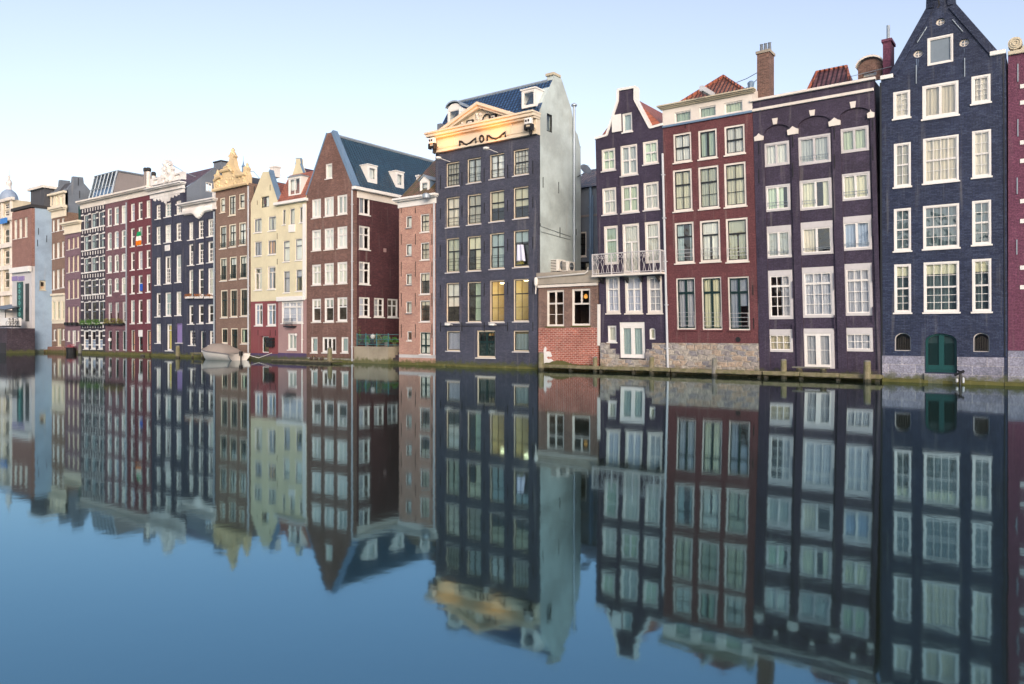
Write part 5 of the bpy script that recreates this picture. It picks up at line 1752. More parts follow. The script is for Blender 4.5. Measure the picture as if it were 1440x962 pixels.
def houseL():
    h = House('narrow pink brick house with small windows and a mossy brown roof', 561.2, 612.4, 513, wall='pinkbrick', depth=8.4)
    for yt, yb in ((304, 320.5), (343, 359.5), (385, 400.5), (424, 440.5)):
        h.win(570.8, 578.8, yt, yb, S1, 'white', cw=0.07, sash='black', cur='net:0.9', cm='cur_white', sillm='greyboard', sw=0.035)
    h.win(572.5, 578.8, 466, 479, S1, 'white', cw=0.07, sash='black', cur='none', sillm='offwhite', sw=0.035)
    for (x0, x1, yt, yb, cu) in ((591, 603.6, 301, 326.3, 'full'), (591.3, 603.6, 341, 365.5, 'full'), (590.2, 604.3, 383.5, 413.8, 'blind:0.35'), (590.3, 604.5, 422.5, 452.5, 'blind:0.2')):
        h.win(x0, x1, yt, yb, ((0.4, 1, 2, 1), (0.6, 1, 2, 2)), 'white', sash='black', cw=0.08, cur=cu, cm='cur_beige', sillm='offwhite', bar=0.02, sw=0.035)
    h.win(590.3, 605, 467, 498.2, ((0.62, 2, 1, 2), (0.38, 2, 1, 1)), 'offwhite', sash='darkgreen', cw=0.05, cur='full', cm='cur_white', name='door', sw=0.07, sillm='white')
    z0 = h.zat(586, 498.8)
    zs = h.zat(586, 503.3)
    zt = h.zat(586, 286)
    h.wallpoly([(h.a0, z0), (h.a1, z0), (h.a1, zt), (h.a0, zt)], 'wall', metric=True, body=(-0.6, zt, 'lrb'))
    h.wallpoly([(h.a0, zs), (h.a1, zs), (h.a1, z0 - 0.01), (h.a0, z0 - 0.01)], 'stone_band', 'paleplinth', metric=True)
    h.wallpoly([(h.a0, -0.6), (h.a1, -0.6), (h.a1, zs - 0.01), (h.a0, zs - 0.01)], 'base_wall', 'pinkbrick', metric=True)
    h.band(276.5, 289.5, 586, 0.3, 'cornice', 'white', ext=0.06, steps=[(0.22, 0.45), (0.14, 0.3), (0.64, 0.06)])
    q = atX(612, 227, h.a0)
    h.roof_x(zt + 0.35, q.z + 0.2, q.y + 0.1, 'mosstile', y0=-0.2, gables=True)
    h.dormer(590.5, 603, 254, 275, 0.5, back=2.2, top='peak', cur='full', cm='cur_white', cw=0.13, roofm='zinc', peak=0.35, cheek='blueslate')
    for x in (564.5, 584.3, 607.5):
        for yt, yb in ((292, 300), (329, 344), (368, 389), (412, 431), (456, 475)):
            h.anchor(x, yt, yb)
    lp = MB()
    a, b = h.pl.px(607, 278)
    lp.lathe((a, -0.55, b - 0.2), [(0.05, 0), (0.28, 0.1), (0.3, 0.35), (0.12, 0.45)], 12)
    h.part(lp, 'round_lamp', 'zinc')
    h.pipe(611.5, 285, 500, 'lightzinc', 0.06)
    h.chimney(585.5, 589, 249, 262, 2.3, 'stonewhite', deep=0.4, cap='stonewhite')
houseL()

def houseM():
    h = House('slate blue house with a cream pediment, lit gold from below, and black scroll ornament', 612.6, 755.2, 517, wall='slatenavy', depth=5.4)
    sd = Side(h.a1)
    F = 'warmcream'
    c4 = ((627, 645.7), (656.6, 676.3), (688.3, 709), (721.5, 743.3))
    A1, A2 = ((0.5, 1, 4, 2), (0.5, 1, 4, 2)), ((1, 2, 1, 3),)
    UP = ((0.38, 1, 2, 1), (0.62, 1, 2, 2))
    LO = ((0.34, 1, 2, 1), (0.66, 1, 2, 2))
    specs = [((228, 262), A1, 'full', 'cur_beige'), ((222, 257), A2, 'full', 'cur_white'), ((216, 251), A2, 'full', 'cur_white'), ((209.5, 246), A1, 'full', 'cur_white')]
    for (x0, x1), ((yt, yb), b, cu, cm) in zip(c4, specs):
        h.win(x0, x1, yt, yb, b, F, sash='black', cw=0.09, rec=0.1, cur=cu, cm=cm, sillm='greywhite', bar=0.025, sw=0.045)
    for (x0, x1), (yt, yb), cu, cm in zip(c4, ((277, 319.3), (273, 315.5), (268, 311.5), (262.5, 307)), ('full', 'full', 'blind:0.55', 'blind:0.6'), ('cur_beige', 'cur_beige', 'cur_cream', 'cur_cream')):
        h.win(x0, x1, yt, yb, UP, F, sash='black', cw=0.09, rec=0.1, cur=cu, cm=cm, sillm='greywhite', bar=0.025, sw=0.045)
    for (x0, x1), (yt, yb), cu, cm in zip(c4, ((334.8, 383), (331.8, 381), (327.5, 378), (323.5, 375.5)), ('full', 'blind:0.35+right:0.5', 'full', 'blind:0.3'), ('cur_cream', 'cur_cream', 'cur_teal', 'cur_teal')):
        h.win(x0, x1, yt, yb, ((0.38, 1, 2, 1), (0.62, 2, 1, 2)), F, sash='black', cw=0.09, rec=0.1, cur=cu, cm=cm, sillm='greywhite', bar=0.025, sw=0.045)
    for (x0, x1), (yt, yb), cu, cm in zip(c4, ((397.7, 453.5), (396.3, 453), (394, 453), (392, 452)), ('blind:0.6', 'right:0.5', 'none', 'none'), ('cur_white', 'cur_green', 'cur_yellow', 'cur_yellow')):
        h.win(x0, x1, yt, yb, LO, F, sash='black', cw=0.09, rec=0.1, cur=cu, cm=cm, sillm='greywhite', bar=0.025, sw=0.045)
    h.win(627.5, 646.5, 465.5, 493.5, S1, F, sash='black', cw=0.09, rec=0.1, cur='full', cm='cur_lilac', sillm='greywhite')
    h.win(721.5, 743.5, 465, 494.3, S1, F, sash='black', cw=0.09, rec=0.1, cur='net:0.9', cm='cur_teal', sillm='greywhite')
    h.win(669.8, 696.3, 464.5, 503, ((0.42, 2, 2, 2), (0.58, 2, 1, 1)), F, sash='darkgreen', cw=0.13, rec=0.12, cur='net:0.58', cm='darkgreen', name='door', sw=0.09, sillm='offwhite')
    zt = h.zat(685, 196)
    h.rect(None, None, top=zt, xm=685, body='lb')
    # bars outside the ground floor windows
    for x0, x1, y0, y1 in ((629, 645, 468, 492), (724, 742, 468, 493)):
        mb = MB()
        a0, z1 = h.pl.px(x0, y0)
        a1, z0 = h.pl.px(x1, y1)
        for i in range(9):
            a = a0 + (a1 - a0) * (i + 0.5) / 9
            mb.tube([h.pl.to3(a, z0, 0.06), h.pl.to3(a, z1, 0.06)], 0.011, 5)
        h.part(mb, 'window_bars', 'iron')
    for (x0, x1), ys in list(zip(c4, ([248, 254.5, 259.5], [243, 249, 254], [238, 244, 248.5], [233, 239, 243]))) + list(zip(c4[:2], ([306, 312, 316], [302, 308, 312.5]))) + list(zip(c4[:3], ([364, 373, 379], [362, 371, 377], [359, 368, 374]))):
        h.rail(x0 + 2.5, x1 - 0.5, [ys[0], ys[1], ys[2]], mat='iron', d=0.02, r=0.012)
    # anchors
    for x in (619.5, 649.7, 681, 714, 749.5):
        c = (685 - x) * 0.0
        for yt, yb in ((243, 262), (291, 307), (345, 362), (404, 422), (459, 472)):
            k = (681 - x) * 0.13 * (468 - yt) / 180
            h.anchor(x, yt + k - 6, yb + k - 6, 0.045)
    ln = MB()
    a0, a1 = h.pl.px(620, 458)[0], h.pl.px(714, 458)[0]
    z = h.zat(670, 458.5)
    ln.pbox(h.pl, a0, a1, z - 0.02, z + 0.02, -0.04, 0.01)
    h.part(ln, 'cable_tray', 'iron')
    # ---- frieze, cornice and pediment
    fz0, fz1 = h.zat(685, 202.5), h.zat(685, 181)
    fm = MB()
    fm.pbox(h.pl, h.a0 - 0.05, h.a1 + 0.05, fz0, fz1, -0.16, 0.3)
    ft = h.part(fm, 'frieze', 'warmcream', bevel=0.01)
    fl = MB()
    fl.pbox(h.pl, h.a0 - 0.1, h.a1 + 0.08, fz0 - 0.002, fz0 + 0.14, -0.24, -0.161)
    fl.pbox(h.pl, h.a0 - 0.1, h.a1 + 0.08, fz0 + 0.26, fz0 + 0.32, -0.21, -0.161)
    a0, a1 = h.pl.px(641, 205)[0], h.pl.px(722, 190)[0]
    for (p0, p1, q0, q1) in ((a0, a1, fz1 - 0.12, fz1 - 0.06), (a0, a0 + 0.06, fz0 + 0.33, fz1 - 0.121), (a1 - 0.06, a1, fz0 + 0.33, fz1 - 0.121)):
        fl.pbox(h.pl, p0, p1, q0, q1, -0.205, -0.161)
    h.part(fl, 'frieze_moulding', 'warmcream', ft)
    # black scroll ornament: M O M
    orn = MB()
    def pp(x, y):
        a, b = h.pl.px(x, y)
        return h.pl.to3(a, b, -0.22)
    for seg in ([(649.3, 206.6), (649.4, 198.6), (651.5, 199.6), (655, 202.6), (659.2, 204.6), (664, 201.8), (669, 197.6), (671.8, 195), (672.3, 202.4)],
                [(688.1, 199.4), (688.2, 191), (690.3, 191.8), (694, 195), (700.6, 196.8), (706, 193.2), (710.5, 189), (712.8, 186.4), (713.5, 193.8)]):
        orn.tube([pp(*q) for q in seg], 0.065, 6)
    orn.tube([pp(680.3 + 2.7 * math.cos(k * math.pi / 8), 196.3 + 4.7 * math.sin(k * math.pi / 8)) for k in range(17)], 0.06, 6, cap=False)
    h.part(orn, 'scroll_ornament', 'iron', ft)
    # dentils and corona
    cY = -0.62
    cpl = Front(cY)
    c1 = cpl.px(685, 168)[1]
    c0 = cpl.px(685, 175)[1]
    dn = MB()
    n = 44
    for i in range(n):
        a = h.a0 + 0.05 + (h.a1 - h.a0 - 0.1) * (i + 0.5) / n
        dn.pbox(h.pl, a - 0.05, a + 0.05, fz1 + 0.01, c0 - 0.14, -0.34, -0.1)
    dn.pbox(h.pl, h.a0, h.a1, fz1 + 0.003, c0 - 0.13, -0.22, -0.09)
    h.part(dn, 'dentils', 'warmcream')
    cm_ = MB()
    ex = 0.45
    cm_.pbox(h.pl, h.a0 - 0.2, h.a1 + 0.1, c0 - 0.13, c0, -0.44, 0.2)
    cm_.pbox(h.pl, h.a0 - ex, h.a1 + 0.12, c0 + 0.002, c0 + (c1 - c0) * 0.6, -0.6, 0.25)
    cm_.pbox(h.pl, h.a0 - ex - 0.08, h.a1 + 0.14, c0 + (c1 - c0) * 0.6 + 0.002, c1, -0.7, 0.25)
    h.part(cm_, 'cornice', 'warmcream', bevel=0.015)
    ax, az = cpl.px(671.2, 143)
    l0 = cpl.px(618, 183)[0]
    r0 = cpl.px(725, 161)[0]
    zb = c1 + 0.003
    ty = MB()
    ty.poly(h.pl, [(l0 + 0.3, zb), (r0 - 0.3, zb), (ax, az - 0.3)], -0.2, 0.2)
    pe = h.part(ty, 'pediment', 'warmcream')
    rk = MB()
    for (xa, sgn) in ((l0, 1), (r0, -1)):
        for (o, d0, th) in ((0.0, -0.7, 0.2), (-0.2, -0.55, 0.18)):
            v = []
            for d in (d0, 0.15):
                v += [h.pl.to3(xa, zb + o * 0.2, d), h.pl.to3(xa + sgn * 0.55, zb + o * 0.2, d), h.pl.to3(ax, az - th + o, d), h.pl.to3(ax, az + o, d)]
            if o < 0:
                v = []
                for d in (d0, 0.1):
                    v += [h.pl.to3(xa + sgn * 0.5, zb + 0.004, d), h.pl.to3(xa + sgn * 0.95, zb + 0.004, d), h.pl.to3(ax, az - 0.38, d), h.pl.to3(ax, az - 0.2, d)]
            rk.add(v, [(0, 1, 2, 3), (7, 6, 5, 4), (0, 4, 5, 1), (1, 5, 6, 2), (2, 6, 7, 3), (3, 7, 4, 0)])
    h.part(rk, 'raking_cornice', 'warmcream', pe)
    # carved figures in the pediment
    sc = MB()
    def at(x, y, d=-0.32):
        a, b = cpl.px(x, y)
        return Vector((a, d, b))
    p = at(680.5, 166.5)
    sc.tube([p + Vector((0.34 * math.cos(k * math.pi / 8), 0, 0.34 * math.sin(k * math.pi / 8))) for k in range(17)], 0.045, 6, cap=False)
    h.part(sc, 'pediment_wreath', 'iron', pe)
    for (x, y) in ((656.5, 172.5), (688.5, 164.5)):
        p = at(x, y)
        sc = MB()
        for (dx, dz, w_, h_) in ((0, -0.24, 0.30, 0.04), (0, 0.22, 0.20, 0.04), (-0.25, 0, 0.04, 0.26), (0.25, 0, 0.04, 0.26), (0, 0.02, 0.07, 0.05)):
            sc.box(p.x + dx - w_, p.x + dx + w_, -0.32 - 0.003 * abs(dx) - 0.02 * (w_ < 0.1), -0.201, p.z + dz - h_, p.z + dz + h_)
        h.part(sc, 'pediment_carving', 'iron', pe)
    sb = MB()
    for (x, y) in ((656.5, 172.5), (688.5, 164.5)):
        p = at(x, y)
        sb.box(p.x - 0.2, p.x + 0.2, -0.30, -0.202, p.z - 0.2, p.z + 0.2)
    rnd = random.Random(11)
    for i in range(24):
        f = rnd.uniform(0.12, 0.88)
        X = l0 + (r0 - l0) * f
        Z = zb + (az - zb - 0.5) * (1 - abs(f - 0.5) * 2) * rnd.uniform(0.1, 0.85)
        sb.lathe((X, -0.2, Z), [(0.02, 0), (0.1, 0.05), (0.12, 0.12), (0.02, 0.22)], 7)
    h.part(sb, 'pediment_relief', 'offwhite', pe, smooth=False)
    # carved corner consoles
    for a in (h.a0 - 0.04, h.a1 - 0.50):
        zc = c0 - 0.2
        cs = MB()
        cs.box(a, a + 0.5, -0.74, -0.445, zc - 0.34, zc + 0.05)
        k = h.part(cs, 'corner_console', 'white', bevel=0.03)
        cs = MB()
        for e in (0.09, 0.29):
            cs.box(a + e, a + e + 0.12, -0.76, -0.741, zc - 0.2, zc - 0.06)
        cs.box(a - 0.05, a + 0.06, -0.7, -0.42, zc - 0.7, zc - 0.342)
        cs.box(a + 0.44, a + 0.55, -0.7, -0.42, zc - 0.75, zc - 0.342)
        cs.box(a + 0.062, a + 0.438, -0.66, -0.42, zc - 0.62, zc - 0.5)
        cs.lathe((a + 0.28, -0.4, fz0 - 0.15), [(0.02, 0), (0.09, 0.12), (0.14, 0.35), (0.16, 0.55), (0.08, 0.62)], 8)
        h.part(cs, 'console_carving', 'iron', k)
        cs = MB()
        cs.box(a + 0.02, a + 0.48, -0.6, -0.165, fz0 + 0.4, zc - 0.34)
        h.part(cs, 'console_block', 'warmcream', k)
    # ---- roof with two white dormers
    tip = sd.px(777, 112)
    yr, zr = tip
    z0 = c1 - 0.05
    h.roof_x(z0, zr, yr, 'bluetile', y0=0.1, y1=2 * yr + 0.6, inset=0.0, gables=False)
    rg = MB()
    rg.tube([(h.a0, yr, zr), (h.a1 - 0.4, yr, zr)], 0.1, 6)
    h.part(rg, 'ridge', 'zinc')
    gl = MB()
    gl.pbox(Side(h.a0 + 0.4), 0.1, 4.8, z0 - 1.0, z0 + 0.75, 0, 0.35)
    h.part(gl, 'left_parapet', 'greyslate')
    h.dormer(733.5, 753, 126, 151, 0.3, back=yr - 0.9, top='flat', cw=0.13, cur='none', peak=0.2, glass='glass', roofm='white')
    h.dormer(629.5, 647.5, 152.5, 172, 0.3, back=yr - 0.9, top='round', cw=0.13, cur='none', peak=0.35, roofm='zinc')
    # ---- pale side wall with a raised gable
    h.win(769, 776.5, 160.5, 185.5, S1, 'iron', cw=0.04, cur='none', pl=sd, sill=False, rec=0.02)
    pts = [sd.px(757.5, 156), sd.px(764.5, 139), sd.px(777.5, 112), sd.px(779.5, 104.5), sd.px(785.5, 105), sd.px(790, 112), sd.px(803.5, 153), sd.px(808, 182), sd.px(812.5, 189), sd.px(816.8, 210)]
    P = [(0.355, -0.6), (pts[-1][0], -0.6)] + list(reversed(pts[1:])) + [(0.355, pts[0][1])]
    h.wallpoly(P, 'side_wall', 'mint', pl=sd, thick=0.55, metric=True)
    cp = MB()
    q = pts[3:5]
    cp.pbox(sd, q[0][0] - 0.15, q[1][0] + 0.2, q[0][1] - 0.05, q[0][1] + 0.12, -0.06, 0.62)
    h.part(cp, 'gable_cap', 'cottage')
    h2 = MB()
    for (x, yt, yb, r) in ((805.3, 150, 378, 0.09),):
        a, z1 = sd.px(x, yt)
        z0_ = sd.px(x, yb)[1]
        h2.tube([sd.to3(a, z1, -0.12), sd.to3(a, z0_, -0.12)], r, 10)
        h2.lathe(sd.to3(a, z1, -0.12), [(0.1, 0), (0.2, 0.02), (0.2, 0.12), (0.08, 0.2)], 10)
    h.part(h2, 'flue_pipe', 'zinc')
    wr = MB()
    for (x0, y0, x1, y1) in ((759, 318, 802, 333), (760, 326, 802, 337.5)):
        a, b = sd.px(x0, y0), sd.px(x1, y1)
        wr.tube([sd.to3(a[0], a[1], -0.03), sd.to3(b[0], b[1], -0.03)], 0.012, 5)
    for (x, yt, yb) in ((787.3, 320, 334), (763.5, 249, 264), (785.5, 256, 272), (759.5, 314, 318), (810, 322, 331)):
        a, z1 = sd.px(x, yt)
        wr.pbox(sd, a - 0.02, a + 0.02, sd.px(x, yb)[1], z1, -0.03, 0.02)
    h.part(wr, 'wall_cable', 'iron')
    # ---- floodlights that light the frieze and the wall
    M['lamp_glow'] = emit('lamp_glow', (1.0, 0.62, 0.22), 6)
    for (x, y, pw, yq) in ((633, 226.5, 80, -1.25), (700, 213.5, 80, -1.25), (636.5, 456, 10, -0.55), (698.5, 456, 10, -0.55)):
        a, b = h.pl.px(x, y)
        lm = MB()
        lm.tube([(a, -0.01, b - 0.05), (a, yq, b)], 0.025, 6)
        lm.lathe((a, yq, b - 0.12), [(0.08, 0), (0.2, 0.05), (0.22, 0.16), (0.19, 0.16), (0.15, 0.08)], 12)
        lo = h.part(lm, 'floodlight', 'white')
        gm = MB()
        gm.lathe((a, yq, b - 0.03), [(0.02, 0), (0.13, 0.01), (0.02, 0.02)], 12)
        h.part(gm, 'lamp', 'lamp_glow', lo)
        ld = bpy.data.lights.new('floodlight_beam', 'SPOT')
        ld.energy = pw * FLOOD
        ld.color = (1.0, 0.33, 0.04)
        ld.spot_size = R(140)
        ld.spot_blend = 1.0
        ld.shadow_soft_size = 0.3
        l = bpy.data.objects.new('floodlight_beam', ld)
        COL.objects.link(l)
        l.parent = lo
        l.location = Vector((a, yq, b + 0.1)) - h.root.location
        l.rotation_euler = Vector((0, -0.1, -1)).to_track_quat('Z', 'Y').to_euler()
    # lit rooms behind two windows of the main floor
    for x, y, pw in ((699, 405, 55), (733, 401, 75)):
        a, b = h.pl.px(x, y)
        rm = MB()
        x0_, x1_, z0_, z1_ = a - 0.95, a + 0.95, b - 3.2, b + 0.6
        rm.quad((x0_, 2.8, z0_), (x1_, 2.8, z0_), (x1_, 2.8, z1_), (x0_, 2.8, z1_))
        rm.quad((x0_, 0.36, z0_), (x0_, 2.8, z0_), (x0_, 2.8, z1_), (x0_, 0.36, z1_))
        rm.quad((x1_, 0.36, z0_), (x1_, 2.8, z0_), (x1_, 2.8, z1_), (x1_, 0.36, z1_))
        rm.quad((x0_, 0.36, z0_), (x1_, 0.36, z0_), (x1_, 2.8, z0_), (x0_, 2.8, z0_))
        rm.quad((x0_, 0.36, z1_), (x1_, 0.36, z1_), (x1_, 2.8, z1_), (x0_, 2.8, z1_))
        h.part(rm, 'lit_room', 'roomwall')
        lm = MB()
        lm.box(a - 0.5, a + 0.5, 1.0, 1.2, b + 0.35, b + 0.42)
        h.part(lm, 'ceiling_lamp', 'room_lamp')
    tag(None or ledge(h.pl, 612, 757, 0.16), 'thin mossy sill along the waterline of the slate blue house', 'ledge')

FLOOD = 3.6
M['room_lamp'] = emit('room_lamp', (1.0, 0.80, 0.42), 8)
M['roomwall'] = paint('yellow_room_wall', (0.72, 0.58, 0.28), 0.9, 0.1)
def ledge(pl, x0, x1, z1, out=0.12):
    a0, a1 = pl.px(x0, 517)[0], pl.px(x1, 517)[0]
    mb = MB()
    n = int((a1 - a0) / 0.25)
    rnd = random.Random(int(x0))
    top, bot = [], []
    vs_, fs = [], []
    for i in range(n + 1):
        a = a0 + (a1 - a0) * i / n
        z = z1 * rnd.uniform(0.65, 1.1)
        o = out * rnd.uniform(0.7, 1.2)
        vs_ += [(a, pl.Y - 0.003, z), (a, pl.Y - o, z - 0.04), (a, pl.Y - o, -0.2)]
    for i in range(n):
        k = i * 3
        fs += [(k, k + 3, k + 4, k + 1), (k + 1, k + 4, k + 5, k + 2)]
    mb.add(vs_, fs)
    return mb.build('mossy_ledge', 'moss')
houseM()

# laundry in the open window of the slate blue house
def laundry():
    pl = Front(0)
    r_ = empty('laundry', pl.to3(*pl.px(731, 362), -0.1), 'white cloth hanging in an open upper window of the slate blue house', 'laundry')
    mb = MB()
    def p(u, v):
        x = 726.5 + 8.5 * u + 3.5 * v * u
        y = 344 + 23 * v
        a, b = pl.px(x, y)
        return pl.to3(a, b, 0.04 - 0.05 * math.sin(u * 11) - 0.05 * v)
    for i in range(10):
        for j in range(6):
            mb.quad(p(i / 10, j / 6), p((i + 1) / 10, j / 6), p((i + 1) / 10, (j + 1) / 6), p(i / 10, (j + 1) / 6))
    mb.build('cloth', 'cur_lilac', r_, smooth=True)
    mb = MB()
    a, b = pl.px(732, 369)
    leafcluster(mb, a - 0.22, a + 0.25, -0.18, 0.02, b - 0.12, b + 0.12, 60, 0.07, random.Random(2))
    mb.build('dried_flowers', 'leaf_dry', r_)
laundry()

def houseN():
    h = House('low brick annex of red and brown brick between the slate blue and aubergine houses', 757.2, 841, 521, wall='annexbrick', depth=5.2, name='brick_annex', cat='annex', group=None)
    h.win(768.7, 793, 408, 459, ((0.36, 2, 1, 1), (0.64, 2, 1, 2)), 'offwhite', cw=0.09, rec=0.06, cur='none', sillm='moss', sw=0.06, glass='plainglass')
    h.win(804, 830, 406, 458, ((0.40, 2, 1, 1), (0.60, 1, 1, 1)), 'offwhite', cw=0.09, rec=0.06, cur='none', sillm='moss', sw=0.06, glass='plainglass')
    zm, zt = h.zat(800, 460.6), h.zat(800, 401)
    h.wallpoly([(h.a0, zm), (h.a1, zm), (h.a1, zt), (h.a0, zt)], 'upper_wall', metric=True, body=(-0.6, zt, 'lrbt'))
    h.wallpoly([(h.a0, -0.6), (h.a1, -0.6), (h.a1, zm - 0.005), (h.a0, zm - 0.005)], 'lower_wall', 'redbrick', metric=True)
    h.band(399, 403.2, 800, 0.14, 'timber_strip', 'offwhite')
    h.band(381.5, 398.8, 800, 0.2, 'roof_parapet', 'concrete', ext=0.03, steps=[(0.45, 0.12), (0.55, 0.22)])
    gt = MB()
    zg = h.zat(800, 387.5)
    gt.tube([h.pl.to3(h.pl.px(757, 388)[0], zg - 0.35, -0.3), h.pl.to3(h.pl.px(758.5, 388)[0], zg - 0.05, -0.3), h.pl.to3(h.pl.px(826, 385)[0], zg + 0.05, -0.28), h.pl.to3(h.pl.px(829.5, 385)[0], zg + 0.18, -0.28), h.pl.to3(h.pl.px(829.5, 385)[0], zg + 0.42, -0.2)], 0.05, 8)
    h.part(gt, 'gutter_pipe', 'ac', smooth=True)
    vp = MB()
    a, b = h.pl.px(757.5, 396)
    vp.lathe((a, -0.3, b - 0.3), [(0.06, 0), (0.12, 0.1), (0.13, 0.4), (0.08, 0.55)], 10)
    vp.tube([(a, -0.3, b - 0.25), (a - 0.1, -0.2, b - 0.8)], 0.04, 6)
    h.part(vp, 'hopper', 'ac')
    pp_ = MB()
    pp_.pbox(h.pl, h.a1 - 0.02, h.a1 + 0.17, h.zat(843, 486), h.zat(843, 428), -0.06, 0.02)
    h.part(pp_, 'corner_strip', 'ac')
    # plaster patch on the red brick
    pt = MB()
    pts = [(765.2, 497), (764.6, 493), (766.3, 487.6), (768, 488), (768.8, 491.4), (768, 494.6), (771.4, 494), (774.2, 495.2), (775.2, 498.2), (776.6, 500.2), (774.6, 502.2),
           (770.6, 501.2), (769, 503.2), (771.4, 505.4), (775, 504.6), (778.4, 507.4), (777.6, 510.6), (779.2, 513.4), (777, 516), (766, 516.4), (757.8, 516.8), (757.8, 510), (760, 503)]
    pt.poly(h.pl, [h.pl.px(*q) for q in pts], -0.018, 0.01)
    h.part(pt, 'plaster_patch', 'stonewhite')
    # inside: hanging lamp and a shelf with bottles
    a, b = h.pl.px(815, 416)
    M['amber'] = emit('amber_lamp', (1.0, 0.42, 0.08), 0.3)
    lm = MB()
    lm.lathe((a, 0.75, b - 0.16), [(0.03, 0), (0.13, 0.06), (0.13, 0.2), (0.04, 0.3)], 10)
    h.part(lm, 'hanging_lamp', 'amber')
    sh = MB()
    a0, a1 = h.pl.px(819, 440)[0], h.pl.px(833, 440)[0]
    for k in range(5):
        z = h.zat(815, 455) + 0.34 * k
        sh.box(a0, a1, 1.0, 1.2, z, z + 0.03)
        for i in range(7):
            x = a0 + (a1 - a0) * (i + 0.5) / 7
            sh.lathe((x, 1.08, z + 0.03), [(0.03, 0), (0.035, 0.15), (0.012, 0.2), (0.012, 0.26)], 6)
    M['bottles'] = paint('amber_bottles', (0.22, 0.09, 0.03), 0.2, 0.1)
    h.part(sh, 'bottle_shelf', 'bottles')
    zr = zt + 0.02
    # two outdoor air units standing on the annex roof
    for i, (x0, x1, yt, yb) in enumerate(((770.5, 786, 364.5, 381), (786.5, 799, 367, 381))):
        Y = 1.6 + 0.35 * i
        p = atY(x0 + 8, yb, Y)
        pl = Front(Y)
        a0, b1 = pl.px(x0 + 0.2, yt + 1)
        a1, b0 = pl.px(x1, yb)
        u = empty('air_conditioner', ((a0 + a1) / 2, Y, b0), ('larger outdoor air unit on the annex roof, left of the two', 'smaller outdoor air unit on the annex roof beside the flue pipe')[i], 'air conditioner', 'air units on the annex roof')
        mb = MB()
        mb.box(a0, a1 , Y, Y + 0.85, b0, b1)
        mb.build('casing', 'ac', u, bevel=0.02)
        # the fan looks along +X, towards the right-hand neighbour
        yc, zc, rr = Y + 0.42, (b0 + b1) / 2, min(0.33, (b1 - b0) * 0.4)
        f = MB()
        sd = Side(a1 + 0.012)
        f.poly(sd, [(yc + rr * math.cos(k * math.pi / 12), zc + rr * math.sin(k * math.pi / 12)) for k in range(24)], 0, 0.011)
        fo = f.build('fan_grille', 'iron', u)
        f = MB()
        for k in range(5):
            rk = rr * (k + 1) / 5.2
            f.tube([(a1 + 0.02, yc + rk * math.cos(q * math.pi / 12), zc + rk * math.sin(q * math.pi / 12)) for q in range(25)], 0.006, 4, cap=False)
        f.build('grille_rings', 'zinc', fo)
        f = MB()
        for k in range(7):
            z = b0 + 0.08 + (b1 - b0 - 0.16) * k / 6
            f.box(a0 + 0.06, a0 + (a1 - a0) * 0.75, Y - 0.012, Y - 0.001, z - 0.015, z + 0.03)
        f.build('vent_slots', 'iron', u)
        f = MB()
        for xx in (a0 + 0.12, a1 - 0.12):
            f.box(xx - 0.04, xx + 0.04, Y, Y + 0.85, b0 - 0.2, b0 - 0.002)
        f.build('foot', 'iron', u)
houseN()

def rearN():
    Y = 6.2
    h = House('grey rear house with a slipping tiled roof in the gap above the annex', 800, 846, 500, Y=Y, wall='greyslate', depth=6, name='rear_house', cat='house', group=None)
    h.win(812, 824.5, 326, 361, ((0.5, 1, 2, 2), (0.5, 1, 2, 2)), 'offwhite', sash='black', cw=0.12, cur='none')
    h.win(812, 832, 368, 384, ((1, 2, 1, 2),), 'black', cw=0.08, cur='right:0.6', cm='cur_beige')
    zt = h.zat(827, 264)
    h.rect(None, None, top=zt, xm=827, body='lrb')
    q = h.zat(827, 238)
    h.roof_x(zt, q + 0.6, 2.6, 'greytile', y0=-0.3)
    h.pipe(831.5, 262, 382, 'blueslate', 0.12)
    h.pipe(834.5, 275, 382, 'blueslate', 0.05)
    h.band(302, 305, 827, 0.06, 'string_course', 'greyboard')
    d = MB()
    p = atY(823.2, 238.5, 4.6)
    ax = Vector((0.75, -0.35, 0.45)).normalized()
    e1 = ax.cross(Vector((0, 0, 1))).normalized()
    e2 = ax.cross(e1)
    rings = []
    for k in range(5):
        r = 0.42 * k / 4
        rings.append([p + ax * (0.35 * r * r) + (e1 * math.cos(q * math.pi / 8) + e2 * math.sin(q * math.pi / 8)) * r for q in range(16)])
    o = [v for rg in rings for v in rg]
    d.add(o, [(k * 16 + q, k * 16 + (q + 1) % 16, (k + 1) * 16 + (q + 1) % 16, (k + 1) * 16 + q) for k in range(4) for q in range(16)])
    r_ = empty('satellite_dish', p, 'dark satellite dish on an arm beside the pale side wall', 'satellite dish')
    d.build('dish', 'greyslate', r_, smooth=True)
    d = MB()
    d.tube([p, p - ax * 0.3 + Vector((0, 0, -0.1)), Vector((-27.55, p.y + 0.3, p.z - 0.35))], 0.03, 6)
    d.build('arm', 'iron', r_)
    d = MB()
    d.tube([p + e2 * -0.3, p + ax * 0.45], 0.012, 5)
    d.build('feed_horn', 'iron', r_)
rearN()

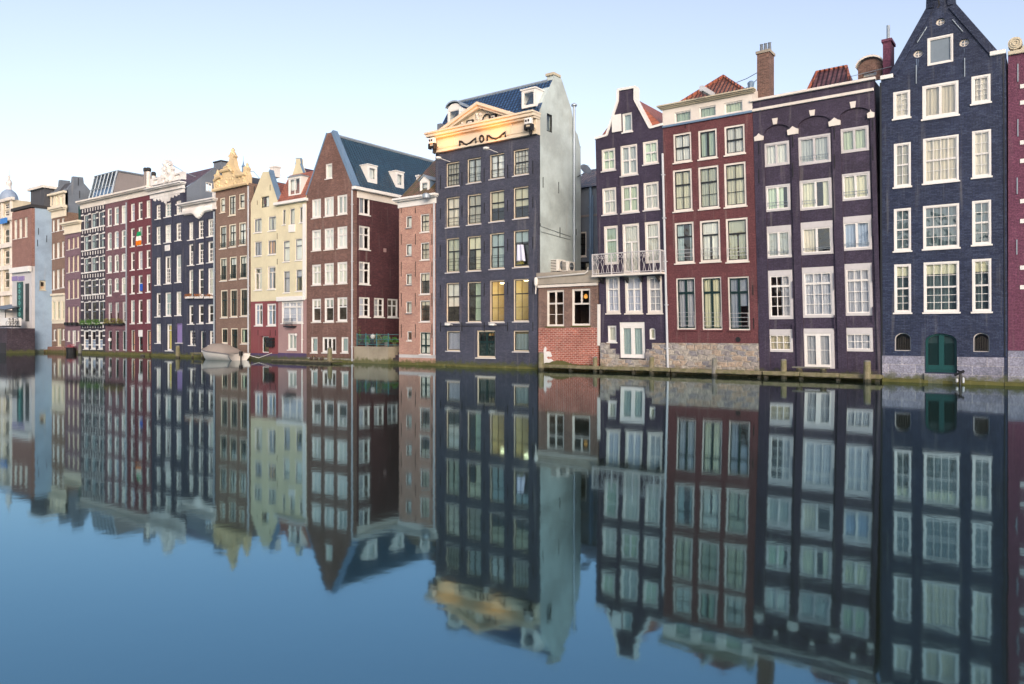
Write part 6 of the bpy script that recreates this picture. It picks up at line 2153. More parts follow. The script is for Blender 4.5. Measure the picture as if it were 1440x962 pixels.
LEAN = -0.027
def houseO():
    h = House('aubergine neck gabled house with white coping, open white shutter and ornate balcony', 845, 940.5, 523, lean=LEAN, wall='purple', depth=9)
    T = ((0.42, 2, 1, 1), (0.58, 2, 1, 1))
    rows = [((846, 865.3, 209, 240), (872.5, 896.5, 203.5, 246.5), (904, 925.5, 198, 230.5)),
            ((847, 866.8, 264, 301.5), (873.5, 898.3, 260, 299), (905, 926.5, 256, 295))]
    for r, row in enumerate(rows):
        for i, (x0, x1, yt, yb) in enumerate(row):
            h.win(x0, x1, yt, yb, ((0.5, 1, 2, 1), (0.5, 1, 2, 1)) if i != 1 else ((0.5, 2, 1, 1), (0.5, 2, 1, 1)), 'offwhite', cw=0.12, rec=0.03, cur='full', cm='cur_green' if (i + r) % 2 == 0 else 'cur_white', sw=0.05, sash='white', sillm='greywhite')
    for i, (x0, x1, yt, yb) in enumerate(((849.5, 869.3, 317.5, 372), (875.7, 899.5, 314.5, 384), (907, 928.3, 311.5, 370))):
        h.win(x0, x1, yt, yb, ((0.36, 1, 1, 1), (0.64, 2 if i == 1 else 1, 1, 1)), 'offwhite', cw=0.14, rec=0.03, cur='full', cm='cur_white' if i else 'cur_green', sash='white', name='door' if i == 1 else 'window', sill=False)
    for i, (x0, x1) in enumerate(((852.2, 871.8), (879, 903), (910, 931.3))):
        h.win(x0, x1, 388, 440.5, ((0.34, 1, 2, 1), (0.66, 2 if i == 1 else 1, 1 if i == 1 else 2, 3)), 'offwhite', cw=0.15, rec=0.02, cur='full', cm='cur_lilac', sash='white', sillm='offwhite')
    h.win(854.5, 866.8, 458, 481, S1, 'white', cw=0.08, cur='full', cm='cur_white')
    h.win(913, 921.5, 461.5, 477.5, S1, 'white', cw=0.08, cur='full', cm='cur_beige', arch=0.6, sill=False, sw=0.03)
    h.win(871.6, 907, 453, 503.5, ((1, 2, 1, 1),), 'white', cw=0.13, cur='full', cm='cur_teal', name='door', sw=0.13, sillm='greywhite', lintel=0.14)
    h.win(875, 889, 158.5, 185.5, S1, 'white', cw=0.09, cur='full', cm='cur_teal', sill=True)
    g = [(936.5, 173.5), (914.5, 179.3), (893.5, 140), (893.5, 122), (869, 126.3), (868.5, 142.5), (853, 190), (837.3, 194.5)]
    P = [(h.a0, -0.6), (h.a1, -0.6)] + [h.pl.px(*q) for q in g]
    P[2] = (h.a1, P[2][1])
    P[-1] = (h.a0, P[-1][1])
    zE = min(P[2][1], P[-1][1])
    # stone base, irregular steps
    h.wallpoly(P, 'wall', metric=True, body=(-0.6, zE, 'lrb'))
    bs = MB()
    for (x0, x1, yt) in ((845, 858, 482), (858.001, 866.2, 490.5), (866.201, 871.4, 497.5), (871.401, 907.4, 503.8), (907.401, 910, 496), (910.001, 918, 491), (918.001, 940.3, 482.5)):
        q0, q1 = h.pl.px(x0, 505), h.pl.px(x1, 505)
        bs.pbox(h.pl, q0[0], q1[0], -0.6, h.pl.px((x0 + x1) / 2, yt)[1], -0.07, 0.02)
    h.part(bs, 'stone_base', 'rubble')
    cp = MB()
    for i in range(2, len(P) - 1):
        a, b = Vector(P[i]), Vector(P[i + 1])
        d_ = (b - a).normalized()
        nrm = Vector((d_.y, -d_.x))
        a2, b2 = a - d_ * 0.02, b + d_ * 0.02
        w_ = 0.085
        v = [h.pl.to3(q.x + n_.x, q.y + n_.y, d) for d in (-0.07 - 0.002 * i, 0.42 + 0.002 * i) for q, n_ in ((a2, -nrm * w_), (b2, -nrm * w_), (b2, nrm * 0.05), (a2, nrm * 0.05))]
        cp.add(v, [(0, 1, 2, 3), (7, 6, 5, 4), (0, 4, 5, 1), (1, 5, 6, 2), (2, 6, 7, 3), (3, 7, 4, 0)])
    h.part(cp, 'gable_coping', 'white')
    h.roof_y(zE, h.zat(884, 132), 'redtileY', y0=0.4)
    sh = MB()
    a0, b1 = h.pl.px(861, 163)
    a1, b0 = h.pl.px(874.5, 184.5)
    sh.pbox(h.pl, a0, a1, b0, b1, -0.09, -0.03)
    h.part(sh, 'shutter', 'white')
    # balcony
    zt, zb = h.zat(886, 356.5), h.zat(886, 386)
    x0, x1 = h.pl.px(840.5, 372)[0], h.pl.px(935.5, 370)[0]
    D = -0.62
    sl_ = MB()
    sl_.pbox(h.pl, x0 - 0.05, x1 + 0.05, zb - 0.10, zb + 0.02, D - 0.06, -0.003)
    bal = h.part(sl_, 'balcony', 'offwhite')
    rl = MB()
    for z, r in ((zt, 0.04), (zb + 0.1, 0.022)):
        rl.tube([h.pl.to3(x0, z, -0.01), h.pl.to3(x0, z, D), h.pl.to3(x1, z, D), h.pl.to3(x1, z, -0.01)], r, 6)
    for f in (0, 0.29, 0.595, 0.90, 1.0):
        a = x0 + (x1 - x0) * f
        rl.pbox(h.pl, a - 0.032, a + 0.032, zb + 0.02, zt + 0.03, D - 0.032, D + 0.032)
    h.part(rl, 'balcony_frame', 'greywhite', bal)
    ir = MB()
    n = 26
    for i in range(n):
        a = x0 + (x1 - x0) * (i + 0.5) / n
        z = [zb + 0.1, zb + 0.1 + (zt - zb) * 0.3, zb + 0.1 + (zt - zb) * 0.55, zb + (zt - zb) * 0.78, zt]
        s_ = 0.07 * (1 if i % 2 else -1)
        ir.tube([h.pl.to3(a, z[0], D), h.pl.to3(a + s_, z[1], D), h.pl.to3(a - s_ * 0.4, z[2], D), h.pl.to3(a + s_, z[3], D), h.pl.to3(a, z[4], D)], 0.013, 5)
        ir.tube([h.pl.to3(a + 0.06 * math.cos(k * math.pi / 4), zt - 0.2 + 0.08 * math.sin(k * math.pi / 4), D) for k in range(9)], 0.011, 4, cap=False)
    for i in range(4):
        d = D * (i + 0.5) / 4
        for a in (x0, x1):
            ir.tube([h.pl.to3(a, zb + 0.05, d), h.pl.to3(a, zt, d)], 0.013, 5)
    h.part(ir, 'iron_scrollwork', 'greywhite', bal)
    br = MB()
    for a in (x0 + 0.35, (x0 + x1) / 2 - 0.2, (x0 + x1) / 2 + 0.75, x1 - 0.4):
        br.add([h.pl.to3(a + e, z, d) for e in (-0.06, 0.06) for z, d in ((zb - 0.162, -0.02), (zb - 0.162, D + 0.15), (zb - 0.5, -0.02))], [(0, 1, 2), (3, 5, 4), (0, 3, 4, 1), (1, 4, 5, 2)])
    h.part(br, 'balcony_bracket', 'black', bal)
    h.pipe(936.8, 216, 521, 'lightzinc', 0.07, d=-0.13)
    for x in (868.5, 899.5):
        h.anchor(x, 195, 208, 0.04, 'purple')
        h.anchor(x + 2, 247, 262, 0.04, 'purple')
    for x in (871, 903):
        h.anchor(x, 308, 318, 0.04, 'purple')
houseO()

def houseP():
    h = House('maroon brick house with a cream attic storey on a rubble stone base', 940.8, 1068, 526, lean=LEAN, wall='maroon', depth=9)
    D2 = ((0.5, 1, 2, 1), (0.5, 1, 2, 1))
    h.win(947, 972.3, 187, 228, D2, 'offwhite', sash='black', cw=0.12, rec=0.03, cur='full', cm='cur_white')
    h.win(982, 1008.3, 182, 223, ((1, 2, 1, 1),), 'offwhite', sash='black', cw=0.12, rec=0.03, cur='full', cm='cur_green', sw=0.07)
    h.win(1018.7, 1047.5, 176, 217, D2, 'offwhite', sash='black', cw=0.12, rec=0.03, cur='full', cm='cur_white')
    T3 = ((0.36, 1, 2, 1), (0.64, 1, 2, 2))
    for (x0, x1, yt, yb) in ((946.5, 973.3, 238, 296.8), (982.3, 1011, 233.5, 293.3), (1018.5, 1049.3, 228.5, 290.5)):
        h.win(x0, x1, yt, yb, T3, 'offwhite', sash='black', cw=0.13, rec=0.03, cur='full', cm='cur_cream')
    for i, (x0, x1, yt, yb) in enumerate(((949, 976, 312.5, 370), (984.5, 1013, 309.5, 368), (1021, 1052, 306.5, 368))):
        h.win(x0, x1, yt, yb, ((0.34, 1, 1, 1), (0.66, 1, 1, 1)), 'offwhite', sash='black', cw=0.13, rec=0.03, cur=('left:0.4+right:0.2', 'blind:0.36+pair:0.42', 'blind:0.36+pair:0.45')[i], cm=('cur_teal', 'cur_white', 'cur_cream')[i])
        h.rail(x0 + 3, x1 - 2, [yb - 19, yb - 14, yb - 9], mat='greywhite', d=0.0)
    for i, (x0, x1, yt, yb) in enumerate(((951.2, 978, 390.7, 463.5), (987, 1015, 389.5, 464), (1024, 1054, 389, 464.5))):
        h.win(x0, x1, yt, yb, ((0.28, 2, 1, 1), (0.72, 2, 1, 1)), 'offwhite', sash='darkgreen', cw=0.09, rec=0.05, cur='full' if i < 2 else 'blind:0.55+left:0.5', cm=('cur_lilac', 'cur_cream', 'cur_lilac')[i], sw=0.07, sillm='maroon')
        h.rail(x0 + 2, x1 - 2, [yb - 24, yb - 18, yb - 12, yb - 6], mat='greywhite', d=0.02, r=0.012)
    z0, zt = h.zat(1003, 482.5), h.zat(998, 167)
    h.wallpoly([(h.a0, z0), (h.a1, z0), (h.a1, zt), (h.a0, zt)], 'wall', metric=True, body=(-0.6, zt, 'lrb'))
    h.wallpoly([(h.a0, -0.6), (h.a1, -0.6), (h.a1, z0 - 0.005), (h.a0, z0 - 0.005)], 'stone_base', 'rubble', metric=True)
    for (x0, x1, yt, yb) in ((948.5, 971.3, 156.5, 171.5), (983, 1006.5, 149.5, 164.8), (1018.5, 1044, 143, 158.3)):
        h.win(x0, x1, yt, yb, S1, 'white', cw=0.05, rec=0.05, cur='full', cm='cur_green', sill=False, sw=0.03)
    za = h.zat(998, 141)
    h.wallpoly([(h.a0, zt + 0.005), (h.a1, zt + 0.005), (h.a1, za), (h.a0, za)], 'attic_wall', 'offwhite', metric=True, body=(zt, za + 0.3, 'lrbt'))
    h.band(137, 142.3, 998, 0.3, 'cornice', 'cottage', ext=0.04, steps=[(0.4, 0.35), (0.3, 0.24), (0.3, 0.14)])
    h.band(166, 169, 998, 0.1, 'flashing', 'blueslate')
    # hipped red roof
    xm = (h.a0 + h.a1) / 2 + LEAN * 0
    Xw = xm + LEAN * za
    q = None
    for k in range(200):
        Y = 0.5 + k * 0.03
        p = atY(1017.5, 107.5, Y)
        if p.x <= Xw + 0.15:
            q = p
            break
    q = q or atY(1017.5, 107.5, 3)
    rf = MB()
    A0, A1 = h.a0 + LEAN * za, h.a1 + LEAN * za
    zr0 = za + 0.1
    rf.add([(A0 + 0.3, 0.5, zr0), (A1 - 0.3, 0.5, zr0), (q.x, q.y, q.z), (A1 - 0.3, 9, zr0), (A0 + 0.3, 9, zr0), (q.x, 9, q.z)], [(0, 1, 2)])
    h.part(rf, 'roof_front', 'browntile', lean=0)
    rf = MB()
    rf.add([(A0 + 0.3, 0.5, zr0), (A1 - 0.3, 0.5, zr0), (q.x, q.y, q.z), (A1 - 0.3, 9, zr0), (A0 + 0.3, 9, zr0), (q.x, 9, q.z)], [(1, 3, 5, 2), (0, 2, 5, 4), (3, 4, 5)])
    h.part(rf, 'roof', 'redtileY', lean=0)
    rg = MB()
    rg.tube([(A0 + 0.3, 0.5, zr0), (q.x, q.y, q.z), (A1 - 0.3, 0.5, zr0)], 0.12, 6)
    rg.tube([(q.x, q.y, q.z), (q.x, 9, q.z)], 0.1, 6)
    h.part(rg, 'ridge_tiles', 'redtile', lean=0)
    # hoisting beam
    hb = MB()
    s_, e_ = atY(1003, 134.5, 0.4), atY(986, 124, -1.0)
    d = (e_ - s_)
    v = [p + Vector((dx, 0, dz)) for p in (s_, e_) for dx, dz in ((-0.1, -0.14), (0.1, -0.14), (0.1, 0.14), (-0.1, 0.14))]
    hb.add(v, [(0, 1, 2, 3), (7, 6, 5, 4), (0, 4, 5, 1), (1, 5, 6, 2), (2, 6, 7, 3), (3, 7, 4, 0)])
    b = h.part(hb, 'hoisting_beam', 'lightzinc', lean=0)
    hk = MB()
    hk.tube([e_ + Vector((0.05, 0.1, -0.14)), e_ + Vector((0.05, 0.1, -0.4))], 0.03, 6)
    h.part(hk, 'hook', 'iron', b, lean=0)
    vt = MB()
    a, bb = h.pl.px(1038, 477.5)
    vt.lathe((0, 0, 0), [(0.001, 0)], 3)
    vt = MB()
    vt.poly(h.pl, [(a + 0.14 * math.cos(k * math.pi / 8), bb + 0.14 * math.sin(k * math.pi / 8)) for k in range(16)], -0.02, 0.01)
    h.part(vt, 'round_vent', 'iron')
    for x, yt, yb in ((1059, 401, 415), (1060, 447, 462), (964, 172, 180)):
        h.anchor(x, yt, yb, 0.04)
    # small tilted ornament at the right end of the cornice
    cw_ = MB()
    p = atY(1056, 122, 0.5)
    cw_.lathe(p, [(0.12, -0.6), (0.16, 0), (0.2, 0.2), (0.1, 0.3)], 8)
    h.part(cw_, 'vent_cowl', 'blueslate', lean=0)
houseP()

def houseQ():
    h = House('broad aubergine house with three shallow arches and white keystones', 1068.5, 1240.8, 530, lean=LEAN, wall='purple', depth=9)
    ip = Front(0.10, LEAN)
    C = ('cur_white', 'cur_green', 'cur_cream')
    rows = (((1074, 1110.3, 200, 233.5), (1122, 1168.5, 190.5, 230.7), (1181, 1222, 179, 214)), ((1076, 1111.7, 260, 297), (1124.5, 1170, 252, 294.6), (1183, 1224, 243, 281.5)), ((1077, 1113.2, 317.5, 363), (1126, 1171.6, 311.5, 358), (1184, 1226, 303.7, 352)))
    cur = (('full', 'full', 'full'), ('left:0.75', 'left:0.5+right:0.25', 'full'), ('full', 'left:0.5', 'full'))
    cms = (('cur_white', 'cur_white', 'cur_green'), ('cur_green', 'cur_cream', 'cur_cream'), ('cur_white', 'cur_beige', 'cur_blue'))
    for r, row in enumerate(rows):
        for i, (x0, x1, yt, yb) in enumerate(row):
            h.win(x0, x1, yt, yb, CAS, 'greywhite', sash='white' if r else 'greywhite', cw=0.13, rec=-0.03, cur=cur[r][i], cm=cms[r][i], pl=ip, sill=False, lintel=0.22 if r == 2 else 0, sw=0.06)
            if (r, i) not in ((0, 0), (0, 2)):
                k = yb - 4.5
                h.rail(x0 + 4, x1 - 4 if (r, i) != (1, 1) else (x0 + x1) / 2, [k - 8, k - 4] if r < 2 else [k - 5, k - 3], mat='zinc', d=-0.02, pl=ip, r=0.012)
    for i, (x0, x1, yt, yb) in enumerate(((1079.5, 1115, 380, 449), (1127.6, 1173.3, 375.5, 446.8), (1186.6, 1227, 370.5, 444))):
        h.win(x0, x1, yt, yb, ((0.25, 1, 3, 1), (0.75, 1, 3, 3)), 'greywhite', sash='white', cw=0.17, rec=-0.03, cur='right:0.45' if i == 0 else 'full', cm='cur_lilac', pl=ip, sill=False, lintel=0.16, sw=0.06, bar=0.035)
    for (x0, x1, yt, yb) in ((1079.7, 1115, 463, 495), (1187, 1227.6, 461, 494.4)):
        h.win(x0, x1, yt, yb, ((1, 1, 3, 2),), 'greywhite', sash='white', cw=0.14, rec=-0.03, cur='full', cm='cur_beige' if x0 < 1100 else 'cur_lilac', pl=ip, sill=False, lintel=0.2, bar=0.035)
    h.win(1128, 1173.6, 462, 519.5, ((1, 2, 1, 2),), 'greywhite', sash='white', cw=0.17, rec=-0.03, cur='full', cm='cur_lilac', pl=ip, sill=False, lintel=0.12, sw=0.13, name='door')
    zt = h.zat(1147, 126)
    # front screen of piers with three arched openings, the windowed wall set back behind it
    ah = []
    for (x0, x1, ya, ys) in ((1074, 1111.5, 175, 187), (1121.5, 1169, 163, 176.5), (1181, 1223.5, 151.5, 161.5)):
        xt = (x0 + x1) / 2
        q0, q1 = h.pl.px(x0, ys)[0], h.pl.px(x1, ys)[0]
        za, zs = h.pl.px(xt, ya)[1], h.pl.px(xt, ys)[1]
        zb = 0.55
        ah.append([(q0, zb), (q1, zb)] + [((q0 + q1) / 2 + (q1 - q0) / 2 * math.cos(k * math.pi / 14), zs + (za - zs) * math.sin(k * math.pi / 14)) for k in range(15)])
    mb = MB()
    mb.poly(h.pl, [(h.a0, -0.6), (h.a1, -0.6), (h.a1, zt), (h.a0, zt)], 0, 0.098, holes=ah, back=False)
    h.part(mb, 'arcade_wall', 'purple')
    h.wallpoly([(h.a0, -0.6), (h.a1, -0.6), (h.a1, zt), (h.a0, zt)], 'wall', pl=ip, metric=True, body=(-0.6, zt, 'lrbt'))
    h.band(124, 127.6, 1147, 0.14, 'parapet_coping', 'offwhite', ext=0.03)
    h.band(138.3, 142.4, 1147, 0.1, 'string_course', 'offwhite')
    for (x0, x1, yt, yb) in ((1086, 1093.7, 166.5, 175), (1138, 1146.3, 155, 163), (1195, 1203.8, 143, 152)):
        ks = MB()
        xm = (x0 + x1) / 2
        a0, a1 = h.pl.px(x0, yt)[0], h.pl.px(x1, yt)[0]
        b1, b0 = h.pl.px(xm, yt)[1], h.pl.px(xm, yb)[1]
        w_ = (a1 - a0) * 0.16
        ks.poly(h.pl, [(a0 + w_, b0), (a1 - w_, b0), (a1, b1), (a0, b1)], -0.05, 0.05)
        h.part(ks, 'keystone', 'offwhite')
    for (x0, x1, yt, yb, kd) in ((1060.5, 1074, 190, 198, 'l'), (1107, 1122.8, 180, 189.2, 'c'), (1165, 1182, 168, 177, 'c'), (1219.3, 1235.5, 156, 165.5, 'r')):
        cb = MB()
        xm = (x0 + x1) / 2
        a0, a1 = max(h.a0, h.pl.px(x0, yt)[0]), min(h.a1, h.pl.px(x1, yt)[0])
        b1, b0 = h.pl.px(xm, yt)[1], h.pl.px(xm, yb)[1]
        am, e = (a0 + a1) / 2, 0.09
        cb.poly(h.pl, [(a0 + 0.02, b0), (a1 - 0.02, b0), (a1, b1 - e), (a1 - 0.14, b1 - e * 0.3), (am, b1 + e), (a0 + 0.14, b1 - e * 0.3), (a0, b1 - e)], -0.05, 0.05)
        h.part(cb, 'springing_stone', 'offwhite')
        for (dy0, dy1) in ((8, 25), (46, 66), (98, 120), (148, 172), (212, 236), (272, 292)):
            h.anchor(xm, yb + dy0 - 6, yb + dy1 - 6, 0.035, 'purple' if dy0 > 90 else 'iron')
    # roofs and chimneys behind the parapet
    pl = Front(2.0, 0)
    P = [atY(x, y, 2.0) for x, y in ((1128, 128), (1200, 110), (1191, 92), (1148.5, 101.5))]
    z0 = zt - 0.6
    rf = MB()
    tp0, tp1 = atY(1148.5, 101.5, 3.2), atY(1190, 93, 3.2)
    b0, b1 = atY(1122, 130, 1.2), atY(1203, 112, 1.2)
    zr = (tp0.z + tp1.z) / 2
    v = [(b0.x, 1.2, z0), (b1.x, 1.2, z0), (b1.x, 5.2, z0), (b0.x, 5.2, z0), (tp0.x, 3.2, zr), (tp1.x, 3.2, zr)]
    rf.add(v, [(0, 1, 5, 4), (2, 3, 4, 5), (1, 2, 5), (3, 0, 4)])
    h.part(rf, 'roof', 'winetile', lean=0)
    rg = MB()
    rg.tube([v[0], v[4], v[5], v[1]], 0.09, 6)
    h.part(rg, 'ridge_tiles', 'redtile', lean=0)
    h.lean = 0
    h.pl.lean = 0
    h.chimney(1064.5, 1081.5, 76.5, 150, 1.0, 'chimney', deep=0.85, pots=3, cap='concrete')
    h.chimney(1241.5, 1252.5, 60, 120, 0.9, 'plum', deep=0.95, cap='plum')
    mp = MB()
    a, b = Front(1.2).px(1248.5, 62)
    z1 = Front(1.2).px(1248.5, 35)[1]
    mp.tube([(a, 1.3, b - 0.2), (a, 1.3, z1)], 0.08, 10)
    h.part(mp, 'metal_flue', 'zinc', lean=0)
    h.dormer(1206.5, 1240, 95, 114, 1.2, back=2.5, frame='chimney', top='round', cw=0.2, cur='full', cm='cur_beige', peak=0.42, roofm='offwhite')
houseQ()

def houseR():
    h = House('ink blue brick house with a tall pointed gable, small ovals and a green arched door', 1240.8, 1417, 537, lean=-0.004, wall='inkblue', depth=10)
    W = 'offwhite'
    h.win(1256, 1280, 128, 166, ((1, 1, 2, 4),), 'white', cw=0.11, rec=0.0, cur='full', cm='cur_beige', bar=0.02)
    h.win(1297, 1348, 117, 164.5, CAS, 'white', cw=0.12, rec=0.0, cur='full', cm='cur_beige', sw=0.06)
    h.win(1366, 1393, 105.7, 144.8, ((1, 1, 2, 4),), 'white', cw=0.11, rec=0.0, cur='full', cm='cur_beige', bar=0.02)
    B2, B4 = ((0.5, 1, 2, 2), (0.5, 1, 2, 2)), ((0.5, 1, 4, 2), (0.5, 1, 4, 2))
    D2, D4 = ((0.5, 1, 2, 2), (0.5, 1, 2, 3)), ((0.5, 1, 4, 2), (0.5, 1, 4, 3))
    for r, (row, cu, cm) in enumerate(((((1257, 1281, 201, 262.5), (1298, 1348.3, 192, 256), (1367, 1394, 183, 248.7)), 'full', 'cur_beige'),
                                       (((1257, 1281.2, 293, 352.8), (1298, 1349, 287.7, 349), (1367, 1394, 281.7, 343.8)), 'full', 'cur_deep'),
                                       (((1257.5, 1281.3, 371.5, 439.6), (1298.8, 1349, 368, 439), (1367, 1394.2, 364, 438.3)), 'blind:0.22', 'cur_cream'))):
        for i, (x0, x1, yt, yb) in enumerate(row):
            b = (B4 if i == 1 else B2) if r < 2 else (D4 if i == 1 else D2)
            wv, (p0, p1, r0, r1) = h.win(x0, x1, yt, yb, b, 'white', cw=0.10, rec=0.0, cur=cu, cm=cm, bar=0.022, sw=0.045, glass='glass')
            if r == 2:
                h.curtain(h.pl, p0 + 0.1, p1 - 0.1, r0 + 0.1, r1 - 0.1, 0.3, 'full', 'cur_deep', wv)  # added sheet behind the glass that lifts the dark lower panes
    wo_, (a0, a1, b0, b1) = h.win(1304, 1340.5, 50.5, 89.7, S1, 'white', cw=0.09, rec=0.0, cur='none', sill=False, glass='shutterboards')
    for x, yt, yb in ((1269.3, 468, 493.5), (1379.8, 468, 495)):
        h.win(x - 11.3, x + 11.8, yt, yb, S1, 'greywhite', sash='black', cw=0.05, rec=0.08, arch=0.85, cur='none', sill=False, sw=0.03)
        mb = MB()
        q0, q1 = h.pl.px(x - 9.5, 482)[0], h.pl.px(x + 10, 482)[0]
        for k in range(8):
            a = q0 + (q1 - q0) * (k + 0.5) / 8
            mb.tube([h.pl.to3(a, h.zat(x, yb - 1), 0.05), h.pl.to3(a, h.zat(x, yt + 4 + 5 * abs(k - 3.5) / 3.5), 0.05)], 0.012, 5)
        h.part(mb, 'window_bars', 'iron')
    h.win(1301, 1345.5, 469, 524, S1, 'teal', cw=0.1, rec=0.12, arch=0.55, cur='none', sill=False, sw=0.03, name='door', glass='doorboards')
    dr = MB()
    am = h.pl.px(1323.5, 495)[0]
    zb, zt_ = h.zat(1323, 523.5), h.zat(1323, 471)
    dr.pbox(h.pl, am - 0.11, am + 0.11, zb + 0.1, zt_ - 0.02, 0.13, 0.19)
    qa, qb = h.pl.px(1304, 500)[0], h.pl.px(1342.5, 500)[0]
    dr.pbox(h.pl, qa, qb, zb + 0.1, zb + 0.32, 0.135, 0.185)
    h.part(dr, 'door_rails', 'teal')
    n = 22
    for (p, q) in ((qa + 0.05, am - 0.13), (am + 0.13, qb - 0.05)):
        sl_ = MB()
        for k in range(n):
            z = zb + 0.36 + (zt_ - zb - 0.75) * k / n
            sl_.add([h.pl.to3(p, z, 0.15), h.pl.to3(q, z, 0.15), h.pl.to3(q, z + 0.055, 0.185), h.pl.to3(p, z + 0.055, 0.185)], [(0, 1, 2, 3)])
        h.part(sl_, 'door_louvres', 'darkgreen')
    # ovals
    for (x, y, rx, ry) in ((1322.5, 30.5, 6.6, 7.0), (1291, 75.5, 6.8, 6.8), (1356, 60, 7.2, 7.2)):
        a, b = h.pl.px(x, y)
        r1 = abs(h.pl.px(x + rx, y)[0] - a)
        lp = [(a + r1 * math.cos(k * math.pi / 12), b + r1 * 0.88 * math.sin(k * math.pi / 12)) for k in range(24)]
        h.holes.append((h.pl, lp))
        mb = MB()
        mb.poly(h.pl, [(a + (q - a) * 0.985, b + (z - b) * 0.985) for q, z in lp], 0.1, 0.2, holes=[[(a + (q - a) * 0.66, b + (z - b) * 0.66) for q, z in lp]])
        o = h.part(mb, 'oval_window', 'offwhite')
        mb = MB()
        mb.poly(h.pl, [(a + (q - a) * 0.67, b + (z - b) * 0.67) for q, z in lp], 0.14, 0.145)
        h.part(mb, 'pane', 'glass', o)
        mb = MB()
        mb.pbox(h.pl, a - 0.02, a + 0.02, b - r1 * 0.6, b + r1 * 0.6, 0.11, 0.138)
        mb.pbox(h.pl, a - r1 * 0.6, a + r1 * 0.6, b - 0.02, b + 0.02, 0.112, 0.136)
        h.part(mb, 'glazing_bar', 'offwhite', o)
    for (x, y, ln, w_) in ((1289, 83, 24, 1.6), (1291.5, 83, 13, 1.0), (1356, 68, 10, 1.2), (1352.5, 67, 6, 0.9), (1322, 38.5, 4, 0.9)):
        mb = MB()
        p0, p1 = h.pl.px(x - w_ / 2, y), h.pl.px(x + w_ / 2, y)
        zb_ = h.zat(x, y + ln)
        mb.poly(h.pl, [(p0[0], p0[1]), ((p0[0] * 2 + p1[0]) / 3, zb_ + 0.2), ((p0[0] + p1[0]) / 2, zb_), (p1[0], zb_ + 0.35), (p1[0], p1[1])], -0.004, 0.01)
        h.part(mb, 'lime_stain', 'limestain')
    z0 = h.zat(1325, 501.5)
    g = [(1417.5, 73.5), (1402, 73.5), (1342, 5.5), (1339, -24), (1305, -16), (1304, 12.5), (1252.5, 104.5), (1237, 111)]
    P = [(h.a0, -0.6), (h.a1, -0.6)] + [h.pl.px(*q) for q in g]
    P[2] = (h.a1, P[2][1])
    P[-1] = (h.a0, P[-1][1])
    zE = P[-1][1]
    h.wallpoly(P, 'wall', metric=True, body=(-0.6, zE, 'lrb'))
    # ashlar base set 4 cm proud, with the door opening left free
    bs = MB()
    x = [h.a0, h.pl.px(1300.3, 520)[0], h.pl.px(1346.2, 520)[0], h.pl.px(1412, 520)[0]]
    for p, q, t in ((x[0], x[1], z0), (x[2], x[3], z0), (x[1] + 0.001, x[2] - 0.001, h.zat(1323, 525.5))):
        bs.pbox(h.pl, p, q, -0.6, t, -0.045 if t == z0 else -0.16, 0.02)
    h.part(bs, 'ashlar_base', 'ashlar')
    # gable edge board and white shoulder stones
    eb = MB()
    for i in (3, 4, 5, 6, 7):
        a, b = Vector(P[i]), Vector(P[i + 1])
        d_ = (b - a).normalized()
        nrm = Vector((d_.y, -d_.x))
        v = [h.pl.to3(q.x + n_.x, q.y + n_.y, d) for d in (-0.06 - 0.002 * i, 0.4 + 0.002 * i) for q, n_ in ((a, -nrm * 0.26), (b, -nrm * 0.26), (b, nrm * 0.05), (a, nrm * 0.05))]
        eb.add(v, [(0, 1, 2, 3), (7, 6, 5, 4), (0, 4, 5, 1), (1, 5, 6, 2), (2, 6, 7, 3), (3, 7, 4, 0)])
    h.part(eb, 'gable_coping', 'inkblue')
    for (x0, x1, y) in ((1238, 1256.3, 108.5), (1391.8, 1414.2, 74.5)):
        mb = MB()
        q0, q1 = h.pl.px(x0, y), h.pl.px(x1, y)
        zc = h.pl.px((x0 + x1) / 2, y)[1]
        mb.pbox(h.pl, q0[0], q1[0], zc - 0.10, zc + 0.10, -0.1, 0.42)
        h.part(mb, 'shoulder_stone', 'white', bevel=0.02)
    h.roof_y(zE, P[5][1] - 1.2, 'darkroof', y0=0.45)
    for x, y0, y1, x2 in ((1303.5, 38, 60, 1290), (1339.5, 28, 45, 1354), (1356.5, 82, 108, 1356.5), (1288.5, 92, 118, 1288.5)):
        mb = MB()
        a, b = h.pl.px(x, y0), h.pl.px(x2, y1)
        mb.tube([h.pl.to3(a[0], a[1], -0.03), h.pl.to3(b[0], b[1], -0.03)], 0.022, 6)
        h.part(mb, 'wall_anchor', 'zinc')
    hk = MB()
    a, b = h.pl.px(1320.5, -4)
    hk.box(a - 0.09, a + 0.09, -1.0, 0.0, b, b + 0.2)
    hk.tube([(a, -0.5, b), (a, -0.5, b - 0.25)], 0.05, 6)
    h.part(hk, 'hoisting_beam', 'inkblue')
    hh = MB()
    hh.tube([(a, -0.3, b - 0.2), (a + 0.05, -0.3, b - 0.5), (a - 0.03, -0.3, b - 0.6)], 0.035, 6)
    h.part(hh, 'hook', 'iron')
    ps = MB()
    p = h.pl.px(1412.3, 300)[0]
    ps.pbox(h.pl, p - 0.02, p + 0.02, 1.3, h.zat(1412, 78), -0.03, 0.02)
    h.part(ps, 'wall_joint', 'black')
    mp = MB()
    p = h.pl.px(1238.8, 300)[0]
    mp.pbox(h.pl, p - 0.03, p + 0.05, 0.4, h.zat(1240, 116), -0.012, 0.02)
    h.part(mp, 'party_wall_joint', 'black')
M['ovalpane'] = paint('cream_oval_panel', (0.6, 0.55, 0.48), 0.5, 0.2)
M['limestain'] = paint('lime_stain', (0.10, 0.15, 0.24), 0.8, 0.6)
M['shutterboards'] = paint('grey_blue_shutter', (0.17, 0.22, 0.27), 0.6, 0.2)
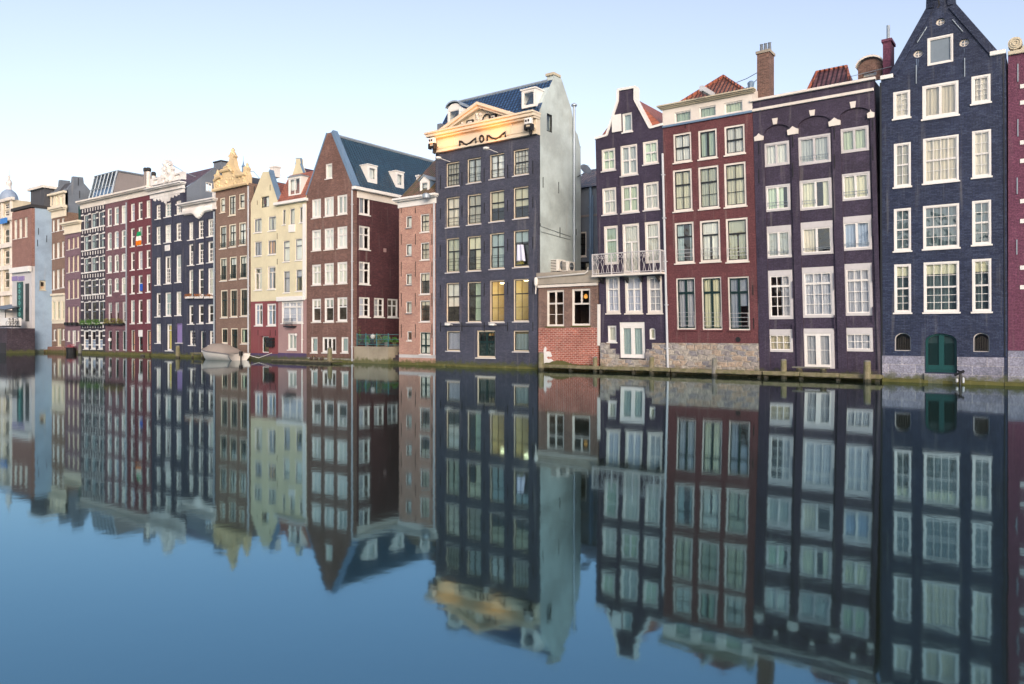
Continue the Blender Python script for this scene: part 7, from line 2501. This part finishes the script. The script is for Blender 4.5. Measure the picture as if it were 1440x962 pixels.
M['doorboards'] = paint('very_dark_green_boards', (0.006, 0.03, 0.034), 0.5, 0.2)
houseR()

def houseS():
    h = House('plum brick house cut by the right edge, with white quoin blocks', 1417.5, 1560, 541, wall='plum', depth=9)
    z0 = h.zat(1430, 493)
    for yt, yb in ((120, 165), (205, 262), (290, 350), (370, 440)):
        for x0, x1 in ((1449, 1472), (1492, 1522)):
            h.win(x0, x1, yt, yb, SASH8, 'white', cw=0.11, rec=0.03, cur='full', cm='cur_beige')
    zt = h.zat(1430, 74)
    h.wallpoly([(h.a0, z0), (h.a1, z0), (h.a1, zt), (h.a0, zt)], 'wall', metric=True, body=(-0.6, zt, 'lrbt'))
    h.wallpoly([(h.a0, -0.6), (h.a1, -0.6), (h.a1, z0 - 0.01), (h.a0, z0 - 0.01)], 'ashlar_base', 'ashlar', metric=True)
    qn = MB()
    for y in (121.5, 144.5, 200.5, 226.5, 283, 311, 376.5, 404):
        a0 = h.pl.px(1434.5, y)[0]
        z = h.zat(1437, y)
        qn.pbox(h.pl, a0, a0 + 0.62, z - 0.09, z + 0.09, -0.03, 0.02)
    h.part(qn, 'quoin_blocks', 'white')
    h.band(71, 76.5, 1430, 0.12, 'coping', 'cottage')
    sc = MB()
    a, b = h.pl.px(1427.5, 61.5)
    sc.poly(h.pl, [(a + 0.27 * math.cos(k * math.pi / 10), b + 0.27 * math.sin(k * math.pi / 10)) for k in range(20)], -0.1, 0.3)
    sc.poly(h.pl, [(a + 0.2, b - 0.3), (a + 2.8, b - 0.3), (a + 2.6, b + 1.6), (a + 1.2, b + 1.3), (a + 0.7, b + 0.35)], -0.07, 0.28)
    for rr in (0.19, 0.1):
        sc.tube([(a + rr * math.cos(k * math.pi / 8), -0.11, b + rr * math.sin(k * math.pi / 8)) for k in range(17)], 0.025, 5, cap=False)
    h.part(sc, 'scroll_gable', 'cottage')
    for x, yt, yb in ((1431.5, 90, 115), (1431.5, 168, 192), (1430.5, 250, 273), (1430, 337, 358)):
        h.anchor(x, yt, yb, 0.04, 'zinc')
houseS()

# ================================================================= along the waterline
def timber(x0, x1, Y, z0, z1, label, depth=0.35):
    a0, a1 = atY(x0, 525, Y).x, atY(x1, 525, Y).x
    r_ = empty('timber_fender', ((a0 + a1) / 2, Y, 0), label, 'fender beam', 'mossy timber beams along the right hand houses')
    mb = MB()
    n = max(2, int((a1 - a0) / 1.8))
    rnd = random.Random(int(x0))
    for i in range(n):
        p, q = a0 + (a1 - a0) * i / n, a0 + (a1 - a0) * (i + 1) / n
        dz = rnd.uniform(-0.02, 0.02)
        mb.box(p + 0.005, q - 0.005, Y, Y + depth, z0 + dz, z1 + dz)
    mb.build('beam', 'wood', r_, bevel=0.03)
    for i in range(n + 1):
        mb = MB()
        p = a0 + 0.15 + (a1 - a0 - 0.3) * i / n
        mb.box(p - 0.08, p + 0.08, Y + 0.05, Y + depth - 0.05, -1.2, z0 - 0.03)
        mb.build('support', 'wood', r_)
    if Y < -0.5:
        mb = MB()
        mb.box(a0 + 0.02, a1 - 0.02, Y + depth + 0.01, -0.09, z0 + 0.04, z1 - 0.05)
        mb.build('fill', 'wood', r_)
timber(757, 942, -0.75, 0.14, 0.36, 'mossy timber beam in front of the annex and neck gabled house')
timber(943, 1071, -0.85, 0.14, 0.36, 'mossy timber beam below the rubble stone base')
timber(1072, 1238, -0.95, 0.14, 0.36, 'mossy timber beam in front of the arcaded aubergine house')
for (x0, x1, lab) in ((1241, 1412, 'thin green mossy sill below the blue ashlar base'), (1413, 1540, 'thin green mossy sill at the right edge of the picture'),
                      (561, 612, 'thin mossy sill along the pink brick house'), (431, 497, 'thin mossy sill along the pointed gable house'), (213, 300, 'mossy sill below the two navy houses'), (114, 212, 'mossy ochre sill below the striped and red houses')):
    tag(ledge(Front(-0.05 if x0 > 1200 else 0.0), x0, x1, 0.2 if x0 > 400 else 0.26), lab, 'ledge', 'mossy sills along the waterline')
# moss mound at the foot of the red brick wall
mm = MB()
rnd = random.Random(4)
a0, a1 = atY(762, 515, 0).x, atY(835, 515, 0).x
vs_, fs = [], []
n = 40
for i in range(n + 1):
    u = i / n
    a = a0 + (a1 - a0) * u
    hgt = 0.36 + 0.24 * math.exp(-((u - 0.35) / 0.22) ** 2) + rnd.uniform(-0.03, 0.03)
    vs_ += [(a, -0.02, hgt), (a, -0.3 + rnd.uniform(-.04, .04), hgt * 0.8), (a, -0.7, 0.3)]
for i in range(n):
    k = i * 3
    fs += [(k, k + 3, k + 4, k + 1), (k + 1, k + 4, k + 5, k + 2)]
mm.add(vs_, fs)
tag(mm.build('moss_bank', 'moss', smooth=True), 'bank of yellow green moss at the foot of the red brick annex', 'moss', kind='stuff')

def pile(x, yt, yb, w_, Y, mat, label, tilt=0.0):
    z1 = atY(x, yt, Y).z
    X = atY(x, yb, Y).x
    r = w_ / 2 * (atY(x, yb, Y) - CAM).dot(FW) / FPX
    o = empty('mooring_post', (X, Y, 0), label, 'mooring post', 'timber mooring posts')
    mb = MB()
    mb.tube([(X, Y, -1.2), (X + tilt * 0.3, Y, z1 * 0.4), (X + tilt, Y, z1)], [r * 1.05, r, r * 0.92], 10)
    mb.build('post', mat, o)
    mb = MB()
    mb.lathe((X + tilt, Y, z1 + 0.003), [(r * 0.97, 0), (r * 0.9, 0.05), (r * 0.3, 0.08)], 10)
    mb.build('post_cap', 'greywood', o)
for q in ((761, 497, 527, 8, -1.05, 'wood', 'tall mossy post at the corner of the slate blue house'), (837, 503.5, 521, 6.5, -0.6, 'wood', 'short post at the foot of the annex corner'),
          (916.5, 502.5, 522, 7, -0.6, 'wood', 'post right of the white double door of the neck gabled house'), (1004.5, 505.5, 524, 7.5, -0.75, 'greywood', 'dark post before the rubble stone base'),
          (1102, 507, 525, 8.5, -0.72, 'wood', 'square topped post left of the bench'), (1219.5, 509, 538, 10, -1.25, 'wood', 'thick mossy post at the right end of the timber beam'),
          (463.8, 490.5, 517, 7, -2.2, 'wood', 'yellow green mossy post standing beside the low jetty'), (250, 487, 508.5, 6, -2.0, 'wood', 'mossy post in front of the navy houses'),
          (112.6, 485, 503, 4.5, -2.5, 'greywood', 'dark post before the black striped house'), (200.5, 499.5, 503.5, 6, -1.2, 'greywood', 'low dark stump before the wine red house')):
    pile(*q)

# bench of a plank on two stumps
def bench():
    Y = -0.62
    a0, a1 = atY(1115, 516, Y).x, atY(1166, 516, Y).x
    zt = atY(1140, 516, Y).z
    r_ = empty('bench', ((a0 + a1) / 2, Y, 0.36), 'low plank bench on two mossy stumps below the white double door', 'bench')
    mb = MB()
    mb.box(a0, a1, Y - 0.16, Y + 0.16, zt - 0.07, zt)
    mb.build('plank', 'greywood', r_, bevel=0.01)
    for f in (0.18, 0.84):
        mb = MB()
        X = a0 + (a1 - a0) * f
        mb.tube([(X, Y, 0.3), (X, Y, zt - 0.072)], [0.17, 0.15], 8)
        mb.build('stump', 'wood', r_)
bench()

# small motor boat under a tan cover
def boat():
    Yc = -2.3
    xa, xb = atY(284, 503, Yc - 0.2).x, atY(341, 503, Yc + 0.3).x
    L = xb - xa
    r_ = empty('boat', ((xa + xb) / 2, Yc, 0), 'small white motor boat under a tan cover before the brown brick house', 'boat')
    mb = MB()
    ns, nr = 18, 7
    rings = []
    for i in range(ns + 1):
        t = i / ns                              # 0 = bow on the left, 1 = stern
        X = xa + L * t
        hw = 1.15 * (1 - (1 - min(1, t / 0.55)) ** 2.0) ** 0.8 * (1.0 if t < 0.7 else 1 - 0.12 * (t - 0.7) / 0.3) + 0.03
        zs = 0.92 - 0.34 * t + 0.25 * max(0, 0.25 - t)
        kx = 0.55 * max(0, 0.2 - t) / 0.2
        ring = []
        for k in range(nr + 1):
            a = k / nr * math.pi / 2
            ring.append((X + kx * (1 - math.sin(a)) * 1.2, hw * math.sin(a) ** 0.8, -0.25 + (zs + 0.25) * (1 - math.cos(a)) ** 0.75))
        rings.append(ring)
    v, f = [], []
    for ring in rings:
        v += [(x, Yc - y, z) for x, y, z in reversed(ring)] + [(x, Yc + y, z) for x, y, z in ring[1:]]
    m = 2 * nr + 1
    for i in range(ns):
        for k in range(m - 1):
            f.append((i * m + k, (i + 1) * m + k, (i + 1) * m + k + 1, i * m + k + 1))
    f.append(tuple((ns) * m + k for k in range(m)))
    mb.add(v, f)
    hull = mb.build('hull', 'offwhite', r_, smooth=True)
    mb = MB()
    for sgn in (-1, 1):
        mb.tube([(rg[-1][0], Yc + sgn * (rg[-1][1] + 0.02), rg[-1][2] - 0.02) for rg in rings], 0.05, 6)
    mb.build('rubbing_strake', 'greyboard', hull)
    mb = MB()
    v, f = [], []
    for i in range(ns + 1):
        x, y, z = rings[i][-1]
        t = i / ns
        up = 0.0 if t < 0.12 else 0.62 * math.sin(min(1, (t - 0.12) / 0.28) * math.pi / 2) * (1 if t < 0.5 else max(0.0, 1 - ((t - 0.5) / 0.42) ** 1.6))
        for k in range(9):
            s_ = -1 + 2 * k / 8
            v.append((x, Yc + s_ * y * 0.96, z + 0.02 + up * (1 - abs(s_) ** 3) + 0.02 * math.sin(i * 2 + k)))
    for i in range(ns):
        for k in range(8):
            f.append((i * 9 + k, (i + 1) * 9 + k, (i + 1) * 9 + k + 1, i * 9 + k + 1))
    mb.add(v, f)
    M['tancover'] = cloth('tan_canvas', (0.36, 0.31, 0.27), 0.05)
    mb.build('cover', 'tancover', r_, smooth=True)
    mb = MB()
    X = xb + 0.1
    mb.box(X, X + 0.24, Yc - 0.13, Yc + 0.13, 0.4, 0.78)
    mb.box(X + 0.07, X + 0.17, Yc - 0.05, Yc + 0.05, -0.4, 0.398)
    mb.build('outboard_motor', 'iron', r_, bevel=0.03)
    mb = MB()
    mb.tube([(xb + 0.4, Yc + 0.4, 0.5), (xb + 1.0, Yc + 1.2, 0.2), (xb + 1.4, -0.06, 0.6)], 0.02, 5)
    mb.build('mooring_rope', 'ac', r_)
    mb = MB()
    a0 = xa - 3.6
    for i in range(7):
        mb.box(a0 + i * 0.55, a0 + i * 0.55 + 0.52, -1.5, -0.1, 0.42, 0.52)
    for i in (0, 3, 6):
        mb.box(a0 + i * 0.55 + 0.1, a0 + i * 0.55 + 0.25, -1.45, -1.3, -1.2, 0.418)
    tag(mb.build('landing_stage', 'wood'), 'small dark landing stage between the navy house and the white boat', 'landing stage')
boat()

# low mossy jetty with three ducks
def jetty():
    Y = -2.6
    a0, a1 = atY(382, 513, Y).x, atY(466, 515, Y).x
    r_ = empty('jetty', ((a0 + a1) / 2, Y, 0), 'low mossy floating jetty before the pointed gable house', 'jetty')
    mb = MB()
    n = 10
    for i in range(n):
        p, q = a0 + (a1 - a0) * i / n, a0 + (a1 - a0) * (i + 1) / n
        mb.box(p, q - 0.02, Y, Y + 1.1, 0.1, 0.2 + 0.01 * (i % 3))
    mb.build('deck', 'wood', r_, bevel=0.01)
    mb = MB()
    mb.box(a0, a1, Y - 0.08, Y - 0.003, -0.2, 0.17)
    mb.build('edge_beam', 'wood', r_, bevel=0.02)
    lab = ('dark duck resting on the jetty, leftmost of the three', 'middle duck on the jetty with its head up', 'dark duck on the jetty nearest the mossy post')
    for i, x in enumerate((437, 444, 451.5)):
        X = atY(x, 511, Y + 0.4).x
        Yd = Y + 0.45
        d = empty('duck', (X, Yd, 0.22), lab[i], 'duck', 'ducks resting on the jetty')
        s_ = -1 if i == 1 else 1
        mb = MB()
        mb.tube([(X - 0.24 * s_, Yd, 0.37), (X - 0.17 * s_, Yd, 0.345), (X - 0.05 * s_, Yd, 0.33), (X + 0.08 * s_, Yd, 0.34), (X + 0.15 * s_, Yd, 0.39), (X + 0.16 * s_, Yd, 0.47), (X + 0.17 * s_, Yd, 0.53), (X + 0.22 * s_, Yd, 0.54), (X + 0.25 * s_, Yd, 0.535)],
                [0.01, 0.06, 0.115, 0.11, 0.07, 0.04, 0.05, 0.04, 0.01], 10)
        M['duckbrown'] = M.get('duckbrown') or paint('duck_feathers', (0.07, 0.05, 0.04), 0.8, 0.3)
        M['duckbill'] = M.get('duckbill') or paint('duck_bill', (0.4, 0.25, 0.04), 0.5, 0.1)
        bd = mb.build('body', 'duckbrown', d, smooth=True)
        mb = MB()
        mb.tube([(X + 0.21 * s_, Yd, 0.525), (X + 0.3 * s_, Yd, 0.51)], [0.025, 0.015], 6)
        mb.build('bill', 'duckbill', d)
jetty()

# hoist fitting with a white canister beside the green door
def fitting():
    Y = -0.5
    X = atY(1350, 533, Y).x
    r_ = empty('quay_fitting', (X, Y, 0.1), 'black metal fitting with a white canister beside the green arched door', 'fitting')
    mb = MB()
    z = lambda y: atY(1350, y, Y).z
    mb.tube([(X, Y, -0.1), (X + 0.02, Y, z(526)), (X + 0.08, Y, z(522))], 0.05, 8)
    mb.tube([(X - 0.22, Y, z(528)), (X + 0.1, Y, z(523)), (X + 0.16, Y, z(521))], 0.055, 8)
    mb.tube([(X - 0.12, Y + 0.1, z(521.5)), (X + 0.14, Y - 0.05, z(524))], 0.04, 6)
    mb.build('bracket', 'iron', r_)
    mb = MB()
    mb.lathe((X + 0.13, Y, 0.08), [(0.04, 0), (0.05, 0.05), (0.05, 0.2), (0.03, 0.25)], 10)
    mb.build('canister', 'lightzinc', r_)
    mb = MB()
    mb.lathe((X - 0.12, Y, 0.1), [(0.03, 0), (0.05, 0.03), (0.055, 0.14), (0.04, 0.17)], 10)
    mb.build('cup', 'lightzinc', r_)
fitting()

# red flower tub and junk by the mauve house
def tub():
    p = atY(100, 492, -0.5)
    r_ = empty('flower_tub', (p.x, -0.5, 0.3), 'dark tub of pink red flowers below the white door of the mauve house', 'flower tub')
    mb = MB()
    mb.lathe((p.x, -0.5, -0.1), [(0.45, 0), (0.5, 0.5), (0.55, 0.75), (0.45, 0.78)], 12)
    mb.build('tub', 'iron', r_)
    M['pinkflower'] = leafmat('pink_red_flowers', (0.28, 0.05, 0.07), (0.42, 0.13, 0.16))
    mb = MB()
    leafcluster(mb, p.x - 0.5, p.x + 0.55, -0.8, -0.25, 0.6, 1.05, 120, 0.10, random.Random(9))
    mb.build('flowers', 'pinkflower', r_)
tub()
def steps():
    a0, a1 = atY(62, 495, -0.5).x, atY(92, 495, -0.5).x
    mb = MB()
    mb.box(a0 + 1.4, a1, -0.7, 0, -0.6, 0.7)
    mb.box(a0, a0 + 1.398, -0.9, 0, -0.6, 0.35)
    tag(mb.build('brick_step', 'rosebrick', bevel=0.03), 'worn brick step at the foot of the brown brick house', 'step')
steps()

# cables between the roofs
cbm = MB()
s_, e_ = atY(1036, 116, 2.5), atY(1064.5, 102.5, 1.2)
cbm.tube([s_, (s_ + e_) / 2 + Vector((0, 0, -0.05)), e_], 0.018, 5)
s_, e_ = atY(1044, 127, 2.0), atY(1064.5, 112, 1.2)
cbm.tube([s_, (s_ + e_) / 2 + Vector((0, 0, -0.05)), e_], 0.018, 5)
tag(cbm.build('cable', 'iron'), 'pair of thin cables from the red hipped roof to the brick chimney', 'cable')
cbm = MB()
s_, e_ = atY(1197, 107.5, 1.0), atY(1254, 93.5, 0.8)
cbm.tube([s_, (s_ + e_) / 2, e_], 0.018, 5)
tag(cbm.build('cable', 'zinc'), 'thin cable running past the round topped dormer', 'cable')
cbm = MB()
s_, e_ = atY(243, 232.5, 0.5), atY(278, 250, 2.5)
cbm.tube([s_, (s_ + e_) / 2 + Vector((0, 0, -0.1)), e_], 0.03, 5)
tag(cbm.build('stay', 'zinc'), 'iron stay from the white carved crest down to the roof', 'stay')
cbm = MB()
s_, e_ = atY(349, 241, 0.4), atY(366, 252, 0.4)
cbm.tube([s_, atY(357, 241.5, 0.4), e_], 0.03, 5)
tag(cbm.build('stay', 'zinc'), 'bent iron stay behind the yellow sandstone gable', 'stay')

# ================================================================= the far bank behind the camera, seen in the window panes
def opposite():
    rnd = random.Random(21)
    X = -78.0
    labs = ('brown', 'pinkbrick', 'greybrick', 'maroon', 'rosebrick', 'navy', 'brown', 'plum', 'pinkbrick', 'greybrick', 'brown', 'rosebrick')
    desc = ('brown brick', 'pink brick', 'mauve brick', 'maroon', 'rose brown brick', 'navy', 'broad brown brick', 'plum brick', 'tall pink brick', 'wide mauve brick', 'plain brown brick', 'last rose brown brick')
    gb = MB()
    gb.box(-400, 200, -400, -64, -1.2, 1.2)
    gb.build('quay_ground', 'ground')['kind'] = 'structure'
    for i, (m, ds) in enumerate(zip(labs, desc)):
        W = rnd.uniform(6.5, 11)
        H_ = rnd.uniform(9.5, 13)
        Y = -76.0
        r_ = empty('opposite_house', (X + W / 2, Y, 1.2), ds + ' gabled house on the bank behind the viewer, ' + ('first', 'second', 'third', 'fourth', 'fifth', 'sixth', 'seventh', 'eighth', 'ninth', 'tenth', 'eleventh', 'twelfth')[i] + ' along', 'house', 'houses on the far bank')
        zt = 1.2 + H_
        zr = zt + W * rnd.uniform(0.35, 0.6)
        mb = MB()
        mb.add([(X, Y, 1.2), (X + W, Y, 1.2), (X + W, Y, zt), (X + W / 2, Y, zr), (X, Y, zt), (X, Y - 9, 1.2), (X + W, Y - 9, 1.2), (X + W, Y - 9, zt), (X + W / 2, Y - 9, zr), (X, Y - 9, zt)],
               [(0, 4, 3, 2, 1), (5, 6, 7, 8, 9), (0, 5, 9, 4), (1, 2, 7, 6)])
        mb.build('wall', m, r_)
        mb = MB()
        mb.quad((X - 0.2, Y + 0.1, zt - 0.1), (X + W / 2, Y + 0.1, zr + 0.05), (X + W / 2, Y - 9.1, zr + 0.05), (X - 0.2, Y - 9.1, zt - 0.1))
        mb.quad((X + W + 0.2, Y + 0.1, zt - 0.1), (X + W / 2, Y + 0.1, zr + 0.051), (X + W / 2, Y - 9.1, zr + 0.051), (X + W + 0.2, Y - 9.1, zt - 0.1))
        mb.build('roof', 'winetile' if i % 2 else 'greytile', r_)
        for fl in range(3):
            for k in range(3):
                mb = MB()
                x = X + W * (k + 0.5) / 3
                z = 3.0 + fl * 3.1
                mb.box(x - 0.55, x + 0.55, Y + 0.001, Y + 0.06, z, z + 1.8)
                wn = mb.build('window', 'white', r_)
                mb = MB()
                mb.quad((x - 0.45, Y + 0.065, z + 0.1), (x + 0.45, Y + 0.065, z + 0.1), (x + 0.45, Y + 0.065, z + 1.7), (x - 0.45, Y + 0.065, z + 1.7))
                mb.build('pane', 'black', wn)
        X += W + 0.05
        if i in (4, 8):
            X += 3.5
opposite()
for h_ in HOUSES:
    for pl_, lp_ in h_.holes:
        if id(lp_) not in USED:
            print('UNUSED OPENING', h_.root['label'], [tuple(round(q, 2) for q in p) for p in lp_[:3]])
